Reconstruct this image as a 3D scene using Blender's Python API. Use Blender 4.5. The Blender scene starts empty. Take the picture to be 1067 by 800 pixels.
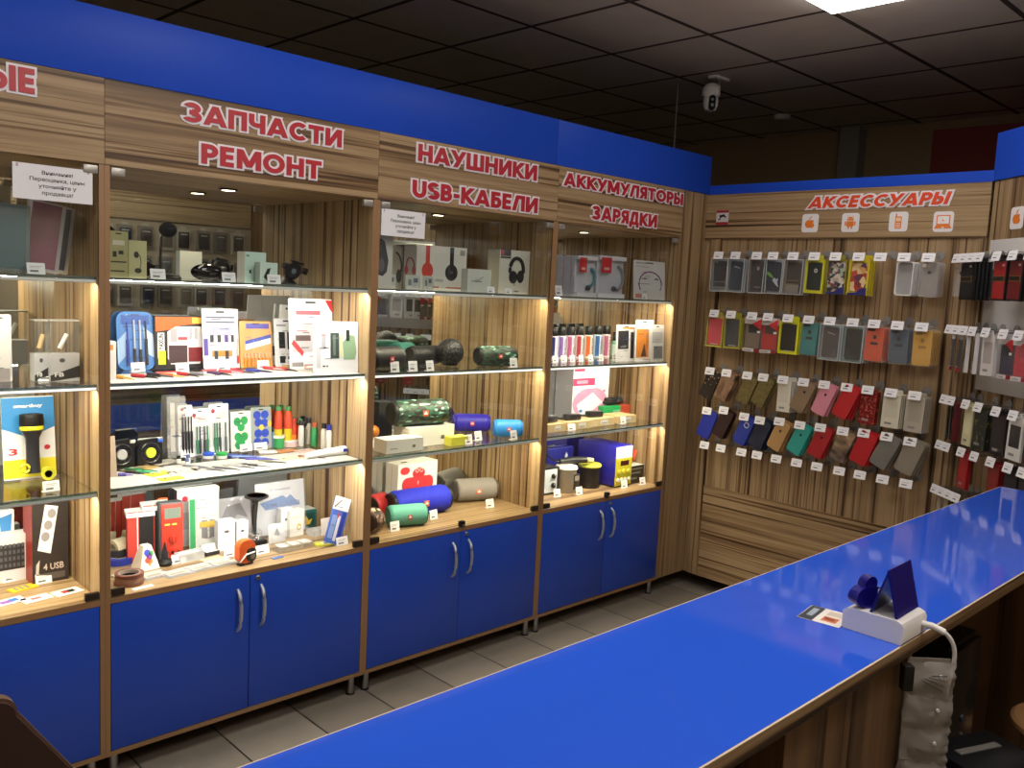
import bpy, bmesh, math, random
from mathutils import Vector, Matrix
random.seed(11)
SC = bpy.context.scene
COL = SC.collection
PI = math.pi

# ------------------------------------------------------------------ camera model
FPX = 912.454
PANEL_E = 16; FILL_E = 36; EXPO = 0.1
YAW, PITCH, ROLL = math.radians(-44.235), math.radians(-6.317), math.radians(2.82)
CAM = Vector((0, -2.8329, 1.68))
_fx, _fy = math.sin(-YAW), math.cos(-YAW)
CF = Vector((_fx*math.cos(PITCH), _fy*math.cos(PITCH), math.sin(PITCH)))
_R0 = Vector((_fy, -_fx, 0)); _U0 = _R0.cross(CF)
CR = math.cos(ROLL)*_R0 + math.sin(ROLL)*_U0
CU = -math.sin(ROLL)*_R0 + math.cos(ROLL)*_U0

def ray(px, py): return CF + CR*((px-533.5)/FPX) + CU*((400-py)/FPX)
def on_z(px, py, z):
    d = ray(px, py); return CAM + d*((z-CAM.z)/d.z)
def on_y(px, py, y):
    d = ray(px, py); return CAM + d*((y-CAM.y)/d.y)
def on_plane(px, py, p, n):
    d = ray(px, py); return CAM + d*((Vector(p)-CAM).dot(n)/d.dot(n))
def proj(P):
    d = Vector(P)-CAM; z = d.dot(CF)
    return 533.5+FPX*d.dot(CR)/z, 400-FPX*d.dot(CU)/z

cam = bpy.data.cameras.new('camera'); camo = bpy.data.objects.new('camera', cam)
COL.objects.link(camo)
camo.matrix_world = Matrix(((CR.x, CU.x, -CF.x, CAM.x), (CR.y, CU.y, -CF.y, CAM.y), (CR.z, CU.z, -CF.z, CAM.z), (0, 0, 0, 1)))
cam.sensor_width = 36; cam.lens = FPX/1067*36; cam.clip_start = .02
SC.camera = camo

# ------------------------------------------------------------------ materials
def lin(h):
    h = h.lstrip('#'); o = []
    for i in (0, 2, 4):
        c = int(h[i:i+2], 16)/255
        o.append(c/12.92 if c <= .04045 else ((c+.055)/1.055)**2.4)
    return (*o, 1)
_mc = {}
def new_mat(key):
    m = bpy.data.materials.new(key); m.use_nodes = True
    nt = m.node_tree; nt.nodes.clear()
    out = nt.nodes.new('ShaderNodeOutputMaterial')
    return m, nt, out
def M(h, rough=.45, metal=0, emit=0, spec=.5, coat=0):
    key = f'{h}_{rough}_{metal}_{emit}_{spec}_{coat}'
    if key in _mc: return _mc[key]
    m, nt, out = new_mat('paint_'+key)
    b = nt.nodes.new('ShaderNodeBsdfPrincipled')
    b.inputs['Base Color'].default_value = lin(h)
    b.inputs['Roughness'].default_value = rough
    b.inputs['Metallic'].default_value = metal
    b.inputs['Specular IOR Level'].default_value = spec
    b.inputs['Coat Weight'].default_value = coat
    b.inputs['Coat Roughness'].default_value = .05
    if emit:
        b.inputs['Emission Color'].default_value = lin(h); b.inputs['Emission Strength'].default_value = emit
    nt.links.new(b.outputs[0], out.inputs[0])
    _mc[key] = m; return m
def emission(key, col, s):
    if key in _mc: return _mc[key]
    m, nt, out = new_mat(key)
    e = nt.nodes.new('ShaderNodeEmission'); e.inputs[0].default_value = (*col, 1); e.inputs[1].default_value = s
    nt.links.new(e.outputs[0], out.inputs[0]); _mc[key] = m; return m
def glassy(key, tint, white=0.0, rough=0.0, ior=1.45, whitecol=(.9, .9, .9)):
    """clear sheet: see-through with a Fresnel reflection and an optional milky share"""
    if key in _mc: return _mc[key]
    m, nt, out = new_mat(key); N = nt.nodes; L = nt.links
    t = N.new('ShaderNodeBsdfTransparent'); t.inputs[0].default_value = (*tint, 1)
    g = N.new('ShaderNodeBsdfGlossy'); g.inputs['Roughness'].default_value = rough
    ge = N.new('ShaderNodeNewGeometry'); dt = N.new('ShaderNodeVectorMath'); dt.operation = 'DOT_PRODUCT'
    L.new(ge.outputs['Normal'], dt.inputs[0]); L.new(ge.outputs['Incoming'], dt.inputs[1])
    ab = N.new('ShaderNodeMath'); ab.operation = 'ABSOLUTE'; L.new(dt.outputs['Value'], ab.inputs[0])
    om = N.new('ShaderNodeMath'); om.operation = 'SUBTRACT'; om.inputs[0].default_value = 1; L.new(ab.outputs[0], om.inputs[1])
    pw = N.new('ShaderNodeMath'); pw.operation = 'POWER'; pw.inputs[1].default_value = 5; L.new(om.outputs[0], pw.inputs[0])
    f0 = ((ior-1)/(ior+1))**2
    fr = N.new('ShaderNodeMath'); fr.operation = 'MULTIPLY_ADD'; fr.inputs[1].default_value = 1-f0; fr.inputs[2].default_value = f0; L.new(pw.outputs[0], fr.inputs[0])
    mx = N.new('ShaderNodeMixShader'); L.new(fr.outputs[0], mx.inputs[0]); L.new(t.outputs[0], mx.inputs[1]); L.new(g.outputs[0], mx.inputs[2])
    last = mx
    if white:
        d = N.new('ShaderNodeBsdfDiffuse'); d.inputs[0].default_value = (*whitecol, 1)
        m2 = N.new('ShaderNodeMixShader'); m2.inputs[0].default_value = white
        L.new(mx.outputs[0], m2.inputs[1]); L.new(d.outputs[0], m2.inputs[2]); last = m2
    L.new(last.outputs[0], out.inputs[0]); _mc[key] = m; return m
def ramp(nt, stops):
    r = nt.nodes.new('ShaderNodeValToRGB'); e = r.color_ramp.elements
    while len(e) < len(stops): e.new(.5)
    for i, (p, h) in enumerate(stops): e[i].position = p; e[i].color = lin(h)
    return r
def wood(axis, dark=0):
    """streaked zebrano laminate with the grain along one axis"""
    key = f'wood_{axis}_{dark}'
    if key in _mc: return _mc[key]
    m, nt, out = new_mat(key); N = nt.nodes; L = nt.links
    tc = N.new('ShaderNodeTexCoord'); oi = N.new('ShaderNodeObjectInfo')
    mp = N.new('ShaderNodeMapping'); sc = [15., 15., 15.]; sc['XYZ'.index(axis)] = .35
    mp.inputs['Scale'].default_value = sc
    L.new(tc.outputs['Object'], mp.inputs[0])
    mul = N.new('ShaderNodeMath'); mul.operation = 'MULTIPLY'; mul.inputs[1].default_value = 40
    L.new(oi.outputs['Random'], mul.inputs[0])
    n1 = N.new('ShaderNodeTexNoise'); n1.noise_dimensions = '4D'
    n1.inputs['Scale'].default_value = 1; n1.inputs['Detail'].default_value = 5; n1.inputs['Roughness'].default_value = .68
    L.new(mp.outputs[0], n1.inputs['Vector']); L.new(mul.outputs[0], n1.inputs['W'])
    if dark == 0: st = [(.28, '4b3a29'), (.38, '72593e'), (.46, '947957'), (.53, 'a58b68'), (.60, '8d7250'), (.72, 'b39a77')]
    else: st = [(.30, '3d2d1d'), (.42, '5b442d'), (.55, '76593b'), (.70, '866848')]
    r1 = ramp(nt, st); L.new(n1.outputs['Fac'], r1.inputs[0])
    mp2 = N.new('ShaderNodeMapping'); sc2 = [60., 60., 60.]; sc2['XYZ'.index(axis)] = .55
    mp2.inputs['Scale'].default_value = sc2; L.new(tc.outputs['Object'], mp2.inputs[0])
    n2 = N.new('ShaderNodeTexNoise'); n2.noise_dimensions = '4D'; n2.inputs['Scale'].default_value = 1; n2.inputs['Detail'].default_value = 2
    L.new(mp2.outputs[0], n2.inputs['Vector']); L.new(mul.outputs[0], n2.inputs['W'])
    r2 = ramp(nt, [(.32, '4e3b2a'), (.39, 'a8937b'), (.445, 'ffffff'), (1, 'ffffff')]); L.new(n2.outputs['Fac'], r2.inputs[0])
    mx = N.new('ShaderNodeMix'); mx.data_type = 'RGBA'; mx.blend_type = 'MULTIPLY'; mx.inputs[0].default_value = .92
    L.new(r1.outputs[0], mx.inputs[6]); L.new(r2.outputs[0], mx.inputs[7])
    b = N.new('ShaderNodeBsdfPrincipled'); b.inputs['Roughness'].default_value = .42; b.inputs['Specular IOR Level'].default_value = .35
    L.new(mx.outputs[2], b.inputs['Base Color']); L.new(b.outputs[0], out.inputs[0])
    _mc[key] = m; return m
def noisy(key, stops, scale=30, rough=.5, metal=0, kind='noise', detail=2, bump=0, stretch=(1, 1, 1)):
    """printed or mottled surface"""
    if key in _mc: return _mc[key]
    m, nt, out = new_mat(key); N = nt.nodes; L = nt.links
    tc = N.new('ShaderNodeTexCoord'); mp = N.new('ShaderNodeMapping'); mp.inputs['Scale'].default_value = stretch
    L.new(tc.outputs['Object'], mp.inputs[0])
    if kind == 'noise':
        n = N.new('ShaderNodeTexNoise'); n.inputs['Scale'].default_value = scale; n.inputs['Detail'].default_value = detail; o = n.outputs['Fac']
    else:
        n = N.new('ShaderNodeTexVoronoi'); n.inputs['Scale'].default_value = scale; o = n.outputs['Distance']
        if kind == 'cells':
            sp = N.new('ShaderNodeSeparateColor'); L.new(n.outputs['Color'], sp.inputs[0]); o = sp.outputs[0]
    L.new(mp.outputs[0], n.inputs['Vector'])
    r = ramp(nt, stops)
    if kind in ('cells', 'camo'): r.color_ramp.interpolation = 'CONSTANT'
    L.new(o, r.inputs[0])
    b = N.new('ShaderNodeBsdfPrincipled'); b.inputs['Roughness'].default_value = rough; b.inputs['Metallic'].default_value = metal
    L.new(r.outputs[0], b.inputs['Base Color'])
    if bump:
        bp = N.new('ShaderNodeBump'); bp.inputs['Strength'].default_value = bump; bp.inputs['Distance'].default_value = .002
        L.new(o, bp.inputs['Height']); L.new(bp.outputs[0], b.inputs['Normal'])
    L.new(b.outputs[0], out.inputs[0]); _mc[key] = m; return m
def camouflage(key, stops, scale=18):
    m = noisy(key, stops, scale, .55, detail=1)
    for n in m.node_tree.nodes:
        if n.type == 'VALTORGB': n.color_ramp.interpolation = 'CONSTANT'
    return m
def grid_mat(key, cellx, celly, ox, oy, width, tile, line, vary, rough, axis=(0, 1), fade=None):
    """square tiles with joints, laid out in world metres"""
    if key in _mc: return _mc[key]
    m, nt, out = new_mat(key); N = nt.nodes; L = nt.links
    ge = N.new('ShaderNodeNewGeometry'); sp = N.new('ShaderNodeSeparateXYZ'); L.new(ge.outputs['Position'], sp.inputs[0])
    masks = []; cells = []
    for a, off, cell in zip(axis, (ox, oy), (cellx, celly)):
        s1 = N.new('ShaderNodeMath'); s1.operation = 'SUBTRACT'; s1.inputs[1].default_value = off - 100*cell; L.new(sp.outputs[a], s1.inputs[0])
        dv = N.new('ShaderNodeMath'); dv.operation = 'DIVIDE'; dv.inputs[1].default_value = cell; L.new(s1.outputs[0], dv.inputs[0])
        fl = N.new('ShaderNodeMath'); fl.operation = 'FLOOR'; L.new(dv.outputs[0], fl.inputs[0]); cells.append(fl)
        ad = N.new('ShaderNodeMath'); ad.operation = 'PINGPONG'; ad.inputs[1].default_value = .5; L.new(dv.outputs[0], ad.inputs[0])
        lt = N.new('ShaderNodeMath'); lt.operation = 'LESS_THAN'; lt.inputs[1].default_value = width/2/cell; L.new(ad.outputs[0], lt.inputs[0]); masks.append(lt)
    mxm = N.new('ShaderNodeMath'); mxm.operation = 'MAXIMUM'; L.new(masks[0].outputs[0], mxm.inputs[0]); L.new(masks[1].outputs[0], mxm.inputs[1])
    cb = N.new('ShaderNodeCombineXYZ'); L.new(cells[0].outputs[0], cb.inputs[0]); L.new(cells[1].outputs[0], cb.inputs[1])
    wn = N.new('ShaderNodeTexWhiteNoise'); L.new(cb.outputs[0], wn.inputs['Vector'])
    nz = N.new('ShaderNodeTexNoise'); nz.inputs['Scale'].default_value = 9; nz.inputs['Detail'].default_value = 4; L.new(ge.outputs['Position'], nz.inputs['Vector'])
    r = ramp(nt, [(.3, tile), (.7, vary)])
    av = N.new('ShaderNodeMath'); av.operation = 'ADD'; L.new(wn.outputs['Value'], av.inputs[0]); L.new(nz.outputs['Fac'], av.inputs[1])
    hv = N.new('ShaderNodeMath'); hv.operation = 'MULTIPLY'; hv.inputs[1].default_value = .5; L.new(av.outputs[0], hv.inputs[0]); L.new(hv.outputs[0], r.inputs[0])
    mx = N.new('ShaderNodeMix'); mx.data_type = 'RGBA'; L.new(mxm.outputs[0], mx.inputs[0]); L.new(r.outputs[0], mx.inputs[6]); mx.inputs[7].default_value = lin(line)
    b = N.new('ShaderNodeBsdfPrincipled'); b.inputs['Roughness'].default_value = rough; b.inputs['Specular IOR Level'].default_value = .3
    L.new(mx.outputs[2], b.inputs['Base Color']); L.new(b.outputs[0], out.inputs[0]); _mc[key] = m; return m

BLUE = M('2249b8', .30, spec=.4)
BLUEF = M('2249b8', .40, spec=.10)
BLUETOP = M('2a58d0', .05, spec=.5)
EDGEB = M('94704c', .45)
WHITE = M('ececec', .5); PAPER = M('e6e4e6', .7); BLACK = M('101012', .4); INK = M('1a1a1c', .6)
GREY = M('8d8d90', .45); STEEL = M('b8b8ba', .28, 1); CHROME = M('d8d8da', .12, 1); DARK = M('242428', .35)
GLASS = glassy('shop_glass', (.955, .975, .965)); CLEAR = glassy('clear_plastic', (.97, .975, .975), .03, .04)
FROST = glassy('frosted_plastic', (.9, .9, .9), .35, .2); EDGE = glassy('glass_edge', (.35, .5, .46), .12, .02)
MIRROR = None
def mirror():
    global MIRROR
    if MIRROR: return MIRROR
    m, nt, out = new_mat('mirror'); g = nt.nodes.new('ShaderNodeBsdfGlossy'); g.inputs[0].default_value = (.80, .83, .82, 1); g.inputs['Roughness'].default_value = 0
    nt.links.new(g.outputs[0], out.inputs[0]); MIRROR = m; return m

# ------------------------------------------------------------------ mesh builder
class MB:
    def __init__(s, org=(0, 0, 0), T=None):
        s.v = []; s.f = []; s.m = []; s.mats = []; s.T = T or Matrix.Identity(4); s.org = Vector(org)
    def mi(s, mat):
        if mat not in s.mats: s.mats.append(mat)
        return s.mats.index(mat)
    def add(s, vs, fs, mat):
        b = len(s.v); k = s.mi(mat)
        for v in vs: s.v.append(s.T @ Vector(v) - s.org)
        for f in fs: s.f.append([b+i for i in f]); s.m.append(k)
        return s
    def box(s, c, d, mat, r=0, seg=2):
        if r:
            bm = bmesh.new(); bmesh.ops.create_cube(bm, size=1)
            for v in bm.verts: v.co = Vector((v.co.x*d[0], v.co.y*d[1], v.co.z*d[2]))
            bmesh.ops.bevel(bm, geom=list(bm.edges), offset=min(r, min(d)*.49), segments=seg, affect='EDGES', profile=.5)
            bm.verts.index_update()
            s.add([v.co + Vector(c) for v in bm.verts], [[v.index for v in f.verts] for f in bm.faces], mat); bm.free(); return s
        x, y, z = c; a, b, e = d[0]/2, d[1]/2, d[2]/2
        vs = [(x-a, y-b, z-e), (x+a, y-b, z-e), (x+a, y+b, z-e), (x-a, y+b, z-e), (x-a, y-b, z+e), (x+a, y-b, z+e), (x+a, y+b, z+e), (x-a, y+b, z+e)]
        return s.add(vs, [(0, 3, 2, 1), (4, 5, 6, 7), (0, 1, 5, 4), (1, 2, 6, 5), (2, 3, 7, 6), (3, 0, 4, 7)], mat)
    def span(s, x0, x1, y0, y1, z0, z1, mat, r=0):
        return s.box(((x0+x1)/2, (y0+y1)/2, (z0+z1)/2), (x1-x0, y1-y0, z1-z0), mat, r)
    def prism(s, pts, a, b, mat, plane='XZ', capmat=None):
        """2-D outline extruded from a to b along the third axis"""
        def P(u, w, t): return {'XZ': (u, t, w), 'XY': (u, w, t), 'YZ': (t, u, w)}[plane]
        n = len(pts)
        vs = [P(u, w, a) for u, w in pts] + [P(u, w, b) for u, w in pts]
        s.add(vs, [(i, (i+1) % n, n+(i+1) % n, n+i) for i in range(n)], mat)
        s.add(vs, [list(range(n))[::-1], list(range(n, 2*n))], capmat or mat); return s
    def lathe(s, prof, mat, axis='Z', c=(0, 0, 0), seg=20):
        vs = []; fs = []; n = len(prof)
        for k in range(seg):
            t = 2*PI*k/seg
            for r, h in prof:
                a, b = r*math.cos(t), r*math.sin(t)
                p = {'Z': (a, b, h), 'X': (h, a, b), 'Y': (a, h, b)}[axis]
                vs.append((p[0]+c[0], p[1]+c[1], p[2]+c[2]))
        for k in range(seg):
            k2 = (k+1) % seg
            for i in range(n-1): fs.append((k*n+i, k2*n+i, k2*n+i+1, k*n+i+1))
        s.add(vs, fs, mat)
        for i in (0, n-1):
            if prof[i][0] > 1e-6: s.add([vs[k*n+i] for k in range(seg)], [list(range(seg))], mat)
        return s
    def cyl(s, c, r, h, mat, axis='Z', seg=18, bev=0):
        p = [(r, -h/2), (r, h/2)] if not bev else [(r-bev, -h/2), (r, -h/2+bev), (r, h/2-bev), (r-bev, h/2)]
        return s.lathe(p, mat, axis, c, seg)
    def tube(s, path, r, mat, seg=8, cap=True):
        P = [Vector(p) for p in path]; n = len(P); vs = []; fs = []
        rr = r if isinstance(r, (list, tuple)) else [r]*n
        ref = Vector((0, 0, 1))
        for i in range(n):
            t = (P[min(i+1, n-1)]-P[max(i-1, 0)]).normalized()
            a = t.cross(ref)
            if a.length < .2: a = t.cross(Vector((1, 0, 0)))
            a.normalize(); b = t.cross(a)
            for k in range(seg):
                g = 2*PI*k/seg; vs.append(P[i]+(a*math.cos(g)+b*math.sin(g))*rr[i])
        for i in range(n-1):
            for k in range(seg): fs.append((i*seg+k, i*seg+(k+1) % seg, (i+1)*seg+(k+1) % seg, (i+1)*seg+k))
        if cap: fs.append(list(range(seg))); fs.append(list(range((n-1)*seg, n*seg)))
        return s.add(vs, fs, mat)
    def ball(s, c, r, mat, seg=18, sq=(1, 1, 1)):
        n = 10; prof = [(math.sin(PI*i/n)*r, -math.cos(PI*i/n)*r) for i in range(n+1)]
        T0 = s.T; s.T = T0 @ Matrix.Translation(c) @ Matrix.Diagonal((*sq, 1)); s.lathe(prof, mat, 'Z', (0, 0, 0), seg); s.T = T0; return s
    def ring(s, c, r, tr, mat, axis='Z', seg=24, ts=8, a0=0, a1=2*PI):
        pts = []
        for k in range(seg+1):
            t = a0+(a1-a0)*k/seg; u, w = r*math.cos(t), r*math.sin(t)
            p = {'Z': (u, w, 0), 'Y': (u, 0, w), 'X': (0, u, w)}[axis]; pts.append((c[0]+p[0], c[1]+p[1], c[2]+p[2]))
        return s.tube(pts, tr, mat, ts)
    def patch(s, x0, x1, z0, z1, y, mat):
        return s.add([(x0, y, z0), (x1, y, z0), (x1, y, z1), (x0, y, z1)], [(0, 1, 2, 3)], mat)
    def shape(s, pts, y, mat):
        return s.add([(u, y, w) for u, w in pts], [list(range(len(pts)))], mat)
    def build(s, name, parent=None, smooth=True):
        me = bpy.data.meshes.new(name); me.from_pydata([tuple(v) for v in s.v], [], s.f)
        for m in s.mats: me.materials.append(m)
        me.polygons.foreach_set('material_index', s.m)
        if smooth:
            me.polygons.foreach_set('use_smooth', [True]*len(me.polygons)); me.set_sharp_from_angle(angle=math.radians(38))
        me.update()
        o = bpy.data.objects.new(name, me); COL.objects.link(o)
        if parent: o.parent = parent
        else: o.location = s.org
        return o

def tag(o, label, cat, group=None):
    o['label'] = label; o['category'] = cat
    if group: o['group'] = group
    return o
def empty(name, label, cat, loc=(0, 0, 0), rz=0, group=None):
    o = bpy.data.objects.new(name, None); COL.objects.link(o); o.empty_display_size = .05
    o.location = loc; o.rotation_euler = (0, 0, rz); return tag(o, label, cat, group)
def struct(o): o['kind'] = 'structure'; return o
def copy_tree(o, parent=None):
    c = o.copy(); COL.objects.link(c)
    if parent: c.parent = parent
    for ch in o.children: copy_tree(ch, c)
    return c
def rrect(w, h, r, n=4, cx=0, cz=0):
    pts = []
    for (sx, sz, a0) in ((1, 1, 0), (-1, 1, PI/2), (-1, -1, PI), (1, -1, 1.5*PI)):
        for k in range(n+1):
            a = a0+PI/2*k/n; pts.append((cx+sx*(w/2-r)+r*math.cos(a), cz+sz*(h/2-r)+r*math.sin(a)))
    return pts
def ell(cx, cz, rx, rz, n=18): return [(cx+rx*math.cos(2*PI*k/n), cz+rz*math.sin(2*PI*k/n)) for k in range(n)]

_tc = {}
def text_mesh(body, offset=0, shear=0, track=1):
    key = (body, offset, shear, track)
    if key not in _tc:
        c = bpy.data.curves.new('lettering', 'FONT'); c.body = body; c.size = 1; c.offset = offset; c.shear = shear; c.resolution_u = 2; c.space_character = track
        o = bpy.data.objects.new('lettering', c); COL.objects.link(o)
        dg = bpy.context.evaluated_depsgraph_get(); ev = o.evaluated_get(dg); me = ev.to_mesh()
        _tc[key] = ([v.co.copy() for v in me.vertices], [list(p.vertices) for p in me.polygons])
        ev.to_mesh_clear(); bpy.data.objects.remove(o); bpy.data.curves.remove(c)
    return _tc[key]
def put_text(mb, body, x0, x1, z0, z1, y, mat, offset=0, shear=0, ref=None, flip=1):
    """lettering laid flat on the face y, its plain outline filling x0..x1, z0..z1"""
    rv, _ = text_mesh(ref or body, .0, shear)
    a, b = min(v.x for v in rv), max(v.x for v in rv)
    vs, fs = text_mesh(body, offset, shear)
    k = (x1-x0)/(b-a); kz = (z1-z0)/.729
    mb.add([(x0+(v.x-a)*k, y, z0+v.y*kz) for v in vs], fs, mat)

# ------------------------------------------------------------------ room shell
CEIL = 2.92
WX, WZ, WY = wood('X'), wood('Z'), wood('Y')
def room():
    m = MB(); m.span(-2.2, 6.3, -3.5, 2.2, -.05, 0, grid_mat('floor_tiles', .305, .61, 1.405, -.47, .007, '7a7266', '2b2823', '8a8275', .40)); struct(m.build('floor'))
    m = MB(); m.span(-2.2, 6.3, -3.5, 2.2, CEIL, CEIL+.05, grid_mat('ceiling_tiles', .6, .6, 3.039, .278, .026, 'c6beb2', '463d34', 'd2cabe', .9)); struct(m.build('ceiling'))
    pl = M('9c8a70', .8)
    for nm, a in (('wall_left', (-2.25, -2.2, -3.5, 2.2)), ('wall_back', (-2.2, 6.3, 2.2, 2.25)), ('wall_front', (-2.2, 6.3, -3.5, -3.45))):
        m = MB(); m.span(*a, 0, CEIL, pl); struct(m.build(nm))
    m = MB(); m.span(6.2, 6.25, -3.45, 2.2, 0, CEIL, M('8a7454', .8)); struct(m.build('wall_rear'))
    m = MB(); m.span(6.17, 6.2, -2.2, -.42, 0, 2.86, M('7c2a22', .7)); struct(m.build('wall_rear_red'))
    m = MB(); m.span(6.08, 6.2, .05, .19, 0, CEIL, M('77736c', .7)); struct(m.build('column_rear'))
    # side wall next to the seller's back shelf
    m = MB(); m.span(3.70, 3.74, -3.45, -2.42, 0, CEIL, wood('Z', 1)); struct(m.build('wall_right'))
room()

# accessory wall: far end of the shop, faces -X
XW = 4.215
def accessory_wall():
    m = MB((XW, -.75, 0)); m.span(XW, XW+.02, -1.465, .0, .09, 2.0, WZ); struct(m.build('wall_far'))
    h = wood('Y')
    m = MB((XW, -.75, 2.1)); m.span(XW-.012, XW+.02, -1.462, -.001, 1.998, 2.2395, h); struct(m.build('trim_1'))
    m = MB((XW, -.075, 1)); m.span(XW-.010, XW, -.112, -.045, .09, 1.998, WZ); struct(m.build('trim_2'))
    m = MB((XW, -.79, .3)); m.span(XW-.010, XW, -1.462, -.113, .09, .617, h); struct(m.build('trim_3'))
    m = MB((XW, -.75, 2.26)); m.span(XW-.014, XW+.02, -1.468, -.002, 2.24, 2.289, BLUEF); struct(m.build('trim_4'))
    m = MB((XW, -1.45, 1)); m.span(XW-.010, XW, -1.462, -1.435, .618, 1.998, WZ); struct(m.build('trim_5'))
    m = MB((4.1, 0, 1)); m.span(3.9765, XW-.0005, 0, .016, .085, 2.2435, WZ); struct(m.build('trim_6'))
accessory_wall()

# angled wall
AC = Vector((4.215, -1.467, 0)); AD = Vector((-.656, -.755, 0)); AN = Vector((-.755, .656, 0))
ATH = math.atan2(-.755, -.656)
AROT = math.atan2(AN.x, -AN.y)      # local -Y turned to the wall's normal
def angled_frame(s, out=0, z=0): return AC + AD*s + AN*out + Vector((0, 0, z))
def angled_wall():
    T = Matrix.Translation(AC) @ Matrix.Rotation(AROT, 4, 'Z')      # local x along the wall, -y into the shop
    m = MB(AC, T); m.span(0.004, 1.0, 0, .02, .09, 2.2425, WZ); struct(m.build('wall_angled'))
    m = MB(AC, T); m.span(.001, 1.0, -.008, .02, 2.2435, 2.447, BLUEF); struct(m.build('trim_7'))
    o = MB(AC + Vector((0, 0, 1.6)), T); o.span(.03, .99, -.009, -.0005, 1.33, 1.985, M('cfccc9', .5), .002)
    p = o.build('backing_panel'); tag(p, 'light grey backing panel on the angled accessory wall', 'panel')
angled_wall()

# long blue fascia above the cabinets, two lengths butted together
for x0, x1, lab in ((-.4, 2.968, 'long glossy blue fascia panel above the parts and headphone cabinets'), (2.9695, 4.213, 'short glossy blue fascia panel above the batteries cabinet, ending in the corner')):
    m = MB(((x0+x1)/2, 0, 2.2445)); m.span(x0, x1, -.006, .016, 2.2445, 2.447, BLUEF, .001)
    tag(m.build('fascia_panel'), lab, 'fascia', 'blue fascia panels')

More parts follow.
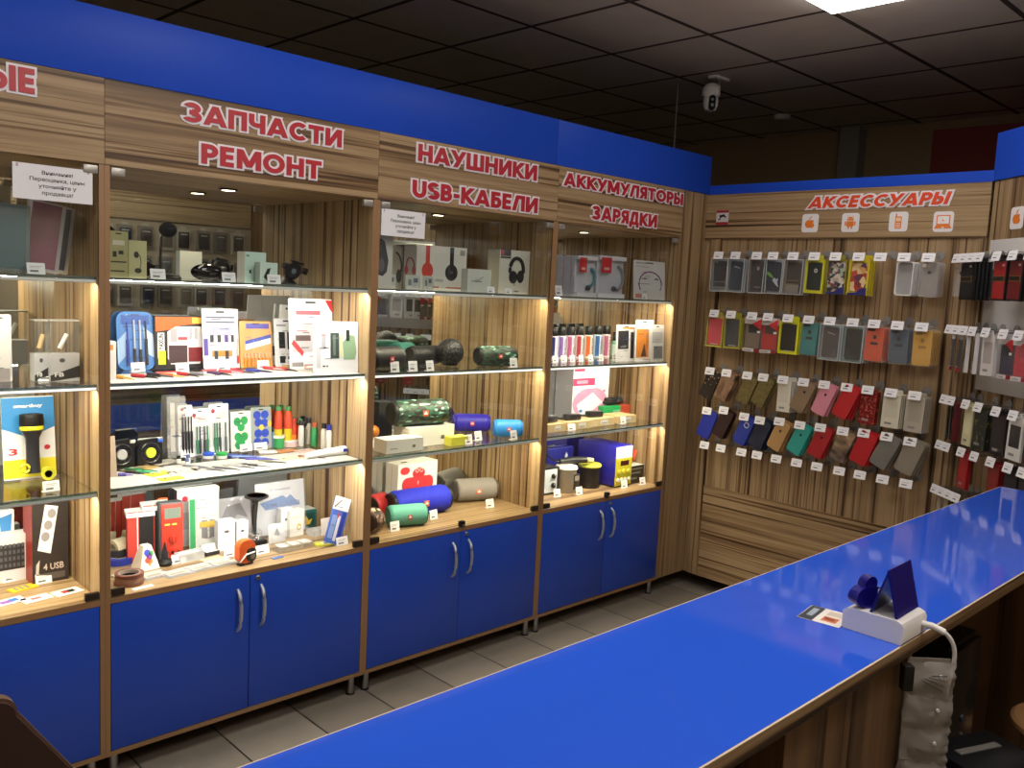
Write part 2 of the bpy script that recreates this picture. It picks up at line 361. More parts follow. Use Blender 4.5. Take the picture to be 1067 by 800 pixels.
# ------------------------------------------------------------------ display cabinets
EDX = [-.02, .983, 1.9885, 2.992, 3.975]
SH = [1.648, 1.313, .972]; DECK = .62
LEDS = [emission('led_strip_dim', (1, .93, .80), .45), emission('led_strip_bright', (1, .95, .86), 1.8), emission('led_strip_mid', (1, .93, .80), .3)]
SPOTM = emission('downlight_lens', (1, .86, .62), 14)
def bracket(mb, x, z, mat, w=.042, h=.024): mb.box((x, .004, z), (w, .016, h), mat, .002)
WARM = [(1, .86, .64), (1, .92, .80), (1, .85, .58), (1, .87, .66)]
def cabinet(i, label):
    x0, x1 = EDX[i], EDX[i+1]-.0005; cx = (x0+x1)/2; xi0, xi1 = x0+.016, x1-.016
    root = empty('display_cabinet', label, 'cabinet', (cx, 0, 0), 0, 'display cabinets along the wall')
    O = (cx, 0, 0)
    for a, b in ((x0, xi0), (xi1, x1)):
        m = MB(O); m.span(a, b, 0, .445, .08, 1.9895, WZ); m.span(a+.0002, b-.0002, -.0008, -.0001, .0802, 1.989, EDGEB); m.build('side_panel', root)
    m = MB(O); m.span(x0, x1, .001, .445, 1.99, 2.006, WX); m.build('top_panel', root)
    m = MB(O); m.span(x0+.0005, x1-.0005, -.004, .0005, 1.99, 2.2435, WX); m.build('fascia_board', root)
    m = MB(O); m.span(xi0, xi1, .0005, .43, .6, DECK, WX); m.span(xi0, xi1, -.0006, .0004, .6, DECK-.0003, EDGEB); m.build('deck', root)
    m = MB(O); m.span(xi0, xi1, .0005, .43, .08, .096, WX); m.span(xi0, xi1, -.0006, .0004, .08, .096, EDGEB); m.build('bottom_panel', root)
    m = MB(O); m.span(xi0, xi1, .432, .436, DECK, 1.99, mirror()); m.build('mirror_back', root)
    m = MB(O); m.span(xi0, xi1, .437, .445, .08, 1.99, WZ); m.build('back_panel', root)
    # doors
    for k, (a, b) in enumerate(((xi0+.002, cx-.0015), (cx+.0015, xi1-.002))):
        m = MB(O); m.span(a, b, -.001, .016, .0985, .598, BLUE, .001); d = m.build('door', root)
        e = MB(O); hx = cx-.047 if k == 0 else cx+.044
        path = [(hx, .0, .556)] + [(hx, -.004-.026*math.sin(PI*t/10)**.6, .556-.155*t/10) for t in range(1, 10)] + [(hx, 0, .401)]
        e.tube(path, [.0055]+[.0068]*9+[.0055], M('c6cace', .34, .7), 8); e.build('handle', d)
        if k == 1 and i in (1, 2, 3):
            e = MB(O); e.cyl((cx+.03, -.004, .585), .009, .008, STEEL, 'Y', 16, .001); e.box((cx+.03, -.0085, .585), (.002, .001, .009), BLACK); e.build('lock', d)
    # legs
    for lx in (x0+.035, x1-.035):
        for ly in (.03, .40):
            m = MB(O); m.cyl((lx, ly, .043), .014, .074, STEEL, 'Z', 16); m.cyl((lx, ly, .003), .018, .006, BLACK, 'Z', 16); m.build('leg', root)
    # glass doors with clamps
    top_b, bot_b = M('a8a49c', .35, .6), M('3a3026', .4, .4)
    for k, (a, b) in enumerate(((xi0+.002, cx-.0012), (cx+.0012, xi1-.002))):
        m = MB(O); m.span(a, b, .001, .005, .6215, 1.985, GLASS)
        d = m.build('glass_door', root)
        bx = a+.022 if k == 0 else b-.022
        for z, mt in ((1.971, top_b), (.636, bot_b)):
            e = MB(O); bracket(e, bx, z, mt); e.build('hinge_clamp', d)
    e = MB(O); e.box((cx, -.002, .634), (.026, .022, .026), BLACK, .003); e.box((cx, -.014, .630), (.016, .004, .008), STEEL, .001)
    if i in (2, 3): e.build('door_lock', root)
    # shelves
    for kz, z in enumerate(SH):
        LED = LEDS[kz]
        m = MB(O); m.span(xi0+.001, xi1-.001, .022, .428, z-.008, z, GLASS); m.span(xi0+.001, xi1-.001, .0195, .0218, z-.008, z, EDGE)
        s = m.build('glass_shelf', root)
        e = MB(O); e.span(xi0+.001, xi1-.001, .019, .031, z-.0185, z-.0085, M('c9c7c2', .35, .3)); e.span(xi0+.004, xi1-.004, .0180, .0189, z-.0165, z-.0105, LED); e.build('light_strip', s)
        for sx in (xi0+.004, xi1-.004):
            for sy in (.06, .39):
                e = MB(O); e.cyl((sx, sy, z-.011), .005, .005, CHROME, 'Z', 10); e.build('shelf_pin', s)
        L = bpy.data.lights.new('shelf_light', 'AREA'); L.shape = 'RECTANGLE'; L.size = xi1-xi0-.02; L.size_y = .008; L.energy = LEDW[i]; L.color = WARM[i]
        lo = bpy.data.objects.new('shelf_light', L); COL.objects.link(lo); lo.parent = root; lo.location = (0, .026, z-.0195); lo.rotation_euler = (math.radians(24), 0, 0)
    # downlight in the roof of the cabinet
    m = MB(O); m.lathe([(.034, 1.9895), (.034, 1.985), (.026, 1.983), (.026, 1.986)], M('5a5148', .4, .5), 'Z', (cx+.045, .30, 0), 24); dl = m.build('downlight', root)
    e = MB(O); e.lathe([(.0001, 1.9845), (.026, 1.9845)], SPOTM, 'Z', (cx+.045, .30, 0), 24); e.build('lens', dl)
    L = bpy.data.lights.new('downlight_lamp', 'SPOT'); L.energy = SPOTW; L.spot_size = 2.2; L.spot_blend = .8; L.color = (1, .82, .58); L.shadow_soft_size = .02
    lo = bpy.data.objects.new('downlight_lamp', L); COL.objects.link(lo); lo.parent = root; lo.location = (.045, .30, 1.98)
    return root
LEDW = [7, 8, 5.6, 6.4]; SPOTW = 5
cabinet(0, 'glass display cabinet with tablet cases, cut off by the picture edge')
cabinet(1, 'glass display cabinet of repair tools and spare parts with blue doors')
cabinet(2, 'glass display cabinet of headphones and round speakers with blue doors')
cabinet(3, 'glass display cabinet of chargers and spray cans next to the corner')

# ------------------------------------------------------------------ lettering on the fascia
RED = M('b0202c', .4); LWHITE = M('e3dde2', .45); ORED = M('dc4a24', .4)
def sign(body, x0, x1, z0, z1, label, cat='sign'):
    root = empty('sign_lettering', label, cat, ((x0+x1)/2, -.004, z0), 0, 'red shop lettering')
    O = ((x0+x1)/2, -.004, z0)
    solid_text(body, x0, x1, z0, z1, -.0041, .003, LWHITE, .10, O).build('backing', root, False)
    solid_text(body, x0, x1, z0, z1, -.0080, .002, RED, RB, O).build('letters', root, False)
GW = .235
def _V(x, a=0, b=1): return ('l', x, a, x, b)
def _H(z, a, b): return ('l', a, z, b, z)
GLY = {'З': (.70, [('a', .30, .72, .235, .165, 158, -90), ('a', .31, .29, .27, .175, 90, -158), _H(.505, .20, .33)]),
 'А': (.94, [('l', .10, 0, .47, 1), ('l', .84, 0, .47, 1), _H(.27, .24, .70)]), 'П': (.80, [_V(.12), _V(.68), _H(.885, .12, .68)]),
 'Ч': (.74, [_V(.62), _V(.12, .62), ('a', .36, .62, .24, .20, 180, 270), _H(.42, .36, .62)]), 'С': (.84, [('a', .48, .5, .36, .385, 48, 312)]),
 'Т': (.76, [_V(.38, 0, .9), _H(.885, 0, .76)]), 'И': (.84, [_V(.12), _V(.72), ('l', .14, .02, .70, .98)]),
 'Р': (.68, [_V(.12), _H(.885, .12, .34), ('a', .34, .665, .225, .22, 90, -90), _H(.445, .12, .34)]), 'Е': (.62, [_V(.12), _H(.885, .12, .58), _H(.5, .12, .55), _H(.115, .12, .58)]),
 'М': (1.06, [_V(.12), _V(.94), ('l', .15, .98, .53, .12), ('l', .91, .98, .53, .12)]), 'О': (.98, [('a', .49, .5, .375, .385, 0, 360)]), 'Н': (.82, [_V(.12), _V(.70), _H(.5, .12, .70)]),
 'У': (.84, [('l', .76, 1, .26, 0), ('l', .08, 1, .46, .36)]), 'Ш': (1.10, [_V(.12), _V(.55), _V(.98), _H(.115, .12, .98)]), 'К': (.78, [_V(.12), ('l', .18, .44, .68, 1), ('l', .20, .56, .72, 0)]),
 'U': (.78, [_V(.12, .40), _V(.66, .40), ('a', .39, .40, .27, .285, 180, 360)]), 'S': (.66, [('a', .33, .715, .22, .17, 28, 270), ('a', .33, .285, .235, .17, 90, -152)]),
 'B': (.66, [_V(.12), _H(.885, .12, .33), _H(.51, .12, .36), _H(.115, .12, .35), ('a', .33, .70, .18, .185, 90, -90), ('a', .35, .31, .20, .198, 90, -90)]), '-': (.40, [_H(.40, .03, .37)]),
 'Б': (.66, [_V(.12), _H(.885, .12, .58), _H(.57, .12, .35), _H(.115, .12, .35), ('a', .35, .343, .20, .228, 90, -90)]), 'Л': (.82, [('l', .09, 0, .32, .95), _H(.885, .25, .70), _V(.70)]),
 'Я': (.70, [_V(.58), _H(.885, .36, .58), ('a', .36, .675, .225, .21, 90, 270), _H(.465, .36, .58), ('l', .40, .46, .12, 0)]), 'Д': (.90, [('l', .20, .1, .34, .95), _H(.885, .28, .68), _V(.68, .1), _H(.115, .02, .88), _V(.12, -.2, .2), _V(.78, -.2, .2)]),
 'Ы': (.96, [_V(.12), _H(.56, .12, .34), _H(.115, .12, .34), ('a', .34, .338, .20, .222, 90, -90), _V(.84)])}
def clipz(q, lo, hi):
    for s_, lim in ((1, lo), (-1, hi)):
        o = []
        for i in range(len(q)):
            p, r = q[i], q[(i+1) % len(q)]; a, b = s_*(p[1]-lim), s_*(r[1]-lim)
            if a >= 0: o.append(p)
            if a*b < 0: t = a/(a-b); o.append((p[0]+(r[0]-p[0])*t, p[1]+(r[1]-p[1])*t))
        q = o
    return q
def letter_quads(prims, grow):
    """strokes of one letter as convex pieces, each list entry one stroke"""
    out = []; hw = GW/2+grow
    for p in prims:
        if p[0] == 'l':
            _, x1, z1, x2, z2 = p; dx, dz = x2-x1, z2-z1; L = math.hypot(dx, dz); dx, dz = dx/L, dz/L
            e = grow if dx == 0 or dz == 0 else .25
            x1, z1, x2, z2 = x1-dx*e, z1-dz*e, x2+dx*e, z2+dz*e
            lo = min(p[2], p[4])-grow; hi = max(p[2], p[4])+grow
            if dz == 0: lo, hi = z1-hw, z1+hw
            q = clipz([(x1+dz*hw, z1-dx*hw), (x2+dz*hw, z2-dx*hw), (x2-dz*hw, z2+dx*hw), (x1-dz*hw, z1+dx*hw)], lo, hi)
            out.append([q])
        else:
            _, cx, cz, rx, rz, a0, a1 = p; full = abs(a1-a0) >= 360; ex = 0 if full else math.degrees(grow/((rx+rz)/2)); sg = 1 if a1 > a0 else -1
            a0 -= sg*ex*.8; a1 += sg*ex*.8; n = 28 if full else 16; qs = []
            pt = lambda a, d: (cx+(rx+d)*math.cos(math.radians(a)), cz+(rz+d)*math.sin(math.radians(a)))
            for k in range(n):
                b0, b1 = a0+(a1-a0)*k/n, a0+(a1-a0)*(k+1)/n; qs.append([pt(b0, hw), pt(b1, hw), pt(b1, -hw), pt(b0, -hw)])
            out.append(qs)
    return out
def solid_text(body, x0, x1, z0, z1, y, th, mat, grow, O, shear=0, T=None):
    """cut-out bold letters of thickness th, built stroke by stroke"""
    gap = .085; W = sum(GLY[c][0] for c in body)+gap*(len(body)-1); k = (x1-x0)/(W+shear); kz = z1-z0
    m = MB(O, T); u = 0; c_ = 0
    for ch in body:
        w, prims = GLY[ch]
        for qs in letter_quads(prims, grow):
            c_ += 1; yy = y-th-(c_ % 40)*.00002
            for q in qs:
                if len(q) < 3: continue
                P = [(x0+(u+a+shear*b)*k, z0+b*kz) for a, b in q]; n = len(P)
                vs = [(a, yy, b) for a, b in P]+[(a, y, b) for a, b in P]
                m.add(vs, [list(range(n))]+[(i, (i+1) % n, n+(i+1) % n, n+i) for i in range(n)], mat)
        u += w+gap
    return m
RB = 0
sign('ЫЕ', .672, .792, 2.160, 2.229, 'red letters ЫЕ on the wooden fascia above the tablet cases')
sign('ЗАПЧАСТИ', 1.227, 1.817, 2.157, 2.219, 'red letters ЗАПЧАСТИ above the repair parts cabinet')
sign('РЕМОНТ', 1.284, 1.734, 2.032, 2.096, 'red letters РЕМОНТ above the repair parts cabinet')
sign('НАУШНИКИ', 2.171, 2.841, 2.157, 2.224, 'red letters НАУШНИКИ above the headphone cabinet')
sign('USB-КАБЕЛИ', 2.149, 2.856, 2.015, 2.082, 'red letters USB-КАБЕЛИ above the headphone cabinet')
sign('АККУМУЛЯТОРЫ', 3.022, 3.962, 2.159, 2.219, 'red letters АККУМУЛЯТОРЫ above the cabinet by the corner')
sign('ЗАРЯДКИ', 3.233, 3.745, 2.023, 2.088, 'red letters ЗАРЯДКИ above the cabinet by the corner')

# things on the accessory wall: local x runs towards the angled wall, local -y into the shop
def wallT(p, rot): return Matrix.Translation(p) @ Matrix.Rotation(rot, 4, 'Z')
FROT = -PI/2
FX = XW-.012
def far_sign():
    T = wallT((FX, 0, 0), FROT); O = (FX, -.95, 2.15)
    root = empty('sign_lettering', 'slanted orange-red letters АКСЕССУАРЫ on the accessory wall', 'sign', O, 0, 'red shop lettering')
    solid_text('АКСЕССУАРЫ', .607, 1.300, 2.148, 2.205, -.0001, .003, LWHITE, .13, O, .22, T).build('backing', root, False)
    solid_text('АКСЕССУАРЫ', .607, 1.300, 2.148, 2.205, -.0042, .002, ORED, RB, O, .22, T).build('letters', root, False)
far_sign()
ORA = M('e07a2a', .45)
def icon(T, x, z, kind, label):
    O = T @ Vector((x, 0, z))
    root = empty('icon_sticker', label, 'sticker', O, 0, 'white icon stickers')
    m = MB(O, T); m.prism(rrect(.088, .092, .014, 4, x, z), -.002, -.0001, M('e4dfe0', .45)); m.build('plate', root, False)
    m = MB(O, T); y0, y1 = -.0032, -.0021
    def sh(p, mt=ORA, d=0): m.prism(p, y0-d, y1, mt)
    if kind == 'fruit':
        pts = []
        for k in range(40):
            a = 2*PI*k/40; r = .024*(1+.10*math.cos(2*a)-.16*max(0, math.sin(a))**8-.10*max(0, -math.sin(a))**10)
            u, w = r*math.cos(a), r*1.02*math.sin(a)-.004
            dd = math.hypot(u-.031, w-.002)
            if dd < .0135: u = .031-math.sqrt(max(0, .0135**2-(w-.002)**2))
            pts.append((x+u, z+w))
        sh(pts)
        sh([(x+.001+.011*math.cos(t)*.5+.004*math.sin(t), z+.026+.009*math.sin(t)+.004*math.cos(t)) for t in [2*PI*k/14 for k in range(14)]])
    elif kind == 'robot':
        sh([(x-.018, z+.010)]+[(x-.018*math.cos(PI*k/10), z+.010+.018*math.sin(PI*k/10)) for k in range(1, 10)]+[(x+.018, z+.010)])
        sh(rrect(.036, .026, .004, 3, x, z-.006)); sh(rrect(.007, .022, .0034, 3, x-.024, z-.004)); sh(rrect(.007, .022, .0034, 3, x+.024, z-.004))
        sh(rrect(.007, .014, .003, 3, x-.008, z-.024)); sh(rrect(.007, .014, .003, 3, x+.008, z-.024))
        for q in (-1, 1):
            sh([(x+q*.008, z+.026), (x+q*.010, z+.025), (x+q*.016, z+.034), (x+q*.0145, z+.035)])
            sh(ell(x+q*.008, z+.019, .002, .002, 8), M('e4dfe0', .45), .0006)
    elif kind == 'handset':
        sh(rrect(.030, .056, .004, 3, x, z-.004)); sh(rrect(.006, .016, .002, 3, x-.011, z+.030))
        sh(rrect(.023, .017, .001, 2, x, z+.010), M('f4c8a0', .5), .0006)
        for a in range(3):
            for b in range(3): sh(rrect(.0055, .004, .001, 2, x-.0075+a*.0075, z-.008-b*.008), M('f4e4d8', .5), .0006)
    else:
        sh(rrect(.060, .044, .004, 3, x, z+.008)); sh([(x-.030, z-.014), (x+.030, z-.014), (x+.038, z-.030), (x-.038, z-.030)])
        sh(rrect(.050, .034, .001, 2, x, z+.008), M('e9e4e4', .5), .0006); sh(rrect(.012, .005, .001, 2, x, z-.026), M('e9e4e4', .5), .0006)
        sh([(x-.003, z+.014), (x-.003, z+.000), (x+.001, z+.004), (x+.006, z+.003)], ORA, .0010)
    m.build('symbol', root, False)
TF = wallT((FX, 0, 0), FROT)
icon(TF, .625, 2.075, 'fruit', 'white icon sticker with an orange fruit under the slanted letters')
icon(TF, .836, 2.074, 'robot', 'white icon sticker with an orange round-headed robot figure')
icon(TF, 1.070, 2.074, 'handset', 'white icon sticker with an orange button phone')
icon(TF, 1.273, 2.070, 'laptop', 'white icon sticker with an orange open laptop')
TA = wallT(AC, AROT)
_p = on_plane(1060, 227, AC, AN); icon(TA, (_p-AC).dot(AD), _p.z, 'fruit', 'white icon sticker with an orange fruit on the angled wall')
def camera_notice():
    x, z = .106, 2.114; O = TF @ Vector((x, 0, z)); m = MB(O, TF)
    m.prism(rrect(.078, .078, .003, 2, x, z), -.001, -.0001, M('c9c6c6', .5))
    m.patch(x-.039, x+.039, z+.026, z+.039, -.0014, M('a02430', .5)); m.patch(x-.039, x+.039, z-.039, z-.024, -.0014, M('a02430', .5))
    m.shape([(x-.020, z+.012), (x+.012, z+.018), (x+.018, z+.008), (x-.014, z-.002)], -.0016, INK); m.shape(ell(x+.017, z+.004, .007, .005), -.0018, INK)
    m.shape([(x-.018, z-.002), (x-.010, z-.001), (x-.012, z-.012), (x-.026, z-.014), (x-.026, z-.009), (x-.018, z-.008)], -.0016, INK)
    tag(m.build('warning_sticker', None, False), 'small red and white video camera warning sticker near the corner', 'sticker')
camera_notice()
def notice(px, label):
    """sheet of paper taped inside the glass"""
    q = [on_y(u, v, -.0015) for u, v in px]; x0 = (q[0].x+q[3].x)/2; x1 = (q[1].x+q[2].x)/2; z1 = (q[0].z+q[1].z)/2; z0 = (q[2].z+q[3].z)/2
    O = ((x0+x1)/2, -.0015, z0); m = MB(O); m.span(x0, x1, -.0008, .0, z0, z1, PAPER)
    h = (z1-z0); w = x1-x0; lines = ['Внимание!', 'Переоценка, цены', 'уточняйте у', 'продавца!']
    for k, t in enumerate(lines):
        zc = z1-h*(.22+.19*k); lw = w*len(t)*.043; put_text(m, t, (x0+x1)/2-lw/2+w*.05, (x0+x1)/2+lw/2+w*.05, zc-h*.05, zc+h*.055, -.0011, INK, .018)
    for u in (x0+.012, x1-.012): m.patch(u-.003, u+.003, z1-.012, z1-.002, -.0012, M('b99ba0', .5))
    tag(m.build('paper_notice', None, False), label, 'notice', 'paper notices on the glass')
notice([(13, 169), (97, 177), (96, 213), (13, 206)], 'white printed paper notice taped over the tablet cases')
notice([(398, 218), (443, 221), (443, 249), (397, 245)], 'white printed paper notice taped over the headphone boxes')

# ------------------------------------------------------------------ ceiling fittings
PANEL = emission('light_panel', (1, .95, .90), PANEL_E)
def ceiling_light(x, y, label, st=1):
    root = empty('ceiling_light', label, 'ceiling light', (x, y, CEIL), 0, 'square ceiling light panels')
    O = (x, y, CEIL); m = MB(O)
    for a in (0, 1):
        for q in (-1, 1):
            if a: m.span(x-.298, x+.298, y+q*.289-.009, y+q*.289+.009, CEIL-.008, CEIL-.0005, WHITE)
            else: m.span(x+q*.289-.009, x+q*.289+.009, y-.279, y+.279, CEIL-.008, CEIL-.0005, WHITE)
    m.build('frame', root); m = MB(O); a, b = .279, .262; vs = [(x-a, y-a, CEIL-.001), (x+a, y-a, CEIL-.001), (x+a, y+a, CEIL-.001), (x-a, y+a, CEIL-.001), (x-b, y-b, CEIL-.03), (x+b, y-b, CEIL-.03), (x+b, y+b, CEIL-.03), (x-b, y+b, CEIL-.03)]; m.add(vs, [(4, 5, 6, 7), (0, 1, 5, 4), (1, 2, 6, 5), (2, 3, 7, 6), (3, 0, 4, 7)], PANEL if st == 1 else emission(f'light_panel_{st}', (1, .95, .90), PANEL_E*st)); m.build('diffuser', root)
ceiling_light(3.339, -1.222, 'bright square light panel in the ceiling, cut by the picture top', .62)
ceiling_light(1.539, -1.222, 'added unseen square ceiling light panel over the aisle')  # this and the next two panels: out of view, added for brightness
ceiling_light(-.261, -1.222, 'added unseen square ceiling light panel at the entrance end of the aisle')
ceiling_light(1.539, -2.722, 'added unseen square ceiling light panel over the seller')
FILLM = emission('fill_tube_glow', (1, .94, .86), FILL_E)
def fill_tube(x, y, label):  # out-of-view tubes added to brighten the ceiling
    z = 2.60; O = (x, y, z); root = empty('fill_tube_lamp', label, 'lamp', O, 0, 'added tube lamps over the seller')
    m = MB(O); m.box((x, y, z+.022), (1.24, .022, .016), WHITE, .003); m.build('rail', root)
    m = MB(O); m.cyl((x, y, z), .013, 1.18, FILLM, 'X', 14); m.build('tube', root)
    for q in (-1, 1):
        m = MB(O); m.box((x+q*.605, y, z+.002), (.03, .034, .036), WHITE, .003); m.build('socket', root)
        m = MB(O); m.cyl((x+q*.45, y, (z+.03+CEIL)/2), .002, CEIL-z-.03, STEEL, 'Z', 6); m.build('wire', root)
fill_tube(2.35, -2.62, 'added unseen tube lamp brightening the ceiling over the seller side of the counter')
fill_tube(.75, -2.62, 'added unseen tube lamp brightening the ceiling over the seller near the entrance')
def cctv():
    p = on_z(742, 84, CEIL-.03); x, y = p.x, p.y; O = (x, y, CEIL)
    root = empty('security_camera', 'white dome security camera hanging from the dark ceiling', 'camera', O)
    W = M('cfcbc6', .4)
    m = MB(O); m.box((x+.06, y-.005, CEIL-.008), (.13, .06, .016), W, .004); m.tube([(x+.07, y, CEIL-.01), (x+.07, y, CEIL-.05), (x+.04, y, CEIL-.07), (x, y, CEIL-.06)], .014, W); m.build('bracket', root)
    m = MB(O); m.lathe([(.012, CEIL-.045), (.03, CEIL-.05), (.05, CEIL-.075), (.052, CEIL-.11), (.047, CEIL-.12)], W, 'Z', (x, y, 0), 24); m.build('housing', root)
    m = MB(O); m.lathe([(.040, CEIL-.12), (.043, CEIL-.14), (.042, CEIL-.17), (.03, CEIL-.195), (.0001, CEIL-.204)], W, 'Z', (x, y, 0), 24); ball = m.build('ball', root)
    T = Matrix.Translation((x, y, CEIL-.158)) @ Matrix.Rotation(math.radians(-44), 4, 'Z')
    m = MB(O, T); m.prism(rrect(.036, .080, .017, 5), -.050, -.034, M('040405', .6, spec=.1)); m.cyl((0, -.0505, .015), .009, .004, M('101014', .3), 'Y'); m.cyl((0, -.0505, -.014), .010, .004, M('2a2a30', .2), 'Y'); m.build('lens_window', ball)
cctv()
def detector():
    p = on_z(815, 120, CEIL); O = (p.x, p.y, CEIL); W = M('b5b0aa', .5); m = MB(O)
    m.lathe([(.055, CEIL-.0005), (.055, CEIL-.012), (.045, CEIL-.03), (.02, CEIL-.036), (.0001, CEIL-.036)], W, 'Z', (p.x, p.y, 0), 24)
    tag(m.build('smoke_detector'), 'small round smoke detector on the dark ceiling behind the security camera', 'smoke detector')
detector()
m = MB((4.289, .314, 2.3)); m.cyl((4.289, .314, 2.46), .004, .92, M('6a625c', .5), 'Z', 8); tag(m.build('hanging_rod'), 'thin vertical rod hanging from the ceiling behind the blue fascia', 'rod')

# ------------------------------------------------------------------ counter
CT = 1.0467
CY0, CY1, CX1 = -2.226, -1.836, 3.475
def counter():
    root = empty('counter', 'long shop counter with a glossy blue top and wooden edge', 'counter', (1.2, -2.03, 0))
    O = (1.2, -2.03, 0)
    m = MB(O); m.span(-1.2, CX1, CY0, CY1, CT-.030, CT-.0015, WX, .001); m.span(-1.2, CX1-.0005, CY0+.0005, CY1-.0005, CT-.0015, CT-.0008, M('d2bfa4', .4)); t = m.build('countertop', root)
    m = MB(O); m.span(-1.199, CX1-.004, CY0+.004, CY1-.004, CT-.0008, CT, BLUETOP); m.build('top_laminate', t)
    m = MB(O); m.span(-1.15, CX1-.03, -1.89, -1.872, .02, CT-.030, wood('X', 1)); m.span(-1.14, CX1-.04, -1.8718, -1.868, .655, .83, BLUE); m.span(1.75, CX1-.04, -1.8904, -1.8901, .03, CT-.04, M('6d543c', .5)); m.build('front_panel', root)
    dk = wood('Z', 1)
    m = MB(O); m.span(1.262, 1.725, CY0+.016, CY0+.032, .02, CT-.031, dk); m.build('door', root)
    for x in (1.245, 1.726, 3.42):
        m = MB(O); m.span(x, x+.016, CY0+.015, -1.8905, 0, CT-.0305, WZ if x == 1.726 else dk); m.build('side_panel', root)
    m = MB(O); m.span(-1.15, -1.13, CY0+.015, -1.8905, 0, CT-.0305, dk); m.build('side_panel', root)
    m = MB(O); m.span(1.262, 1.725, CY0+.034, -1.8905, .02, .036, dk); m.build('bottom_shelf', root)
counter()

# white charging block with two dark blue plastic stands
def charger():
    x0, x1, y0, y1 = 1.643, 1.755, -2.226, -2.108; cx, cy = (x0+x1)/2, (y0+y1)/2; z0 = CT+.0006; O = (cx, cy, z0)
    root = empty('charging_block', 'white plug block with a cable on the counter edge', 'charger', O)
    W = M('e9e6e4', .4); m = MB(O)
    n = 10; prof = []
    m.prism([(y0, z0+.004), (y0+.004, z0), (y1-.004, z0), (y1, z0+.004), (y1, z0+.034), (y1-.008, z0+.042), (y1-.02, z0+.0435), (y0+.03, z0+.0445), (y0+.014, z0+.045), (y0+.004, z0+.041), (y0, z0+.034)], x0, x1, W, 'YZ'); m.build('body', root)
    # cable from the end facing the seller, over the edge and down
    p = [Vector((1.735, y0+.002, z0+.022)), Vector((1.742, y0-.015, z0+.021)), Vector((1.752, y0-.036, z0+.012)), Vector((1.765, y0-.05, z0-.012)), Vector((1.772, y0-.052, z0-.05)), Vector((1.775, y0-.042, z0-.12)), Vector((1.785, y0-.02, z0-.25)), Vector((1.80, y0-.01, z0-.5)), Vector((1.81, y0+.03, .02))]
    m = MB(O); m.tube([tuple(v) for v in p[:3]], .0065, W, 10); m.build('plug_sleeve', root)
    q = []
    for i in range(2, len(p)-1):
        a, b, c, d = p[max(i-1, 0)], p[i], p[i+1], p[min(i+2, len(p)-1)]
        for k in range(6):
            t = k/6; q.append(tuple(.5*((2*b)+(c-a)*t+(2*a-5*b+4*c-d)*t*t+(3*b-a-3*c+d)*t**3)))
    q.append(tuple(p[-1])); m = MB(O); m.tube(q, .0042, W, 8); m.build('cable', root)
charger()
def blue_stands():
    N = M('150f6e', .3); zt = CT+.0465
    # folded card-like stand
    cx, cy = 1.699, -2.186; O = (cx, cy, zt); root = empty('phone_stand', 'dark blue folded plastic stand on the white plug block', 'stand', O)
    T = Matrix.Translation((cx, cy, zt)) @ Matrix.Rotation(math.radians(2), 4, 'Z')
    m = MB(O, T); m.prism([(.026, -.001), (.030, -.001), (.003, .086), (-.001, .086)], -.050, .048, N, 'YZ'); m.build('back_flap', root)
    m = MB(O, T); m.prism([(-.024, .001), (-.020, .001), (.003, .088), (-.001, .090)], -.054, .056, N, 'YZ'); m.build('front_flap', root)
    cx, cy = 1.676, -2.138; zt = CT+.0435; O = (cx, cy, zt); root = empty('plug_adapter', 'dark blue rounded plug with a white slit on the white plug block', 'plug', O)
    T = Matrix.Translation((cx, cy, zt)) @ Matrix.Rotation(math.radians(-22), 4, 'Z')
    m = MB(O, T); m.prism(ell(-.002, .0235, .036, .0225, 26), -.013, .010, N, 'XZ'); m.prism([(a*.95-b*.2, b+a*.3) for a, b in ell(.008, .046, .016, .015, 20)], -.011, .009, N, 'XZ'); m.build('body', root)
    m = MB(O, T); m.box((.016, -.0138, .024), (.004, .0012, .030), WHITE); m.build('slit', root)
blue_stands()
def flyer():
    O = (1.66, -2.06, CT+.0006); T = Matrix.Translation((1.672, -2.068, CT+.0006)) @ Matrix.Rotation(math.radians(8), 4, 'Z')
    m = MB(O, T); m.span(-.045, .045, -.034, .05, 0, .0006, M('e6e0d8', .5)); top = .0008
    def q(a, b, c, d, mt, z=top): m.add([(a, c, z), (b, c, z), (b, d, z), (a, d, z)], [(0, 1, 2, 3)], mt)
    q(-.044, .044, .020, .049, M('2b3038', .5)); q(-.02, .03, .028, .040, M('9aa4ae', .5), .001); q(-.03, .0, -.022, .008, M('c9703e', .5)); q(-.02, -.008, -.016, .004, M('7a2f22', .5), .001); q(.008, .036, -.026, .008, M('c7b9a8', .5))
    tag(m.build('leaflet', None, False), 'small printed leaflet lying under the white plug block', 'leaflet')
flyer()
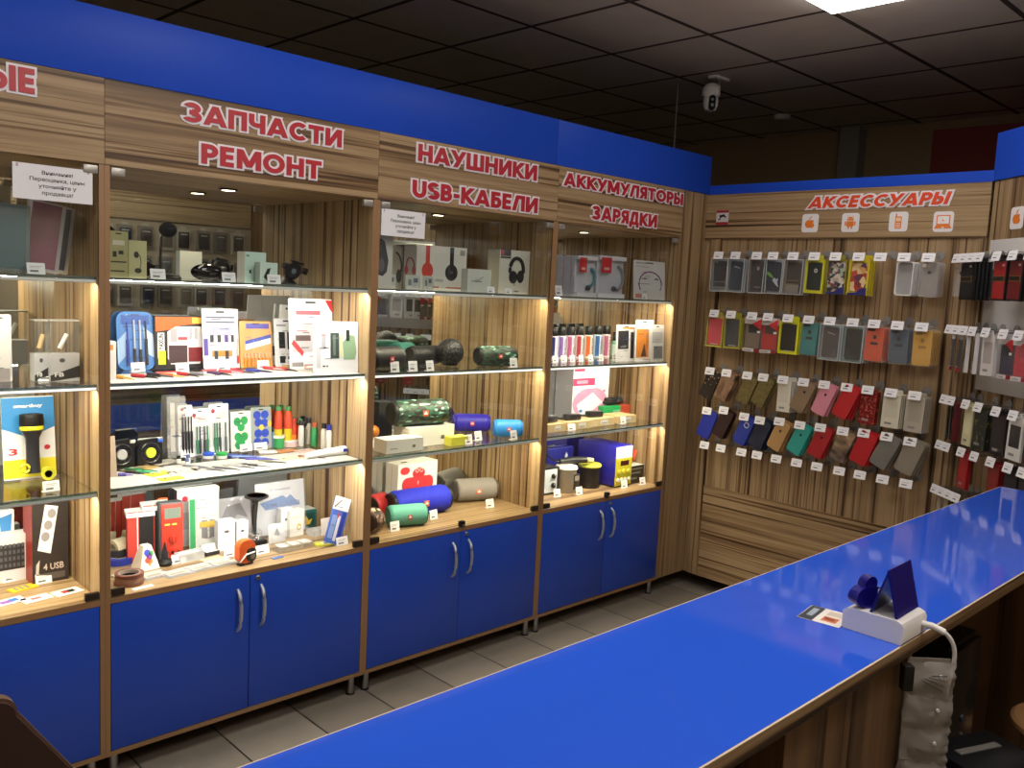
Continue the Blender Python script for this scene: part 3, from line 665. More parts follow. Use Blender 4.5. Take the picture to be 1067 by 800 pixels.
def clip_strip():
    q = on_y(956, 720, -2.240); p = Vector((q.x+.008, q.y-.010, 0)); T = Matrix.Translation(p) @ Matrix.Rotation(math.radians(-44), 4, 'Z'); O = p + Vector((0, 0, .4))
    root = empty('pouch_strip', 'hanging strip of clear crumpled pouches below the counter edge', 'pouch strip', O)
    PL = glassy('pouch_film', (.82, .8, .77), .34, .12, 1.5, (.66, .62, .57))
    m = MB(O, T); m.span(-.036, .046, .004, .0055, .36, 1.012, M('8d867c', .5)); m.build('backing_strip', root)
    for k in range(10):
        z1 = 1.010-.066*k; m = MB(O, T); vs = []; fs = []; nx, nz = 7, 8
        for a in range(nx+1):
            for b in range(nz+1):
                u = -.042+.094*a/nx; w = z1-.072*b/nz
                vs.append((u+random.uniform(-.002, .002), -.004-.014*math.sin(PI*a/nx)*math.sin(PI*b/nz)-random.uniform(0, .009), w))
        for a in range(nx):
            for b in range(nz): fs.append((a*(nz+1)+b, (a+1)*(nz+1)+b, (a+1)*(nz+1)+b+1, a*(nz+1)+b+1))
        m.add(vs, fs, PL); pk = m.build('pouch', root)
        m = MB(O, T); m.cyl((.018, -.022, z1-.024), .0032, .004, M('f2f0ee', .3), 'Y', 10); m.build('rivet', pk)
        if k == 0:
            m = MB(O, T)
            for q in range(4): m.tube([(-.02+q*.006, -.026, z1-.030+q*.003), (.02+q*.002, -.027, z1-.05+q*.010)], .0012, M('4a4640', .4), 6)
            m.build('pin', pk)
    m = MB(O, T); m.box((-.046, -.018, .982), (.02, .022, .05), BLACK, .003); m.build('clip', root)
clip_strip()
def under_counter():
    # computer tower
    O = (2.17, -2.05, 0); root = empty('computer_tower', 'black computer tower standing in the dark space under the counter', 'computer', O)
    m = MB(O); m.box((2.17, -2.05, .455), (.18, .24, .91), M('0b0b0d', .35), .004); m.build('case', root)
    m = MB(O); m.box((2.17, -2.177, .455), (.17, .014, .89), M('111114', .25), .004); fp = m.build('front_panel', root)
    m = MB(O); m.cyl((2.17, -2.186, .72), .009, .004, M('3b3b42', .3), 'Y'); m.cyl((2.17, -2.186, .68), .005, .004, M('3b3b42', .3), 'Y'); m.build('power_button', fp)
    # receipt printer on a low stand
    PX, PY = 2.0, -2.285; O = (PX, PY, 0); T = Matrix.Translation((PX, PY, 0)) @ Matrix.Rotation(math.radians(-22), 4, 'Z')
    root = empty('printer_stand', 'small dark stand under the black printer', 'stand', O)
    m = MB(O, T); m.box((0, 0, .60), (.22, .17, .02), M('17140f', .5), .003); m.build('shelf', root)
    for a in (-.095, .095):
        for b in (-.07, .07):
            m = MB(O, T); m.box((a, b, .295), (.022, .022, .59), M('17140f', .5)); m.build('leg', root)
    root = empty('receipt_printer', 'black receipt printer with a grey paper slot under the counter', 'printer', (PX, PY, .61))
    O = (PX, PY, .61)
    m = MB(O, T); m.box((0, 0, .676), (.20, .15, .13), M('131316', .35), .012); m.build('body', root)
    m = MB(O, T); m.box((-.005, .01, .7415), (.12, .018, .003), M('6d6a66', .4)); m.build('paper_slot', root)
    # stool
    O = (2.93, -2.26, 0); root = empty('stool', 'light wooden stool with a black cushion beside the counter', 'stool', O)
    tw = M('b98a5c', .5)
    m = MB(O); m.lathe([(.0001, .452), (.155, .452), (.165, .462), (.165, .474), (.155, .482), (.0001, .482)], tw, 'Z', (2.93, -2.26, 0), 28); m.build('seat', root)
    m = MB(O); m.lathe([(.0001, .4825), (.105, .4825), (.12, .50), (.112, .53), (.07, .545), (.0001, .548)], M('0e0e10', .7), 'Z', (2.93, -2.29, 0), 28); m.build('cushion', root)
    for k in range(4):
        a = PI/4+k*PI/2; m = MB(O); m.tube([(2.93+.09*math.cos(a), -2.26+.09*math.sin(a), .455), (2.93+.15*math.cos(a), -2.26+.15*math.sin(a), .0)], [.016, .013], tw, 10); m.build('leg', root)
    m = MB(O); m.ring((2.93, -2.26, .2), .118, .007, M('999999', .3, 1)); m.build('foot_ring', root)
under_counter()

# ------------------------------------------------------------------ chair for customers
def chair():
    a = on_y(23, 724, -1.2985); zt = a.z; xr = a.x-.005; cx = xr-.165; O = (cx, -1.45, 0)
    root = empty('visitor_chair', 'brown upholstered chair with a rounded backrest at the picture corner', 'chair', O)
    BR = M("4a3528", .45); BL = M('6f5442', .4); MT = M('2a2522', .4, .6)
    def out(g):
        pts = []; wt, wb, zb = .165-g, .165+.62*(zt-.50)-g, .50
        z1 = zt-g; r = .03
        for k in range(7):
            t = PI/2*k/6; pts.append((cx+wt-r+r*math.sin(PI/2-t), z1-r+r*math.sin(t)))
        for k in range(7):
            t = PI/2*k/6; pts.append((cx-wt+r-r*math.sin(t), z1-r+r*math.cos(t)))
        return pts+[(cx-wb, zb+g), (cx+wb, zb+g)]
    m = MB(O); m.prism(out(.004), -1.2985, -1.262, BR, 'XZ'); m.prism(out(0), -1.29, -1.27, BL, 'XZ'); m.build('backrest', root)
    m = MB(O); m.box((cx, -1.50, .435), (.46, .44, .07), BR, .025, 3); m.build('seat', root)
    for sx in (-.19, .19):
        for sy in (-1.68, -1.32):
            m = MB(O); m.tube([(cx+sx, sy, .40), (cx+sx*1.12, sy+(.03 if sy > -1.5 else -.02), 0)], .012, MT, 8); m.build('leg', root)
chair()

# ------------------------------------------------------------------ hooks and phone cases
ORD = ['first', 'second', 'third', 'fourth', 'fifth', 'sixth', 'seventh', 'eighth', 'ninth', 'tenth', 'eleventh', 'twelfth', 'thirteenth']
ROWN = ['top', 'second', 'third', 'fourth', 'bottom']
HL = .135
WIRE = M('8c8c8e', .3, .8); DISC = glassy('grey_disc', (.75, .73, .71), .3, .45, 1.45, (.62, .6, .58)); TAGW = M('f0eef0', .55)
RZ = [1.906, 1.595, 1.283, 1.076, .874]
def make_hook():
    root = empty('display_hook', 'hook', 'hook', (0, 0, 0), 0, 'display hooks')
    m = MB(); m.tube([(0, 0, 0), (0, -HL+.004, 0), (0, -HL, .004)], .0022, WIRE, 8); m.tube([(0, 0, .0), (0, -.004, .0)], .006, WIRE, 8)
    m.build('arm', root)
    m = MB(); m.cyl((0, -.006, .012), .021, .003, DISC, 'Y', 20); m.build('wall_disc', root)
    m = MB(); m.tube([(.0, -.004, .008), (.003, -HL+.006, .010)], .0016, WIRE, 6)
    T = Matrix.Translation((-.002, -HL-.002, -.004)) @ Matrix.Rotation(math.radians(-14), 4, 'X'); m.T = T
    m.prism(rrect(.057, .040, .002, 2), -.0012, 0, TAGW); 
    m.patch(-.018, .006, -.009, -.004, -.0015, M('77777c', .6)); m.patch(-.018, .018, .004, .006, -.0015, M('b2b2b6', .6))
    m.build('price_tag', root, False); return root
HOOK0 = make_hook(); HOOK_USED = []
def hook(T, label):
    o = HOOK0 if not HOOK_USED else copy_tree(HOOK0)
    HOOK_USED.append(o); o['label'] = label; o.matrix_world = T; return o

def hung(name, label, cat, group): 
    return empty(name, label, cat, (0, 0, 0), 0, group)
def mat_of(c): return M(c, .35) if isinstance(c, str) else c
def bare(root, c, thick=.009, w=.070, h=.143, logo=True, ring=None):
    cx, cz = .022, -.060; mt = mat_of(c)
    m = MB(); m.prism(rrect(w, h, .011, 4, cx, cz), -thick, 0, mt); m.prism(rrect(w-.004, h-.004, .010, 4, cx, cz), -thick-.0012, -thick, mt); m.build('shell', root)
    m = MB(); m.prism(rrect(.020, .011, .005, 4, -.001, .0005), -thick-.0018, -thick-.001, M('0c0c0e', .3)); m.build('camera_cutout', root)
    if logo:
        m = MB(); m.prism(ell(cx, cz+.022, .0055, .0065, 14), -thick-.0018, -thick-.001, M('15130f', .4)); m.build('emblem', root)
    if ring:
        m = MB(); m.ring((cx+.006, -thick-.003, cz+.030), .012, .0022, mat_of(ring), 'Y', 20, 6); m.build('finger_ring', root)
def tabbed(m, w, mt, y): m.prism(rrect(.044, .026, .012, 5, 0, -.004), y-.0006, y+.0006, mt)
def clearbox(root, c, frame='8b9299', art=None, w=.098, h=.165, white=False):
    t = -.016; fm = mat_of(frame)
    m = MB(); m.span(-w/2, w/2, -.0015, 0, t-h, t, fm); tabbed(m, w, CLEAR, -.001); m.build('card', root, False)
    m = MB(); m.prism(rrect(w-.026, h-.022, .010, 4, 0, t-h/2-.001), -.011, -.002, mat_of(c)); cs = m.build('phone_case', root)
    if art:
        m = MB(); art(m, t, w, h); m.build('print', cs, False)
    m = MB(); m.span(-w/2, w/2, -.020, -.0195, t-h, t, CLEAR)
    for a, b in ((-w/2, -w/2+.0006), (w/2-.0006, w/2)): m.span(a, b, -.0195, -.0016, t-h, t, CLEAR)
    m.span(-w/2, w/2, -.0195, -.0016, t-h, t-h+.0006, CLEAR); m.span(-w/2, w/2, -.0195, -.0016, t-.0006, t, CLEAR); m.build('clear_box', root, False)
    m = MB(); E = M('b3b8bc', .3)
    for q in (-1, 1): m.span(q*w/2-.002, q*w/2+.002, -.0208, -.0202, t-h, t, E)
    for zz in (t-h, t): m.span(-w/2, w/2, -.0208, -.0202, zz-.002, zz+.002, E)
    m.build('box_rim', root, False)
def framed(root, c, frame='c6c32e', w=.094, h=.158, art=None, border=.010):
    """coloured sleeve with a window"""
    t = -.014; fm = mat_of(frame); m = MB()
    m.span(-w/2, w/2, -.003, 0, t-h, t, fm); b = border
    for a0, a1, b0, b1 in ((-w/2, -w/2+b, t-h, t), (w/2-b, w/2, t-h, t), (-w/2+b, w/2-b, t-b, t), (-w/2+b, w/2-b, t-h, t-h+b*1.3)): m.span(a0, a1, -.016, -.0135, b0, b1, fm)
    m.span(-w/2, -w/2+.001, -.0135, -.003, t-h, t, fm); m.span(w/2-.001, w/2, -.0135, -.003, t-h, t, fm)
    m.prism(rrect(.040, .026, .012, 5, .012, -.003), -.003, -.002, fm); m.build('sleeve', root, False)
    m = MB(); m.prism(rrect(w-2*b-.004, h-2.4*b-.006, .009, 4, 0, t-h/2+.001), -.012, -.0035, mat_of(c)); cs = m.build('phone_case', root)
    if art: m = MB(); art(m, t, w, h); m.build('print', cs, False)
    m = MB(); m.patch(-w/2+b, w/2-b, t-h+b, t-b, -.0145, CLEAR); m.build('window', root, False)
def redcorner(root, c, upper='18161a', w=.096, h=.172):
    t = -.006; m = MB(); m.span(-w/2, w/2, -.0012, 0, t-h, t, M('7d746c', .5)); m.span(-w/2, w/2, -.016, -.0002, t-.034, t, M('d3cdcb', .5))
    m.shape([(w/2, t-.034), (w/2, t-.064), (w/2-.05, t-.034)], -.0166, M('b02028', .5)); m.shape([(w/2, t-.004), (w/2, t-.034), (w/2-.055, t-.034)], -.0166, M('c2222c', .5))
    m.span(-w/2, w/2*.35, -.016, -.0002, t-h, t-h+.016, M('d3cdcb', .5)); m.span(w/2*.35, w/2, -.016, -.0002, t-h, t-h+.016, M('8e2028', .5))
    m.patch(-w/2+.008, 0, t-h+.005, t-h+.009, -.0165, M('8a8486', .5)); m.patch(w/2-.022, w/2-.004, t-.076, t-.066, -.0166, M('e2dedc', .5)); m.build('card', root, False)
    m = MB(); m.prism(rrect(w-.014, h-.056, .006, 3, 0, t-h/2-.009), -.011, -.0014, mat_of(c)); m.patch(-w/2+.022, w/2-.012, t-.078, t-.037, -.0112, M(upper, .4)); m.build('phone_case', root, False)
    m = MB(); m.patch(-w/2, w/2, t-h+.016, t-.034, -.0155, CLEAR); m.span(-w/2, -w/2+.0006, -.0155, -.0013, t-h, t, CLEAR); m.span(w/2-.0006, w/2, -.0155, -.0013, t-h, t, CLEAR); m.build('clear_box', root, False)
def bumper(root, c='dcdcdc', inner='5f5a54'):
    t = -.018; m = MB(); o = rrect(.076, .148, .012, 5, 0, t-.074); i = rrect(.066, .138, .010, 5, 0, t-.074); n = len(o); mt = mat_of(c)
    vs = [(u, -.011, w) for u, w in o]+[(u, -.011, w) for u, w in i]+[(u, 0, w) for u, w in o]+[(u, 0, w) for u, w in i]; fs = []
    for k in range(n):
        k2 = (k+1) % n; fs += [(k, k2, n+k2, n+k), (2*n+k, 3*n+k, 3*n+k2, 2*n+k2), (k, 2*n+k, 2*n+k2, k2), (n+k, n+k2, 3*n+k2, 3*n+k)]
    m.add(vs, fs, mt); m.build('bumper_frame', root)
    m = MB(); m.prism(i, -.002, -.0012, glassy('smoky_sheet', (.75, .72, .7), .25, .1)); tabbed(m, .06, CLEAR, -.001); m.build('insert', root, False)
def softbag(root, c, w=.092, h=.158, dark='2b2320'):
    t = -.012; m = MB(); m.prism(rrect(w-.012, h-.006, .012, 4, 0, t-h/2), -.011, -.001, mat_of(c)); cs = m.build('phone_case', root)
    m = MB(); m.prism(ell(0, t-h*.30, .008, .009), -.0118, -.011, M(dark, .5)); m.prism(rrect(.034, .012, .003, 3, 0, t-h*.48), -.0118, -.011, M(dark, .6)); m.prism(rrect(.034, .013, .006, 3, -w*.2, t-.016), -.0118, -.011, M(dark, .5)); m.build('emblem', cs, False)
    m = MB(); m.prism(rrect(w, h+.006, .004, 2, 0, t-h/2+.001), -.0128, -.0124, CLEAR); tabbed(m, w, CLEAR, -.0124); m.build('clear_bag', root, False)
def clearcase(root, tint=None, w=.080, h=.150):
    t = -.018; G = glassy('clear_case', (.86, .83, .8), .16, .12); m = MB(); m.prism(rrect(w, h, .012, 5, 0, t-h/2), -.010, 0, G); m.build('shell', root)
    m = MB(); m.prism(rrect(.016, .016, .006, 3, -w*.28, t-.016), -.0112, -.0102, M('cfcac4', .3)); m.prism(ell(0, t-.045, .005, .006), -.0112, -.0102, M('2a2624', .4)); m.build('emblem', root, False)
    m = MB(); tabbed(m, w, CLEAR, -.002); m.build('hang_tab', root, False)
def flip(root, c, band='9a7a3c', rim='0f0f12', w=.094, h=.165):
    t = -.014; m = MB(); m.span(-w/2, w/2, -.012, 0, t-h, t, M(rim, .4), .002); m.prism(rrect(.03, .03, .008, 3, 0, -.006), -.006, -.005, M('161316', .5)); m.build('cover', root, False)
    m = MB(); m.span(-w/2+.010, w/2-.006, -.0135, -.0121, t-h+.008, t-.008, mat_of(c)); g = M(band, .35, .5)
    m.span(-w/2+.010, w/2-.006, -.0143, -.0136, t-h*.52, t-h*.40, M('1a1514', .4))
    for zz in (t-h*.52, t-h*.40): m.span(-w/2+.010, w/2-.006, -.0148, -.0136, zz-.0012, zz+.0012, g)
    m.span(w/2-.012, w/2-.008, -.0150, -.0136, t-h*.54, t-h*.38, g); m.build('front_flap', root, False)
    m = MB(); m.box((w*.25, -.0140, t-.022), (.014, .0012, .008), M('c9c5c2', .5)); m.build('sticker', root, False)
def slimbox(root, c, stripe='222224', w=.088, h=.17, d=.016):
    t = -.008; m = MB(); m.span(-w/2, w/2, -d, 0, t-h, t, mat_of(c)); m.patch(-w*.36, w*.36, t-h*.7, t-h*.18, -d-.0004, mat_of(stripe)); m.patch(-w*.3, w*.1, t-h*.9, t-h*.84, -d-.0004, M('8a8684', .5)); m.prism(rrect(.036, .022, .009, 4, 0, -.002), -d*.5, -d*.5+.0008, mat_of(c)); m.build('carton', root, False)

LEO = noisy('leopard_print', [(.0, 'e8dcc2'), (.16, 'cdbb92'), (.22, '15110f'), (1, '1a1513')], 62, .4, kind='voronoi')
SWIRL = noisy('brown_swirl', [(.3, '1f1712'), (.45, '7a5a42'), (.55, '9c7c62'), (.7, '2a1d16')], 26, .35, detail=3, stretch=(1, 1, .45))
OLIVE = noisy('olive_glitter', [(.3, '3c3622'), (.5, '7d7348'), (.6, '5c5432'), (.75, 'b0a66e')], 120, .3, .3, detail=3)
MOSAIC = noisy('mosaic_print', [(0, '2a2320'), (.18, 'b8a48c'), (.36, '8a2f28'), (.5, 'd7cbb8'), (.64, '5c4a3c'), (.8, 'a8b49c'), (.92, '3c3a60')], 75, .4, kind='cells')
FLAME = noisy('red_orange_print', [(0, '7a1a12'), (.2, 'c2401c'), (.42, 'd9a05a'), (.55, 'b02a18'), (.75, '5a2a4a'), (.9, 'e8c890')], 44, .4, kind='cells')
GLIT = noisy('red_glitter', [(.35, '5a1014'), (.55, '8c1c22'), (.68, 'c86a58')], 90, .25, .2, detail=3)
BRONZE = noisy('bronze_metal', [(.3, '6a5a4c'), (.5, 'a8957e'), (.62, 'd8ccb4'), (.75, '8a7662')], 12, .2, .7, stretch=(1, 1, 2))
GPAT = noisy('dark_gold_print', [(.45, '1e2420'), (.6, '2a3028'), (.66, '8a8440'), (.8, '3a3a24')], 55, .3, detail=3)
DGREEN = noisy('dark_green_gloss', [(.35, '121a14'), (.6, '26382a'), (.75, 'a8b8a4')], 16, .15, detail=3, stretch=(2, 2, .6))

def art_screen(m, t, w, h):
    m.patch(-w/2+.014, w/2-.014, t-h*.72, t-h*.70, -.0114, M('7d7a78', .4)); m.patch(-w/2+.010, w/2-.010, t-h+.012, t-h*.86, -.0116, M('77746e', .5)); m.patch(-.03, -.012, t-.020, t-.016, -.0114, M('aaaaaa', .4))
def art_logo(m, t, w, h): m.shape([(-.018, t-.034), (.022, t-.044), (.022, t-.047), (-.010, t-.040)], -.0114, M('b9c0c6', .3))
def art_mark(m, t, w, h):
    m.shape(ell(0, t-.045, .007, .010), -.0114, M('8f8d8e', .4)); m.patch(-.016, .016, t-h+.026, t-h+.030, -.0114, M('8f8d8e', .4))
def art_splash(m, t, w, h):
    m.shape([(-.036, t-.06), (-.018, t-.066), (.0, t-.086), (-.004, t-.092), (-.036, t-.074)], -.0114, M('6fae32', .5))
    m.shape([(-.004, t-.10), (.006, t-.088), (.018, t-.096), (.028, t-.088), (.024, t-.108), (.034, t-.135), (.012, t-.118)], -.0114, M('c6cad0', .5))
def art_lines(m, t, w, h):
    g = M('a08a4c', .4)
    for q in (.60, .70, .76, .82): m.patch(-w/2+.016, w/2-.018, t-h*q-.001, t-h*q+.001, -.0114, g)
    m.patch(-w/2+.012, w/2-.018, t-h*.97, t-h*.72, -.0112, M('8d867c', .4))
def art_circle(m, t, w, h):
    m.shape(ell(.004, t-.052, .009, .010), -.0124, M('d2d0cc', .4)); m.shape(ell(.004, t-.052, .005, .006), -.0127, M('77747a', .4))
def art_wave(m, t, w, h): m.shape([(-w/2+.004, t-h), (w/2-.004, t-h), (w/2-.004, t-h+.034), (.012, t-h+.030), (-.004, t-h+.012), (-w/2+.004, t-h+.008)], -.0166, M('25246a', .5))
def art_white(m, t, w, h): m.patch(-.02, .024, t-h+.014, t-h+.017, -.0124, M('c9c5c6', .4))

# one entry per hook: (maker, keywords, words for the label, copies hung behind)
B = bare
FARROWS = [
 [(clearbox, dict(c='17171a', art=art_screen), 'black screen-print case in a clear box', 0),
  (clearbox, dict(c='1d2a3c', frame='8d949c', art=art_logo), 'navy case in a clear box', 1),
  (clearbox, dict(c='2a2322', frame='4a4440', art=art_mark), 'dark brown boxed case with a pale emblem', 0),
  (clearbox, dict(c='1b2434', frame='98a0a6', art=art_splash), 'navy case with green and white print', 0),
  (clearbox, dict(c='34281f', frame='77716a', art=art_lines), 'brown boxed case with gold lines', 3),
  (framed, dict(c='14201a', art=art_circle), 'dark green case in a yellow sleeve', 0),
  (framed, dict(c=MOSAIC, frame='8f8a2c', border=.005, art=art_wave), 'mosaic print case in a thin yellow sleeve', 0),
  (framed, dict(c=FLAME, frame='c9b62c', art=art_wave), 'red and orange print case in yellow sleeve', 2),
  None,
  (bumper, dict(), 'clear bumper case with a white frame', 3),
  (clearcase, dict(), 'transparent soft case', 3)],
 [(framed, dict(c='c63a4c', frame='a9a23a', border=.006, art=art_white), 'pink-red case in an olive sleeve', 0),
  (framed, dict(c='3a4046', frame='a9a23a', border=.006, art=art_white), 'grey case in an olive sleeve', 1),
  (redcorner, dict(c='7a6a5c'), 'taupe case on a red-cornered white card', 0),
  (redcorner, dict(c='b82c30', upper='4a3a34'), 'red case on a red-cornered white card', 0),
  (framed, dict(c='0e1010', frame='d2d226', w=.10, art=art_white), 'black case in a bright yellow sleeve', 1),
  (softbag, dict(c='2f8a8c'), 'teal soft case in a clear bag', 1),
  (clearbox, dict(c='554a4c', frame='8fa0a2', art=art_logo), 'grey-brown case in a clear box', 3),
  (clearbox, dict(c='201e1d', frame='7f9698'), 'smoky black case in a clear box', 3),
  (softbag, dict(c='e0522c'), 'orange soft case in a clear bag', 3),
  (softbag, dict(c='4a5c70'), 'slate blue soft case in a clear bag', 2),
  (softbag, dict(c='d9a32e', dark='a87a20'), 'mustard soft case in a clear bag', 4)],
 [(B, dict(c=LEO, logo=False), 'leopard dot phone case', 0), (B, dict(c=SWIRL, logo=False), 'brown swirl phone case', 1),
  (B, dict(c=OLIVE, logo=False), 'olive glitter phone case', 1), (B, dict(c=OLIVE, logo=False), 'dull olive glitter phone case', 1),
  (slimbox, dict(c='d8d4c6', stripe='cfcabc', w=.07, h=.15, d=.012), 'white phone case in a slim pack', 4),
  (B, dict(c='8c745c'), 'tan phone case', 1), (B, dict(c='d98a9c'), 'pink phone case', 1), (B, dict(c='c0242a', thick=.012, logo=False), 'thick red phone case', 2),
  (slimbox, dict(c=GLIT, stripe=GLIT, w=.074, h=.15, d=.010), 'dark red glitter case', 1),
  (slimbox, dict(c='d6d0bc', stripe='cdc7b2', w=.078, h=.15, d=.014), 'cream case in a clear pack', 3),
  (slimbox, dict(c='b0a898', stripe='a69e8c', w=.080, h=.155, d=.012), 'grey-cream case in a clear pack', 3)],
 [(B, dict(c='1d2fa0', logo=False, w=.076), 'royal blue phone case', 0), (B, dict(c='2a1416', logo=True), 'black case with pink edge', 1),
  (B, dict(c='1c3496', ring='c8c8d0', logo=False), 'blue phone case with a finger ring', 1), (B, dict(c='131f3a', logo=False, w=.076), 'navy phone case', 2),
  (B, dict(c='b08a58'), 'gold phone case', 1), (B, dict(c='2a9c92'), 'teal phone case', 1), (B, dict(c='a82228'), 'red phone case with a dark emblem', 1),
  (B, dict(c=BRONZE, logo=False), 'shiny bronze phone case', 1), (B, dict(c='b81e24', thick=.012, logo=False, w=.078), 'large plain red phone case', 2),
  (B, dict(c='77746c', thick=.012, logo=False, w=.076), 'grey phone case', 1), (B, dict(c='8a8272', thick=.012, logo=False, w=.078), 'taupe phone case', 2)],
 [None]*11]
FS = [.182, .286, .412, .505, .616, .729, .838, .953, 1.056, 1.165, 1.273]
JIT = [[0]*11, [.0, .001, -.001, .0, .002, -.002, -.001, .0, .001, .0, -.001], [.004, .004, .001, .0, .003, .002, .001, .0, .003, .001, .002], [.012, -.005, .012, .018, .008, .010, .006, .006, .0, .0, .006], [.004, .002, .008, .012, .006, .002, .003, -.006, .004, .012, .002]]
CASEGRP = 'phone cases on the accessory walls'
CNAME = {clearbox: 'boxed_phone_case', framed: 'sleeved_phone_case', redcorner: 'carded_phone_case', bare: 'phone_case', bumper: 'bumper_case', softbag: 'bagged_phone_case', clearcase: 'clear_phone_case', flip: 'flip_case', slimbox: 'packed_phone_case'}
def hang_row(base, rot, ss, zz, specs, where, r, wallgap=.012, jit=None):
    for k, s in enumerate(ss):
        z = zz + (jit[k] if jit else 0)
        p = base(s, 0, z); T = wallT(p, rot)
        hook(T, f'wire hook with white price tag, {ORD[k]} in the {ROWN[r]} row {where}')
        if k >= len(specs) or specs[k] is None: continue
        fn, kw, words, n = specs[k]
        root = hung(CNAME[fn], f'{words}, {ORD[k]} hook, {ROWN[r]} row {where}', 'phone case', CASEGRP)
        fn(root, **kw)
        a = math.radians(random.uniform(19, 25)) if fn is bare else math.radians(random.uniform(-1.5, 2.5))
        yaw = math.radians(random.uniform(-3, 3))
        if rot == AROT and r > 0 and fn is not bare and ((k+1 < len(ss) and ss[k+1]-s < .088) or (k and s-ss[k-1] < .07)): yaw = -.48
        front = .122 if fn is bare else .104
        step = .021 if fn in (clearbox, framed, redcorner) else .0165
        for q in range(n+1):
            if front-q*step < .024: break
            o = root if q == 0 else copy_tree(root)
            if q: o['label'] = f'{words}, spare, {ORD[k]} hook, {ROWN[r]} row {where}'
            o.matrix_world = wallT(base(s+.002*q, front-q*step, z-.004), rot) @ Matrix.Rotation(yaw, 4, 'Z') @ Matrix.Rotation(a*(1-.12*q), 4, 'Y') @ Matrix.Scale(1.13 if fn is bare else (1.05 if rot == FROT else 1), 4)
def far_base(s, out, z): return Vector((XW-.012-out+.012, -s, z))
for r in range(5):
    hang_row(far_base, FROT, FS, RZ[r], FARROWS[r], 'of far wall', r, jit=[-j for j in JIT[r]] if r == 3 else None)

def ang_base(s, out, z): return angled_frame(s, out + (.0098 if 1.3 < z < 2 else 0), z)
ANGPX = [[(982.8, 266.8), (995.3, 267.5), (1008.9, 265.3), (1024, 263.8), (1041.7, 264), (1058.6, 263.8)],
 [(972.7, 340.5), (986.4, 341), (1000.7, 342.9), (1016.2, 343.7), (1029.9, 345.5), (1048.3, 348.5), (1064.4, 349)],
 [(976.8, 416), (991.2, 419.3), (1006.7, 421), (1019.5, 425.8), (1038.2, 429.7), (1055.8, 436)],
 [(971.5, 465.9), (982.4, 471.1), (1001.5, 474.7), (1015, 481.7), (1032.2, 485.8), (1050.2, 492.2), (1065.2, 498)],
 [(953.8, 509.8), (966.6, 514.9), (979.4, 520.4), (996, 524)]]
ANGROWS = [
 [(clearcase, dict(), 'transparent case', 0), (flip, dict(c='181a1c'), 'black flip cover with a gold band', 4), None, None,
  (flip, dict(c='a02226'), 'red flip cover in a black rim', 1), (flip, dict(c='6a1a1e'), 'dark red flip cover', 1), (flip, dict(c='1b1b1f'), 'plain black flip cover', 1), (clearbox, dict(c='b89a3a', frame='8a8478'), 'yellow case in a clear box', 1)],
 [(redcorner, dict(c='2a2626'), 'charcoal case on a red-cornered card', 0), (redcorner, dict(c='202022'), 'black case on a red-cornered card', 0), (slimbox, dict(c='c9c4c0', stripe='2a2628'), 'white slim box with a dark window', 0),
  (slimbox, dict(c='cfcac6', stripe='3a3436'), 'pale slim box with a brownish window', 0), (slimbox, dict(c='d8d2ce', stripe='b0a8a4'), 'whitish slim box', 0), (redcorner, dict(c='3c3550'), 'purple-grey case on a red-cornered card', 0), (redcorner, dict(c='c22c3c', upper='b02c3c'), 'bright red case on a red-cornered card', 0), (redcorner, dict(c='5a4a44'), 'brown case on a red-cornered card', 0)],
 [(slimbox, dict(c=DGREEN, stripe=DGREEN, d=.01), 'glossy dark green case', 1), (slimbox, dict(c='5a1e1e', stripe='7a342c', w=.075), 'wine red case', 1), (slimbox, dict(c='d2cc9e', stripe='dcd8b0', w=.06), 'cream slim case', 0),
  (slimbox, dict(c=GPAT, stripe=GPAT), 'black case with gold print', 1), (slimbox, dict(c='17141a', stripe='211c22'), 'black slim case', 1), (slimbox, dict(c='d5d2cc', stripe='2a2a2c'), 'white box with a black window', 1), (slimbox, dict(c='2a2422', stripe='4a423e'), 'dark brown slim case', 1)],
 [None, None, (slimbox, dict(c='a01c22', stripe='ac2026', w=.07, h=.15), 'red slim case', 0), None, (slimbox, dict(c='7a1a1c', stripe='8a2422', w=.075, h=.15), 'dark red slim case', 1), (slimbox, dict(c='121214', stripe='26242c'), 'black slim box', 1), (slimbox, dict(c='242022', stripe='3a3436'), 'charcoal slim box', 0), None],
 [(slimbox, dict(c='a89a80', stripe='8f8068', w=.075), 'beige slim box', 0), (slimbox, dict(c='b0a288', stripe='94866c', w=.075), 'sandy slim box', 0), (slimbox, dict(c='1a1516', stripe='3a2a2c', w=.075), 'black slim box', 0), None]]
for r in range(5):
    ss = []
    for (u, v) in ANGPX[r]:
        p = on_plane(u, v, AC + AN*HL, AN); ss.append((p-AC).dot(AD))
    while len(ss) < 8 and r < 4: ss.append(ss[-1]+.105)
    ss = [max(s, .02) for s in ss]
    for i in range(1, len(ss)): ss[i] = max(ss[i], ss[i-1]+.0575)
    hang_row(ang_base, AROT, ss, RZ[r]-.002, ANGROWS[r], 'of angled wall', r)

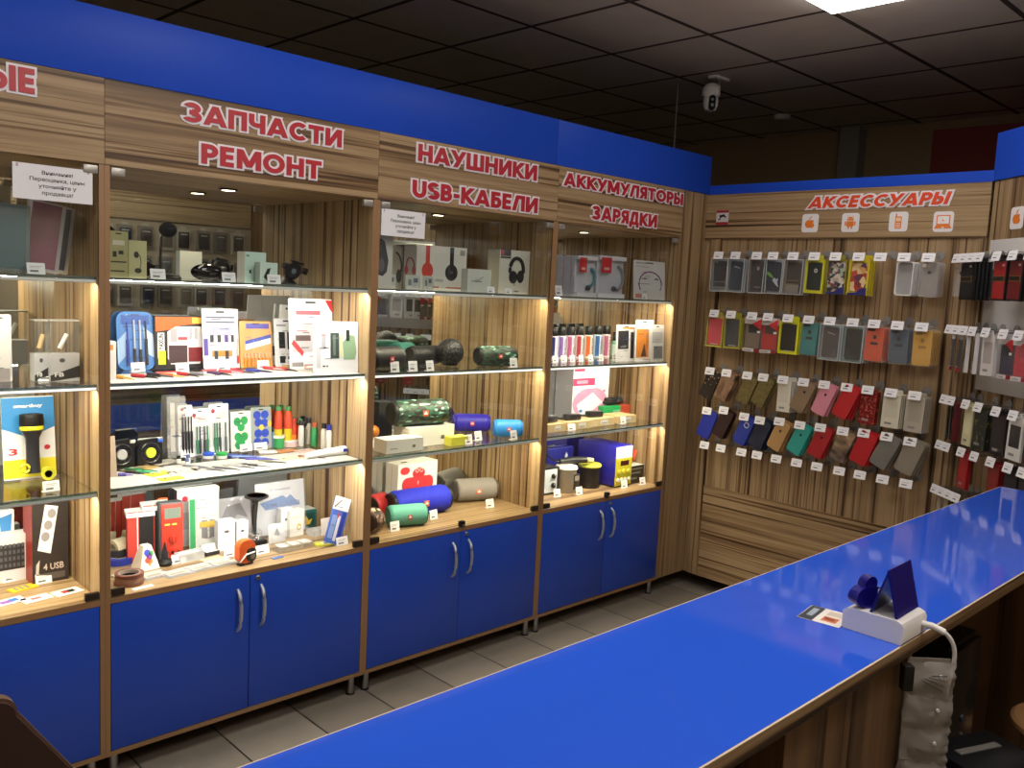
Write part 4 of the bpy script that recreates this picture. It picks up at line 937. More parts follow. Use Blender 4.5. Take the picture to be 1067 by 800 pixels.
# goods on the wall behind the seller: the photo shows them in the cabinet mirrors
def seller_wall():
    m = MB((2.9, -3.44, 2.2)); m.span(1.4, 3.69, -3.449, -3.43, 2.07, 2.5, WX); struct(m.build('trim_8'))
    cols = ['2a2624', '3a322c', '4a4038', '231f22', '6a5e50', '1e2430', '57504a']
    first = {}
    for r, z in enumerate((2.03, 1.80, 1.57, 1.34)):
        for k in range(11):
            x = 2.02+k*.155+random.uniform(-.015, .015); c = cols[(k*3+r*2) % 7]
            if c not in first:
                root = empty('accessory_pack', 'accessory pack on the wall behind the seller, seen mirrored in the cabinets', 'pack', (0, 0, 0), 0, 'accessory packs behind the seller')
                m = MB(); m.span(-.058, .058, -.02, 0, -.19, -.012, M('75695c' if k % 3 else 'a89c88', .5)); m.prism(rrect(.05, .03, .012, 4, 0, -.004), -.012, -.011, M('a89c88', .5)); m.build('card', root, False)
                m = MB(); m.box((0, -.026, -.10), (.088, .012, .13), M(c, .4), .003); m.patch(-.03, .03, -.06, -.05, -.0325, M('a29a90', .5)); m.build('blister', root); first[c] = root; o = root
            else: o = copy_tree(first[c])
            o.matrix_world = wallT((x, -3.45, z), PI)
seller_wall()

# ------------------------------------------------------------------ goods on the shelves
Z1, Z2, Z3, Z0 = SH[0]+.0005, SH[1]+.0005, SH[2]+.0005, DECK+.0005
FY = [.1]
def spot(px, py, z, lo=.035, hi=.40):
    p = on_z(px, py, z)
    y = FY[0] if z == Z1 else min(max(p.y, lo), hi)      # the top shelf lies at eye level, so its depths are set
    if y != p.y: q = on_y(px, py, y); p = Vector((q.x, y, z))
    u = proj(p); kx = .05/(proj(p+Vector((.05, 0, 0)))[0]-u[0]); kz = .05/(u[1]-proj(p+Vector((0, 0, .05)))[1])
    return p, kx, kz
def mm(c): return M(c, .5) if isinstance(c, str) else c
def drawart(m, art, w, h, y):
    for i, a in enumerate(art):
        yy = y-.0004-.00012*i
        if a[0] == 'e': m.shape(ell((a[2]-.5)*w, a[3]*h, a[4]*w, a[5]*h), yy, mm(a[1]))
        elif a[0] == 'p': m.shape([((u-.5)*w, v*h) for u, v in a[2]], yy, mm(a[1]))
        elif a[0] == 't': put_text(m, a[2], (a[3]-.5)*w, (a[4]-.5)*w, a[5]*h, a[6]*h, yy, mm(a[1]), .02)
        elif a[0] == 'vt':
            tv, tf = text_mesh(a[2], .03); W_ = max(v.x for v in tv); kz_ = (a[6]-a[5])*h/W_; hw_ = a[4]*w/.72
            m.add([((a[3]-.5)*w+a[4]*w*.5-v.y*hw_, yy, a[5]*h+v.x*kz_) for v in tv], tf, mm(a[1]))
        elif a[0] == 'r':
            pts = [((a[2]-.5)*w+a[4]*w*math.cos(t), yy, a[3]*h+a[5]*h*math.sin(t)) for t in [a[6]+(a[7]-a[6])*k/20 for k in range(21)]]
            m.tube(pts, a[8], mm(a[1]), 5)
        else: m.patch((a[1]-.5)*w, (a[2]-.5)*w, a[3]*h, a[4]*h, yy, mm(a[0]))
def carton(name, label, cat, px, py, z, wp, hp, d, front, side=None, top=None, art=(), rz=0, tilt=0, group=None, roll=0):
    p, kx, kz = spot(px, py, z); w, h = wp*kx, hp*kz
    d = min(d, .428-p.y) if p.y < .40 else min(d, .02)
    m = MB(); f, s, t = mm(front), mm(side or front), mm(top or front)
    a, b = w/2, d
    vs = [(-a, 0, 0), (a, 0, 0), (a, b, 0), (-a, b, 0), (-a, 0, h), (a, 0, h), (a, b, h), (-a, b, h)]
    m.add(vs, [(0, 1, 5, 4)], f); m.add(vs, [(1, 2, 6, 5), (2, 3, 7, 6), (3, 0, 4, 7)], s); m.add(vs, [(4, 5, 6, 7), (0, 3, 2, 1)], t)
    drawart(m, art, w, h, 0)
    o = m.build(name, None, False); o.location = p+Vector((0, 0, d*math.sin(tilt)+abs(w/2*math.sin(roll)))); o.rotation_euler = (-tilt, roll, rz); return tag(o, label, cat, group)
def add_glare(z, label):  # white sheet added to imitate overexposed glare on the glass shelf
    m = MB(((EDX[1]+EDX[2])/2, .15, z)); m.span(EDX[1]+.03, EDX[2]-.03, .026, .27, z, z+.0003, M('bfbcb6', .55)); o = m.build('glare_sheet', None, False); tag(o, label, 'paper')
def pack(name, label, cat, px, py, z, wp, hp, card, art=(), tools=(), blister=None, tilt=.12, rz=0, group=None, thick=.003, hole=True, d=.02, r=.006, roll=0, tn='tool'):
    """carded pack: card, tools, clear blister"""
    p, kx, kz = spot(px, py, z); w, h = wp*kx, hp*kz
    p.y = min(p.y, .41-h*math.sin(tilt)-thick)
    root = empty(name, label, cat, p+Vector((0, 0, thick*math.sin(tilt)+abs(w/2*math.sin(roll)))), 0, group); root.rotation_euler = (-tilt, roll, rz)
    m = MB(); m.prism(rrect(w, h, min(r, w*.4), 4, 0, h/2), 0, thick, mm(card))
    if hole: m.prism(rrect(w*.24, h*.03, h*.012, 3, 0, h*.945), -.0004, 0, M('3a3a3c', .6))
    drawart(m, list(art)+fineprint(wp*hp), w, h, 0); m.build('card', root, False)
    for tl in tools:
        c, u, v0, v1, tw = tl[:5]; c2 = tl[5] if len(tl) > 5 else c; x = (u-.5)*w; rr = tw*w/2; t = MB()
        vm = v0+(v1-v0)*(tl[6] if len(tl) > 6 else .6)
        t.tube([(x, -rr-.001, v0*h), (x, -rr-.001, vm*h)], rr, mm(c), 8); t.tube([(x, -rr-.001, vm*h), (x, -rr-.001, v1*h)], rr*.55, mm(c2), 8); t.build(tn, root)
    if blister:
        u0, u1, v0, v1 = blister; b = MB(); bw, bh = (u1-u0)*w, (v1-v0)*h; cx, cz = ((u0+u1)/2-.5)*w, (v0+v1)/2*h
        o = rrect(bw, bh, min(bw, bh)*.2, 4, cx, cz); i = rrect(bw*.9, bh*.94, min(bw, bh)*.2, 4, cx, cz); n = len(o)
        vs = [(q[0], -.0004, q[1]) for q in o]+[(q[0], -d, q[1]) for q in i]
        b.add(vs, [(k, (k+1) % n, n+(k+1) % n, n+k) for k in range(n)]+[list(range(n, 2*n))], CLEAR); b.build('blister', root, False)
    return root
def fineprint(seed):
    rr = random.Random(int(seed)); o = []
    for k in range(rr.randint(4, 7)):
        v = rr.uniform(.03, .9); u = rr.uniform(.08, .5); o.append((rr.choice(['55555c', '8a8a90', '3a3a44', 'a04a50', '4a5a98']), u, min(.94, u+rr.uniform(.12, .4)), v, v+.012))
    return o
def ptag(px, py, z, of, w=.05, h=.034, front=.024):
    p, kx, kz = spot(px, py, z, front, .38)
    m = MB(); m.T = Matrix.Rotation(-.22, 4, 'X'); m.prism(rrect(w, h, .0015, 2, 0, h/2), 0, .0012, TAGW)
    m.patch(-w*.34, w*.12, h*.18, h*.36, -.0003, M('6f6f74', .6)); m.patch(-w*.34, w*.34, h*.66, h*.72, -.0003, M('a9a9ae', .6)); m.patch(-w*.34, w*.2, h*.52, h*.57, -.0003, M('a9a9ae', .6))
    m.T = Matrix.Identity(4); m.span(-w/2, w/2, 0, .018, 0, .001, TAGW)
    o = m.build('price_tag', None, False); o.location = p; o.rotation_euler = (0, 0, random.uniform(-.12, .12)); return tag(o, f'white price tag standing in front of {of}', 'price tag', 'price tags on the cabinet shelves')
def speaker(label, px, py, z, wp, hp, body, cap='1c1c20', logo='d8502c', rz=0, ends=.06, round_end=False, name='speaker', grp='round speakers', band=None, ln=None, lift=0):
    p, kx, kz = spot(px, py, z); L = ln or wp*kx; r = hp*kz/2
    q_ = Vector((math.cos(rz), math.sin(rz), 0))*.05
    if not ln: L = wp*.05/math.hypot(proj(p+q_)[0]-proj(p)[0], .001)*.94
    p.y = min(p.y+r*.7, .425-r); root = empty(name, label, 'speaker', p+Vector((0, 0, lift)), rz, grp)
    e = ends*L; bm_ = mm(body); m = MB(); n = 6
    pr = [(r*.86, -L/2+e)]+[(r*(.9+.1*math.sin(PI/2*k/n)), -L/2+e+L*.06*k/n) for k in range(n+1)]
    pr += [(a, -b) for a, b in pr[::-1]]
    m.lathe(pr, bm_, 'X', (0, 0, r), 28); m.build('body', root)
    for q in (-1, 1):
        m = MB(); m.lathe([(r*.86, q*(L/2-e)), (r*.88, q*(L/2-e*.3)), (r*.80, q*L/2), (r*.55, q*(L/2-e*.35)), (.0001, q*(L/2-e*.25))], mm(cap), 'X', (0, 0, r), 28); m.build('end_cap', root)
    if logo:
        m = MB(); m.box((0, -r*.995, r*1.02), (r*.46, r*.06, r*.44), M(logo, .4), r*.02)
        m.box((0, -r*1.03, r*1.02), (r*.30, r*.01, r*.10), M('f0e6e0', .5)); m.box((0, -r*1.03, r*1.12), (r*.10, r*.01, r*.12), M('f0e6e0', .5)); m.build('badge', root)
    m = MB(); m.box((0, 0, .004), (L*.4, r*.5, .008), M('202024', .6), .002); m.build('foot', root)
    return root
def slab(name, label, cat, px, py, z, sx, sy, sz, c, rz=0, art=(), r=.0, group=None):
    """low flat object lying on a shelf"""
    p, kx, kz = spot(px, py, z, .03, .40); m = MB(); m.box((0, 0, sz/2), (sx, sy, sz), mm(c), r)
    for k, a in enumerate(art):
        mt, u0, u1, v0, v1 = a; zz = sz+.0004+k*.0001
        m.add([((u0-.5)*sx, (v0-.5)*sy, zz), ((u1-.5)*sx, (v0-.5)*sy, zz), ((u1-.5)*sx, (v1-.5)*sy, zz), ((u0-.5)*sx, (v1-.5)*sy, zz)], [(0, 1, 2, 3)], mm(mt))
    o = m.build(name, None, bool(r)); o.location = p; o.rotation_euler = (0, 0, rz); return tag(o, label, cat, group)
def pen(name, label, cat, px, py, z, L, r, c1, c2, rz, group=None, tip='9a9a9c'):
    p, kx, kz = spot(px, py, z, .03, .40); root = empty(name, label, cat, p, rz, group)
    m = MB(); m.tube([(-L/2, 0, r), (-L*.47, 0, r), (0, 0, r), (.02*L, 0, r)], [r*.7, r, r, r*.7], mm(c1), 8); m.build('grip', root)
    m = MB(); m.tube([(.02*L, 0, r), (L*.3, 0, r*.9), (L/2, 0, r*.5)], [r*.6, r*.5, r*.22], mm(c2), 8); m.build('shaft', root); return root
def bottle(name, label, px, py, z, wp, hp, body, cap, shoulder=None, capf=.18, cat='bottle', group=None, lab=None, thin=.55):
    p, kx, kz = spot(px, py, z); r, h = wp*kz/2, hp*kz; p.y = min(p.y+r, .42-r); root = empty(name, label, cat, p, 0, group)
    m = MB(); hb = h*(1-capf); m.lathe([(r*.9, 0), (r, h*.02), (r, hb*.86), (r*thin, hb), (r*thin, hb+.0005)], mm(body), 'Z', (0, 0, 0), 18); m.build('body', root)
    if shoulder: m = MB(); m.lathe([(r*1.01, hb*.5), (r*1.01, hb*.87), (r*thin*1.02, hb*1.003)], mm(shoulder), 'Z', (0, 0, 0), 18); m.build('upper_sleeve', root)
    if lab: m = MB(); m.lathe([(r*1.02, hb*.12), (r*1.02, hb*.78)], mm(lab), 'Z', (0, 0, 0), 18); m.build('label_wrap', root)
    m = MB(); m.lathe([(r*thin*1.15, hb), (r*thin*1.15, h*.985), (r*thin, h)], mm(cap), 'Z', (0, 0, 0), 16); m.build('cap', root); return root
def roll_of(name, label, px, py, z, R, ri, wd, c, axis, core='3a2f28', cat='tape', rz=0, group=None, lift=0):
    p, kx, kz = spot(px, py, z); p.y = min(p.y+(R if axis != 'Z' else R*.6), .42-R)
    root = empty(name, label, cat, p+Vector((0, 0, lift)), rz, group); zc = R if axis != 'Z' else wd/2
    m = MB(); m.lathe([(ri, -wd/2), (R, -wd/2), (R, wd/2), (ri, wd/2), (ri, -wd/2)], mm(c), axis, (0, 0, zc), 28); m.build('tape', root)
    m = MB(); m.lathe([(ri*.88, -wd/2), (ri*.995, -wd/2), (ri*.995, wd/2), (ri*.88, wd/2), (ri*.88, -wd/2)], mm(core), axis, (0, 0, zc), 28); m.build('core', root); return root
K = '1a1a1c'; G1 = '8a8a8e'
CAMO = noisy('camo_cloth', [(0, '1c2420'), (.22, '2f5a48'), (.45, '3a3632'), (.62, '8fb8a6'), (.72, '2b4a3c'), (.9, '20201e')], 72, .55, kind='cells', stretch=(.6, 1, 1.5))
CAMOB = noisy('camo_brown', [(0, '2a1c1a'), (.3, '5a3c38'), (.55, 'd8d0a8'), (.72, '3a2624'), (.86, '8a6a5c')], 62, .55, kind='cells')
MESH = noisy('speaker_mesh', [(.0, '8a8a8e'), (.25, '4a4a4e'), (.55, '131316')], 150, .5, .3, kind='voronoi', bump=.5)
FAB = lambda c, k: noisy('fabric_'+c, [(.3, c), (.7, k)], 420, .75, detail=2)
BAG = glassy('zip_bag', (.93, .94, .96), .22, .10, 1.45, (.85, .87, .9))

# ================= first cabinet (tablet cases, flash drives, torch)
def tablets():
    for px, py, wp, hp, c, e, lab, sh in ((7, 281, 47, 69, '39606a', '6e7a80', 'teal tablet case at the front, cut by the picture edge', 0), (41, 282.5, 40, 72, '8a4a60', 'b9b4b6', 'maroon tablet case leaning behind the teal one', 1), (62, 283, 36, 70, '31435c', 'c9c6c8', 'navy tablet case leaning behind the maroon one', 2)):
        p, kx, kz = spot(px, py, Z1, .05+.05*sh, .3); p.y = .07+.055*sh; w, h = wp*kx, hp*kz*1.03
        q = on_y(px, py, p.y); root = empty('tablet_case', lab, 'tablet case', (q.x, p.y, Z1+.001), 0, 'tablet cases on the top shelf'); root.rotation_euler = (-.08, (.05, .15, .15)[sh], 0)
        m = MB(); m.span(-w/2, w/2, 0, .016, 0, h, M(e, .35), .002); m.build('box_frame', root)
        m = MB(); m.span(-w/2+.012, w/2-.012, -.0015, 0, .010, h-.006, noisy('cover_'+c, [(.3, c), (.8, c)], 5, .35)); m.build('cover', root)
        m = MB(); m.patch(-w/2, w/2, 0, h, -.003, CLEAR); m.build('clear_front', root, False)
tablets(); FY[0] = 0.04
ptag(38, 279, Z1, 'the teal and maroon tablet cases')
def flash():
    for px, wp, lab, c in ((45, 17, 'clear pack with a tan flash drive beside the white-drive pack', 'c8a878'), (68, 30, 'clear pack with a white flash drive on grey card', 'e8e6e4')):
        p, kx, kz = spot(px, 397, Z2, .06, .3); w, h = wp*kx, 62*kz; root = empty('flash_drive_pack', lab, 'flash drive', p, 0, 'flash drive packs')
        m = MB(); m.span(-w/2, w/2, 0, .05, 0, h*.46, M('a9a9ae', .5)); m.shape([(-w/2, h*.10), (w/2, h*.26), (w/2, h*.06), (-w/2, h*.0)], -.0005, M('2a2a2c', .5)); m.shape(ell(-w*.1, h*.35, w*.10, h*.035), -.0007, M('4a4a4e', .5))
        put_text(m, 'FB', -w*.35, -w*.05, h*.08, h*.15, -.0012, M('d8d8d8', .5), .02); m.build('card_base', root, False)
        m = MB(); m.span(-w/2, w/2, 0, .0008, h*.46, h, CLEAR); m.span(-w/2, -w/2+.0008, .0008, .05, h*.46, h, CLEAR); m.span(w/2-.0008, w/2, .0008, .05, h*.46, h, CLEAR); m.span(-w/2, w/2, 0, .05, h, h+.0008, CLEAR); m.build('clear_top', root, False)
        m = MB(); m.tube([(-w*.12, .02, h*.54), (w*.14, .02, h*.78)], .007, M(c, .3), 10); m.build('flash_drive', root)
        m = MB(); m.span(-w/2, w/2, -.001, .05, h, h+.004, M('8f8d8c', .4)); m.build('lid_strip', root)
flash(); ptag(49, 397, Z2, 'the flash drive packs')
pack('phone_pack', 'clear pack with a white phone, cut by the picture edge', 'pack', 2, 398, Z2, 22, 70, 'c9c6c8', [('8a8488', .1, .9, .0, .2)], blister=(.06, .94, .05, .95), tilt=.04)
def torch_pack():
    p, kx, kz = spot(32, 493, Z3, .10, .3); w, h = 54*kx, 84*kz; root = empty('torch_pack', 'carded black and yellow torch on a blue, white and yellow card', 'torch', p, 0); root.rotation_euler = (-.10, 0, 0)
    m = MB(); m.prism(rrect(w, h, .004, 3, 0, h/2), 0, .003, M('e6e8ec', .5)); m.patch(-w/2, w/2, h*.02, h*.24, -.0004, M('e6da2e', .5)); m.shape([(-w/2, h*.62), (0, h*.5), (w/2, h*.62), (w/2, h*.99), (-w/2, h*.99)], -.0005, M('2f86cc', .5))
    put_text(m, 'smartbuy', -w*.27, w*.27, h*.87, h*.91, -.0008, M('f4f4f4', .5), .03); put_text(m, '3', -w*.38, -w*.24, h*.30, h*.38, -.0008, M('c02a30', .5), .03); m.shape(ell(w*.34, h*.37, w*.06, h*.03), -.0008, M('c02a30', .5)); m.build('card', root, False)
    y = -.034; m = MB(); m.lathe([(.024, h*.08), (.021, h*.12), (.020, h*.36), (.021, h*.50), (.031, h*.58), (.033, h*.64)], DARK, 'Z', (0, y, 0), 22); t = m.build('torch', root)
    m = MB(); m.lathe([(.034, h*.60), (.0355, h*.615), (.0355, h*.64), (.034, h*.655)], M('d8d02a', .4), 'Z', (0, y, 0), 22); m.build('yellow_ring', t)
    m = MB(); m.lathe([(.034, h*.64), (.0365, h*.67), (.035, h*.79), (.024, h*.80)], BLACK, 'Z', (0, y, 0), 22); m.build('head', t)
    m = MB(); m.ring((-.03, y-.02, h*.15), .013, .004, M('d8d02a', .4), 'Y', 16, 6); m.build('wrist_loop', t)
torch_pack(); ptag(31, 497, Z3, 'the carded torch'); ptag(54, 512, Z3, 'the small yellow coil', front=.05)
roll_of('cable_coil', 'small black and yellow coil beside the carded torch', 52, 501, Z3, .022, .012, .02, 'c2c234', 'Y', K, 'coil')
carton('power_strip_box', 'tall black and red box picturing a white power strip', 'box', 53, 606, Z0, 37, 82, .10, '2c2524', '8a2a22', '3a2a28', [('p', 'e6e4e6', [(.36, .98), (.72, .94), (.50, .36), (.14, .42)]), ('e', '8f8a8c', .54, .86, .12, .06), ('e', '8f8a8c', .44, .72, .12, .06), ('e', '8f8a8c', .36, .58, .12, .06), ('p', 'b9b2ae', [(.10, .24), (.2, .3), (.16, .1), (.08, .08)]), ('t', 'c8b8b0', '4 USB', .3, .86, .16, .24), ('5a5250', .1, .9, .04, .12)])
carton('keyboard_box', 'white box picturing a black keyboard at the picture edge', 'box', 11, 606, Z0, 44, 48, .06, 'cfcdd4', 'a9a7ac', None, [('26262a', .02, .84, .26, .80)]+[('55555c', .06+.1*k, .12+.1*k, .32+.14*j, .40+.14*j) for k in range(8) for j in range(4)])
carton('blue_swirl_pack', 'pale blue and white pack standing behind the keyboard box', 'box', 4, 570, Z0, 22, 68, .03, 'dfe6f0', None, None, [('p', '3f86c8', [(.3, .9), (.9, .95), (.8, .5), (.95, .1), (.5, .2)])])
ptag(12, 606, Z0, 'the keyboard box'); ptag(46, 608, Z0, 'the power strip box')
slab('battery_card', 'yellow card of small batteries lying in front of the keyboard box', 'card', 24, 613, Z0, .085, .045, .003, 'd8b020', .25, [('7a7478', .2, .3, .2, .9), ('7a7478', .4, .5, .2, .9), ('7a7478', .6, .7, .2, .9)])
slab('adapter_card', 'purple and white card lying at the cabinet front edge', 'card', 10, 627, Z0, .085, .05, .003, 'dcd4e0', .2, [('7a4a9a', .15, .6, .2, .7), ('2a66b8', .5, .8, .3, .8)])
slab('reader_card', 'white card with a pink card reader at the cabinet front', 'card', 38, 624, Z0, .085, .05, .003, 'e6e2e2', .18, [('b85a60', .3, .66, .3, .7)])
slab('drive_card', 'white card with a red and black flash drive at the cabinet front', 'card', 70, 617, Z0, .085, .055, .003, 'e6e0d8', .2, [('c03038', .3, .7, .3, .75), ('1a1a1c', .5, .78, .28, .74)])

# ================= second cabinet, top shelf
FY[0] = 0.12
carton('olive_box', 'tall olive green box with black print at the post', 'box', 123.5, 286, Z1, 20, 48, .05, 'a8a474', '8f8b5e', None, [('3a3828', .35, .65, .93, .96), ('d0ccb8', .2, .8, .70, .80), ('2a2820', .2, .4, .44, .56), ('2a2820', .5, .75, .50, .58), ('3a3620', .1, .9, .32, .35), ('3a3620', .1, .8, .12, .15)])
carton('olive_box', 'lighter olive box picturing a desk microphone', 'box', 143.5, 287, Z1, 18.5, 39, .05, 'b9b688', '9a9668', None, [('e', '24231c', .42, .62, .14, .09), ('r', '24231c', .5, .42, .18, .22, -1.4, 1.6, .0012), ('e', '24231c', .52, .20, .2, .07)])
def gooseneck():
    p, kx, kz = spot(172, 286, Z1, .08, .3); h = 58*kz; root = empty('desk_microphone', 'black gooseneck desk microphone with a round foam head', 'microphone', p)
    m = MB(); m.lathe([(.052, 0), (.054, .006), (.045, .016), (.020, .020), (.0001, .020)], BLACK, 'Z', (0, 0, 0), 24); m.build('base', root)
    m = MB(); m.tube([(-.015, 0, .015), (-.016, 0, h*.4), (-.014, 0, h*.72), (-.010, -.004, h*.82)], .0042, DARK, 8); m.build('neck', root)
    m = MB(); m.ball((.004, -.012, h*.88), .030, M('141418', .9), 18, (1.0, .85, .85)); m.build('foam_head', root)
FY[0] = 0.16
gooseneck(); FY[0] = .06; ptag(165, 288.5, Z1, 'the black desk microphone')
def dash():
    p, kx, kz = spot(216, 289, Z1, .08, .3); root = empty('car_speakerphone', 'black oval car device with a white gleam painted on', 'car device', p)
    m = MB(); m.ball((0, 0, .030), .030, M('101012', .12), 22, (2.0, .9, 1)); m.build('body', root)
    m = MB(); m.shape([(-.045, .046), (-.028, .056), (-.024, .053), (-.043, .041)], -.0245, M('e6e4e2', .3)); m.build('painted_gleam', root, False)  # highlight painted on the body as a pale patch
    m = MB(); m.box((.052, .0, .028), (.028, .05, .05), M('161618', .3), .010); m.build('end_block', root)
FY[0] = .14; dash(); FY[0] = .06; ptag(239, 291, Z1, 'the black oval car device')
FY[0] = 0.14
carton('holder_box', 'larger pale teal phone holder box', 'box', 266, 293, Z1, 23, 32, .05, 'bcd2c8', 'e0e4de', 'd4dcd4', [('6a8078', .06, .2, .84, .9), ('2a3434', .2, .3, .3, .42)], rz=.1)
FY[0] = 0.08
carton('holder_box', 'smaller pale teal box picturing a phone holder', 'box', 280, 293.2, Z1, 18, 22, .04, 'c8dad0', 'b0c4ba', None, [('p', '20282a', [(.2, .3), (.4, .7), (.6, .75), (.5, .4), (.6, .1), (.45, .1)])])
FY[0] = .045; ptag(286, 294, Z1, 'the pale teal holder boxes')
def holder():
    p, kx, kz = spot(306, 293, Z1, .08, .3); root = empty('phone_holder', 'black round car phone holder standing alone on the top shelf', 'phone holder', p)
    m = MB(); m.lathe([(.038, 0), (.038, .006), (.022, .018), (.016, .03)], BLACK, 'Z', (-.02, .02, 0), 20); m.build('base', root)
    T = Matrix.Translation((-.005, 0, .052)) @ Matrix.Rotation(.25, 4, 'X') @ Matrix.Rotation(.2, 4, 'Y')
    m = MB((0, 0, 0), T); m.cyl((0, 0, 0), .034, .016, DARK, 'Y', 24, .003); m.build('clamp_plate', root)
    m = MB((0, 0, 0), T); m.prism(ell(0, 0, .010, .010), -.0095, -.008, M('6a7684', .3)); m.build('emblem', root)
    for q in (-1, 1): m = MB((0, 0, 0), T); m.box((q*.044, -.01, .012), (.012, .03, .026), BLACK, .004); m.build('clamp_arm', root)
    m = MB((0, 0, 0), T); m.box((.0, -.01, .036), (.05, .022, .010), BLACK, .003); m.build('top_rest', root)
FY[0] = .14; holder()

# second cabinet, second shelf
TOOLG = 'carded tool packs'
pack('screwdriver_pack', 'blue blister pack of four long screwdrivers', 'tool pack', 141, 385, Z2, 38, 60, '4a86d0', [('p', 'a9c8ee', [(.0, .5), (.3, .7), (.3, .3), (.0, .1)]), ('p', 'c8dcf4', [(1, .6), (.7, .75), (.75, .3), (1, .2)]), ('2a58b0', .12, .88, .78, .94)], [('2038a0', .26, .08, .82, .09, '2038a0'), ('24242c', .44, .10, .86, .09, 'c9ccd2', .35), ('24242c', .60, .08, .86, .09, 'c9ccd2', .35), ('1c1c24', .76, .08, .84, .09, '2a2a34')], (.04, .96, .03, .97), group=TOOLG, r=.03)
carton('tool_kit_box', 'orange-topped black tool kit box with a window', 'box', 188, 384, Z2, 53, 54, .045, '2a2628', '3a3436', '1c1a1c', [('p', 'dc6a30', [(.02, .98), (.95, .98), (.95, .86), (.5, .82), (.3, .74), (.02, .70)]), ('e6c04a', .72, .96, .86, .97), ('p', 'e2dde0', [(.24, .70), (.40, .80), (.90, .80), (.93, .70), (.93, .2), (.86, .08), (.30, .08), (.24, .2)]), ('4a3438', .26, .62, .10, .44), ('7a2228', .64, .92, .12, .40), ('b0aab0', .30, .42, .5, .76), ('b0aab0', .66, .72, .56, .78), ('b0aab0', .76, .82, .56, .78), ('c05058', .44, .62, .54, .60), ('e4e0e4', .05, .18, .2, .68), ('cfd83a', .06, .20, .08, .34), ('vt', '3a3236', 'YAXUN', .115, .09, .36, .66)], tilt=.06, group=None)
def brandline():
    p, kx, kz = spot(165.5, 375, Z2); m = MB(); T = Matrix.Rotation(-PI/2, 4, 'Y'); m.T = T
    return m
pack('scraper_pack', 'white and violet pack of scrapers with black handles', 'tool pack', 231.5, 384, Z2, 37, 62, 'dcdce8', [('5a4a98', .02, .14, .22, .5), ('6a6a84', .1, .9, .84, .87), ('6a6a84', .1, .9, .76, .79), ('b4b4cc', .2, .8, .55, .7), ('2a2430', .2, .3, .44, .56), ('2a2430', .4, .5, .44, .56), ('503080', .6, .7, .44, .56), ('2a2430', .78, .86, .44, .56), ('c08a30', .24, .8, .2, .3), ('2a2430', .3, .4, .16, .3), ('2a2430', .6, .7, .16, .3)], [('c03a30', .95, .08, .5, .05, 'd8b040', .3)], (.16, .88, .12, .72), group=TOOLG)
carton('scraper_box', 'pale box standing behind the white and violet pack', 'box', 230, 376, Z2, 34, 60, .02, 'c6c4b4')
pack('screwdriver_pack', 'orange pack of clear-handled screwdrivers with a blue band', 'tool pack', 268, 383, Z2, 33, 48, 'd8a060', [('5a56a8', .2, .92, .84, .95), ('p', 'ece8ea', [(.16, .38), (.96, .52), (.96, .70), (.16, .58)]), ('p', '3a4aa8', [(.16, .58), (.96, .72), (.96, .64), (.16, .50)])], [('e09028', .12+.11*k, .04, .32, .07, 'd8b890') for k in range(8)], (.06, .96, .04, .86), group=TOOLG)
carton('orange_pack_edge', 'clear-sided orange pack behind the blue-banded screwdrivers', 'box', 256, 380, Z2, 14, 46, .03, 'cda878', 'b8946a')
pack('opening_tool_pack', 'narrow white pack picturing black opening tools', 'tool pack', 299.5, 382, Z2, 24, 50, 'e6e6ea', [('8a8a90', .1, .5, .84, .87), ('22262a', .18, .44, .38, .72), ('22262a', .54, .80, .36, .72), ('5a7884', .6, .98, .3, .46), ('2a2c30', .2, .44, .08, .22), ('4a5054', .54, .86, .12, .22)], group=TOOLG)
pack('small_parts_pack', 'small white pack half hidden behind the opening tools', 'tool pack', 282, 372, Z2, 16, 34, 'dedcd8', [('4a4440', .4, .8, .3, .6)], group=TOOLG, tilt=.05)
carton('tall_carton', 'thin tall white carton rising behind the opening tools', 'box', 294, 370, Z2, 12, 62, .015, 'dcd8d4', None, None, [('e', '2a2a2a', .45, .94, .1, .02), ('c88a90', .2, .7, .5, .7)], roll=.08)
pack('station_pack', 'largest white pack with red print and a red corner ribbon', 'tool pack', 334, 384, Z2, 44, 72, 'e2e0e0', [('c8606c', .16, .72, .77, .83), ('c9c4c4', .3, .84, .66, .70), ('b4b0b2', .06, .56, .24, .64), ('5a4a48', .14, .48, .40, .48), ('p', 'c03a40', [(.04, .36), (.10, .42), (.32, .24), (.28, .18)]), ('p', 'b82830', [(.84, .98), (1.0, .98), (1.02, .82), (.98, .82)]), ('8a8486', .04, .3, .04, .1)], tilt=.10, group=TOOLG)
pack('repair_pack', 'wide white pack picturing a green phone and a circuit board', 'tool pack', 357, 388.5, Z2, 42, 53, 'e8e6ea', [('c9c6cc', .04, .14, .1, .9), ('a9a6ac', .16, .26, .5, .8), ('3a4644', .36, .56, .28, .78), ('6a7a70', .42, .48, .34, .74), ('d8d2b0', .56, .64, .3, .76), ('p', '8fae8c', [(.66, .26), (.92, .26), (.96, .40), (.92, .72), (.80, .74), (.64, .60)]), ('2a2c30', .72, .80, .62, .84), ('3a3a40', .18, .24, .12, .15), ('3a3a40', .26, .30, .12, .15)], tilt=.08, group=TOOLG, thick=.012, hole=False, rz=-.1)
for px, py, of in ((144.5, 387.5, 'the blue screwdriver pack'), (190.5, 387.5, 'the orange-topped tool kit box'), (233, 386, 'the white and violet scraper pack'), (275, 384.5, 'the orange screwdriver pack'), (304, 383, 'the narrow white opening tool pack'), (323, 382, 'the largest white pack')): ptag(px, py, Z2, of)
carton('white_carton', 'white carton with an orange mark squeezed against the post', 'box', 116, 396, Z2, 10, 40, .05, 'd8d4d2', None, None, [('d88a4a', .1, .7, .78, .92)])
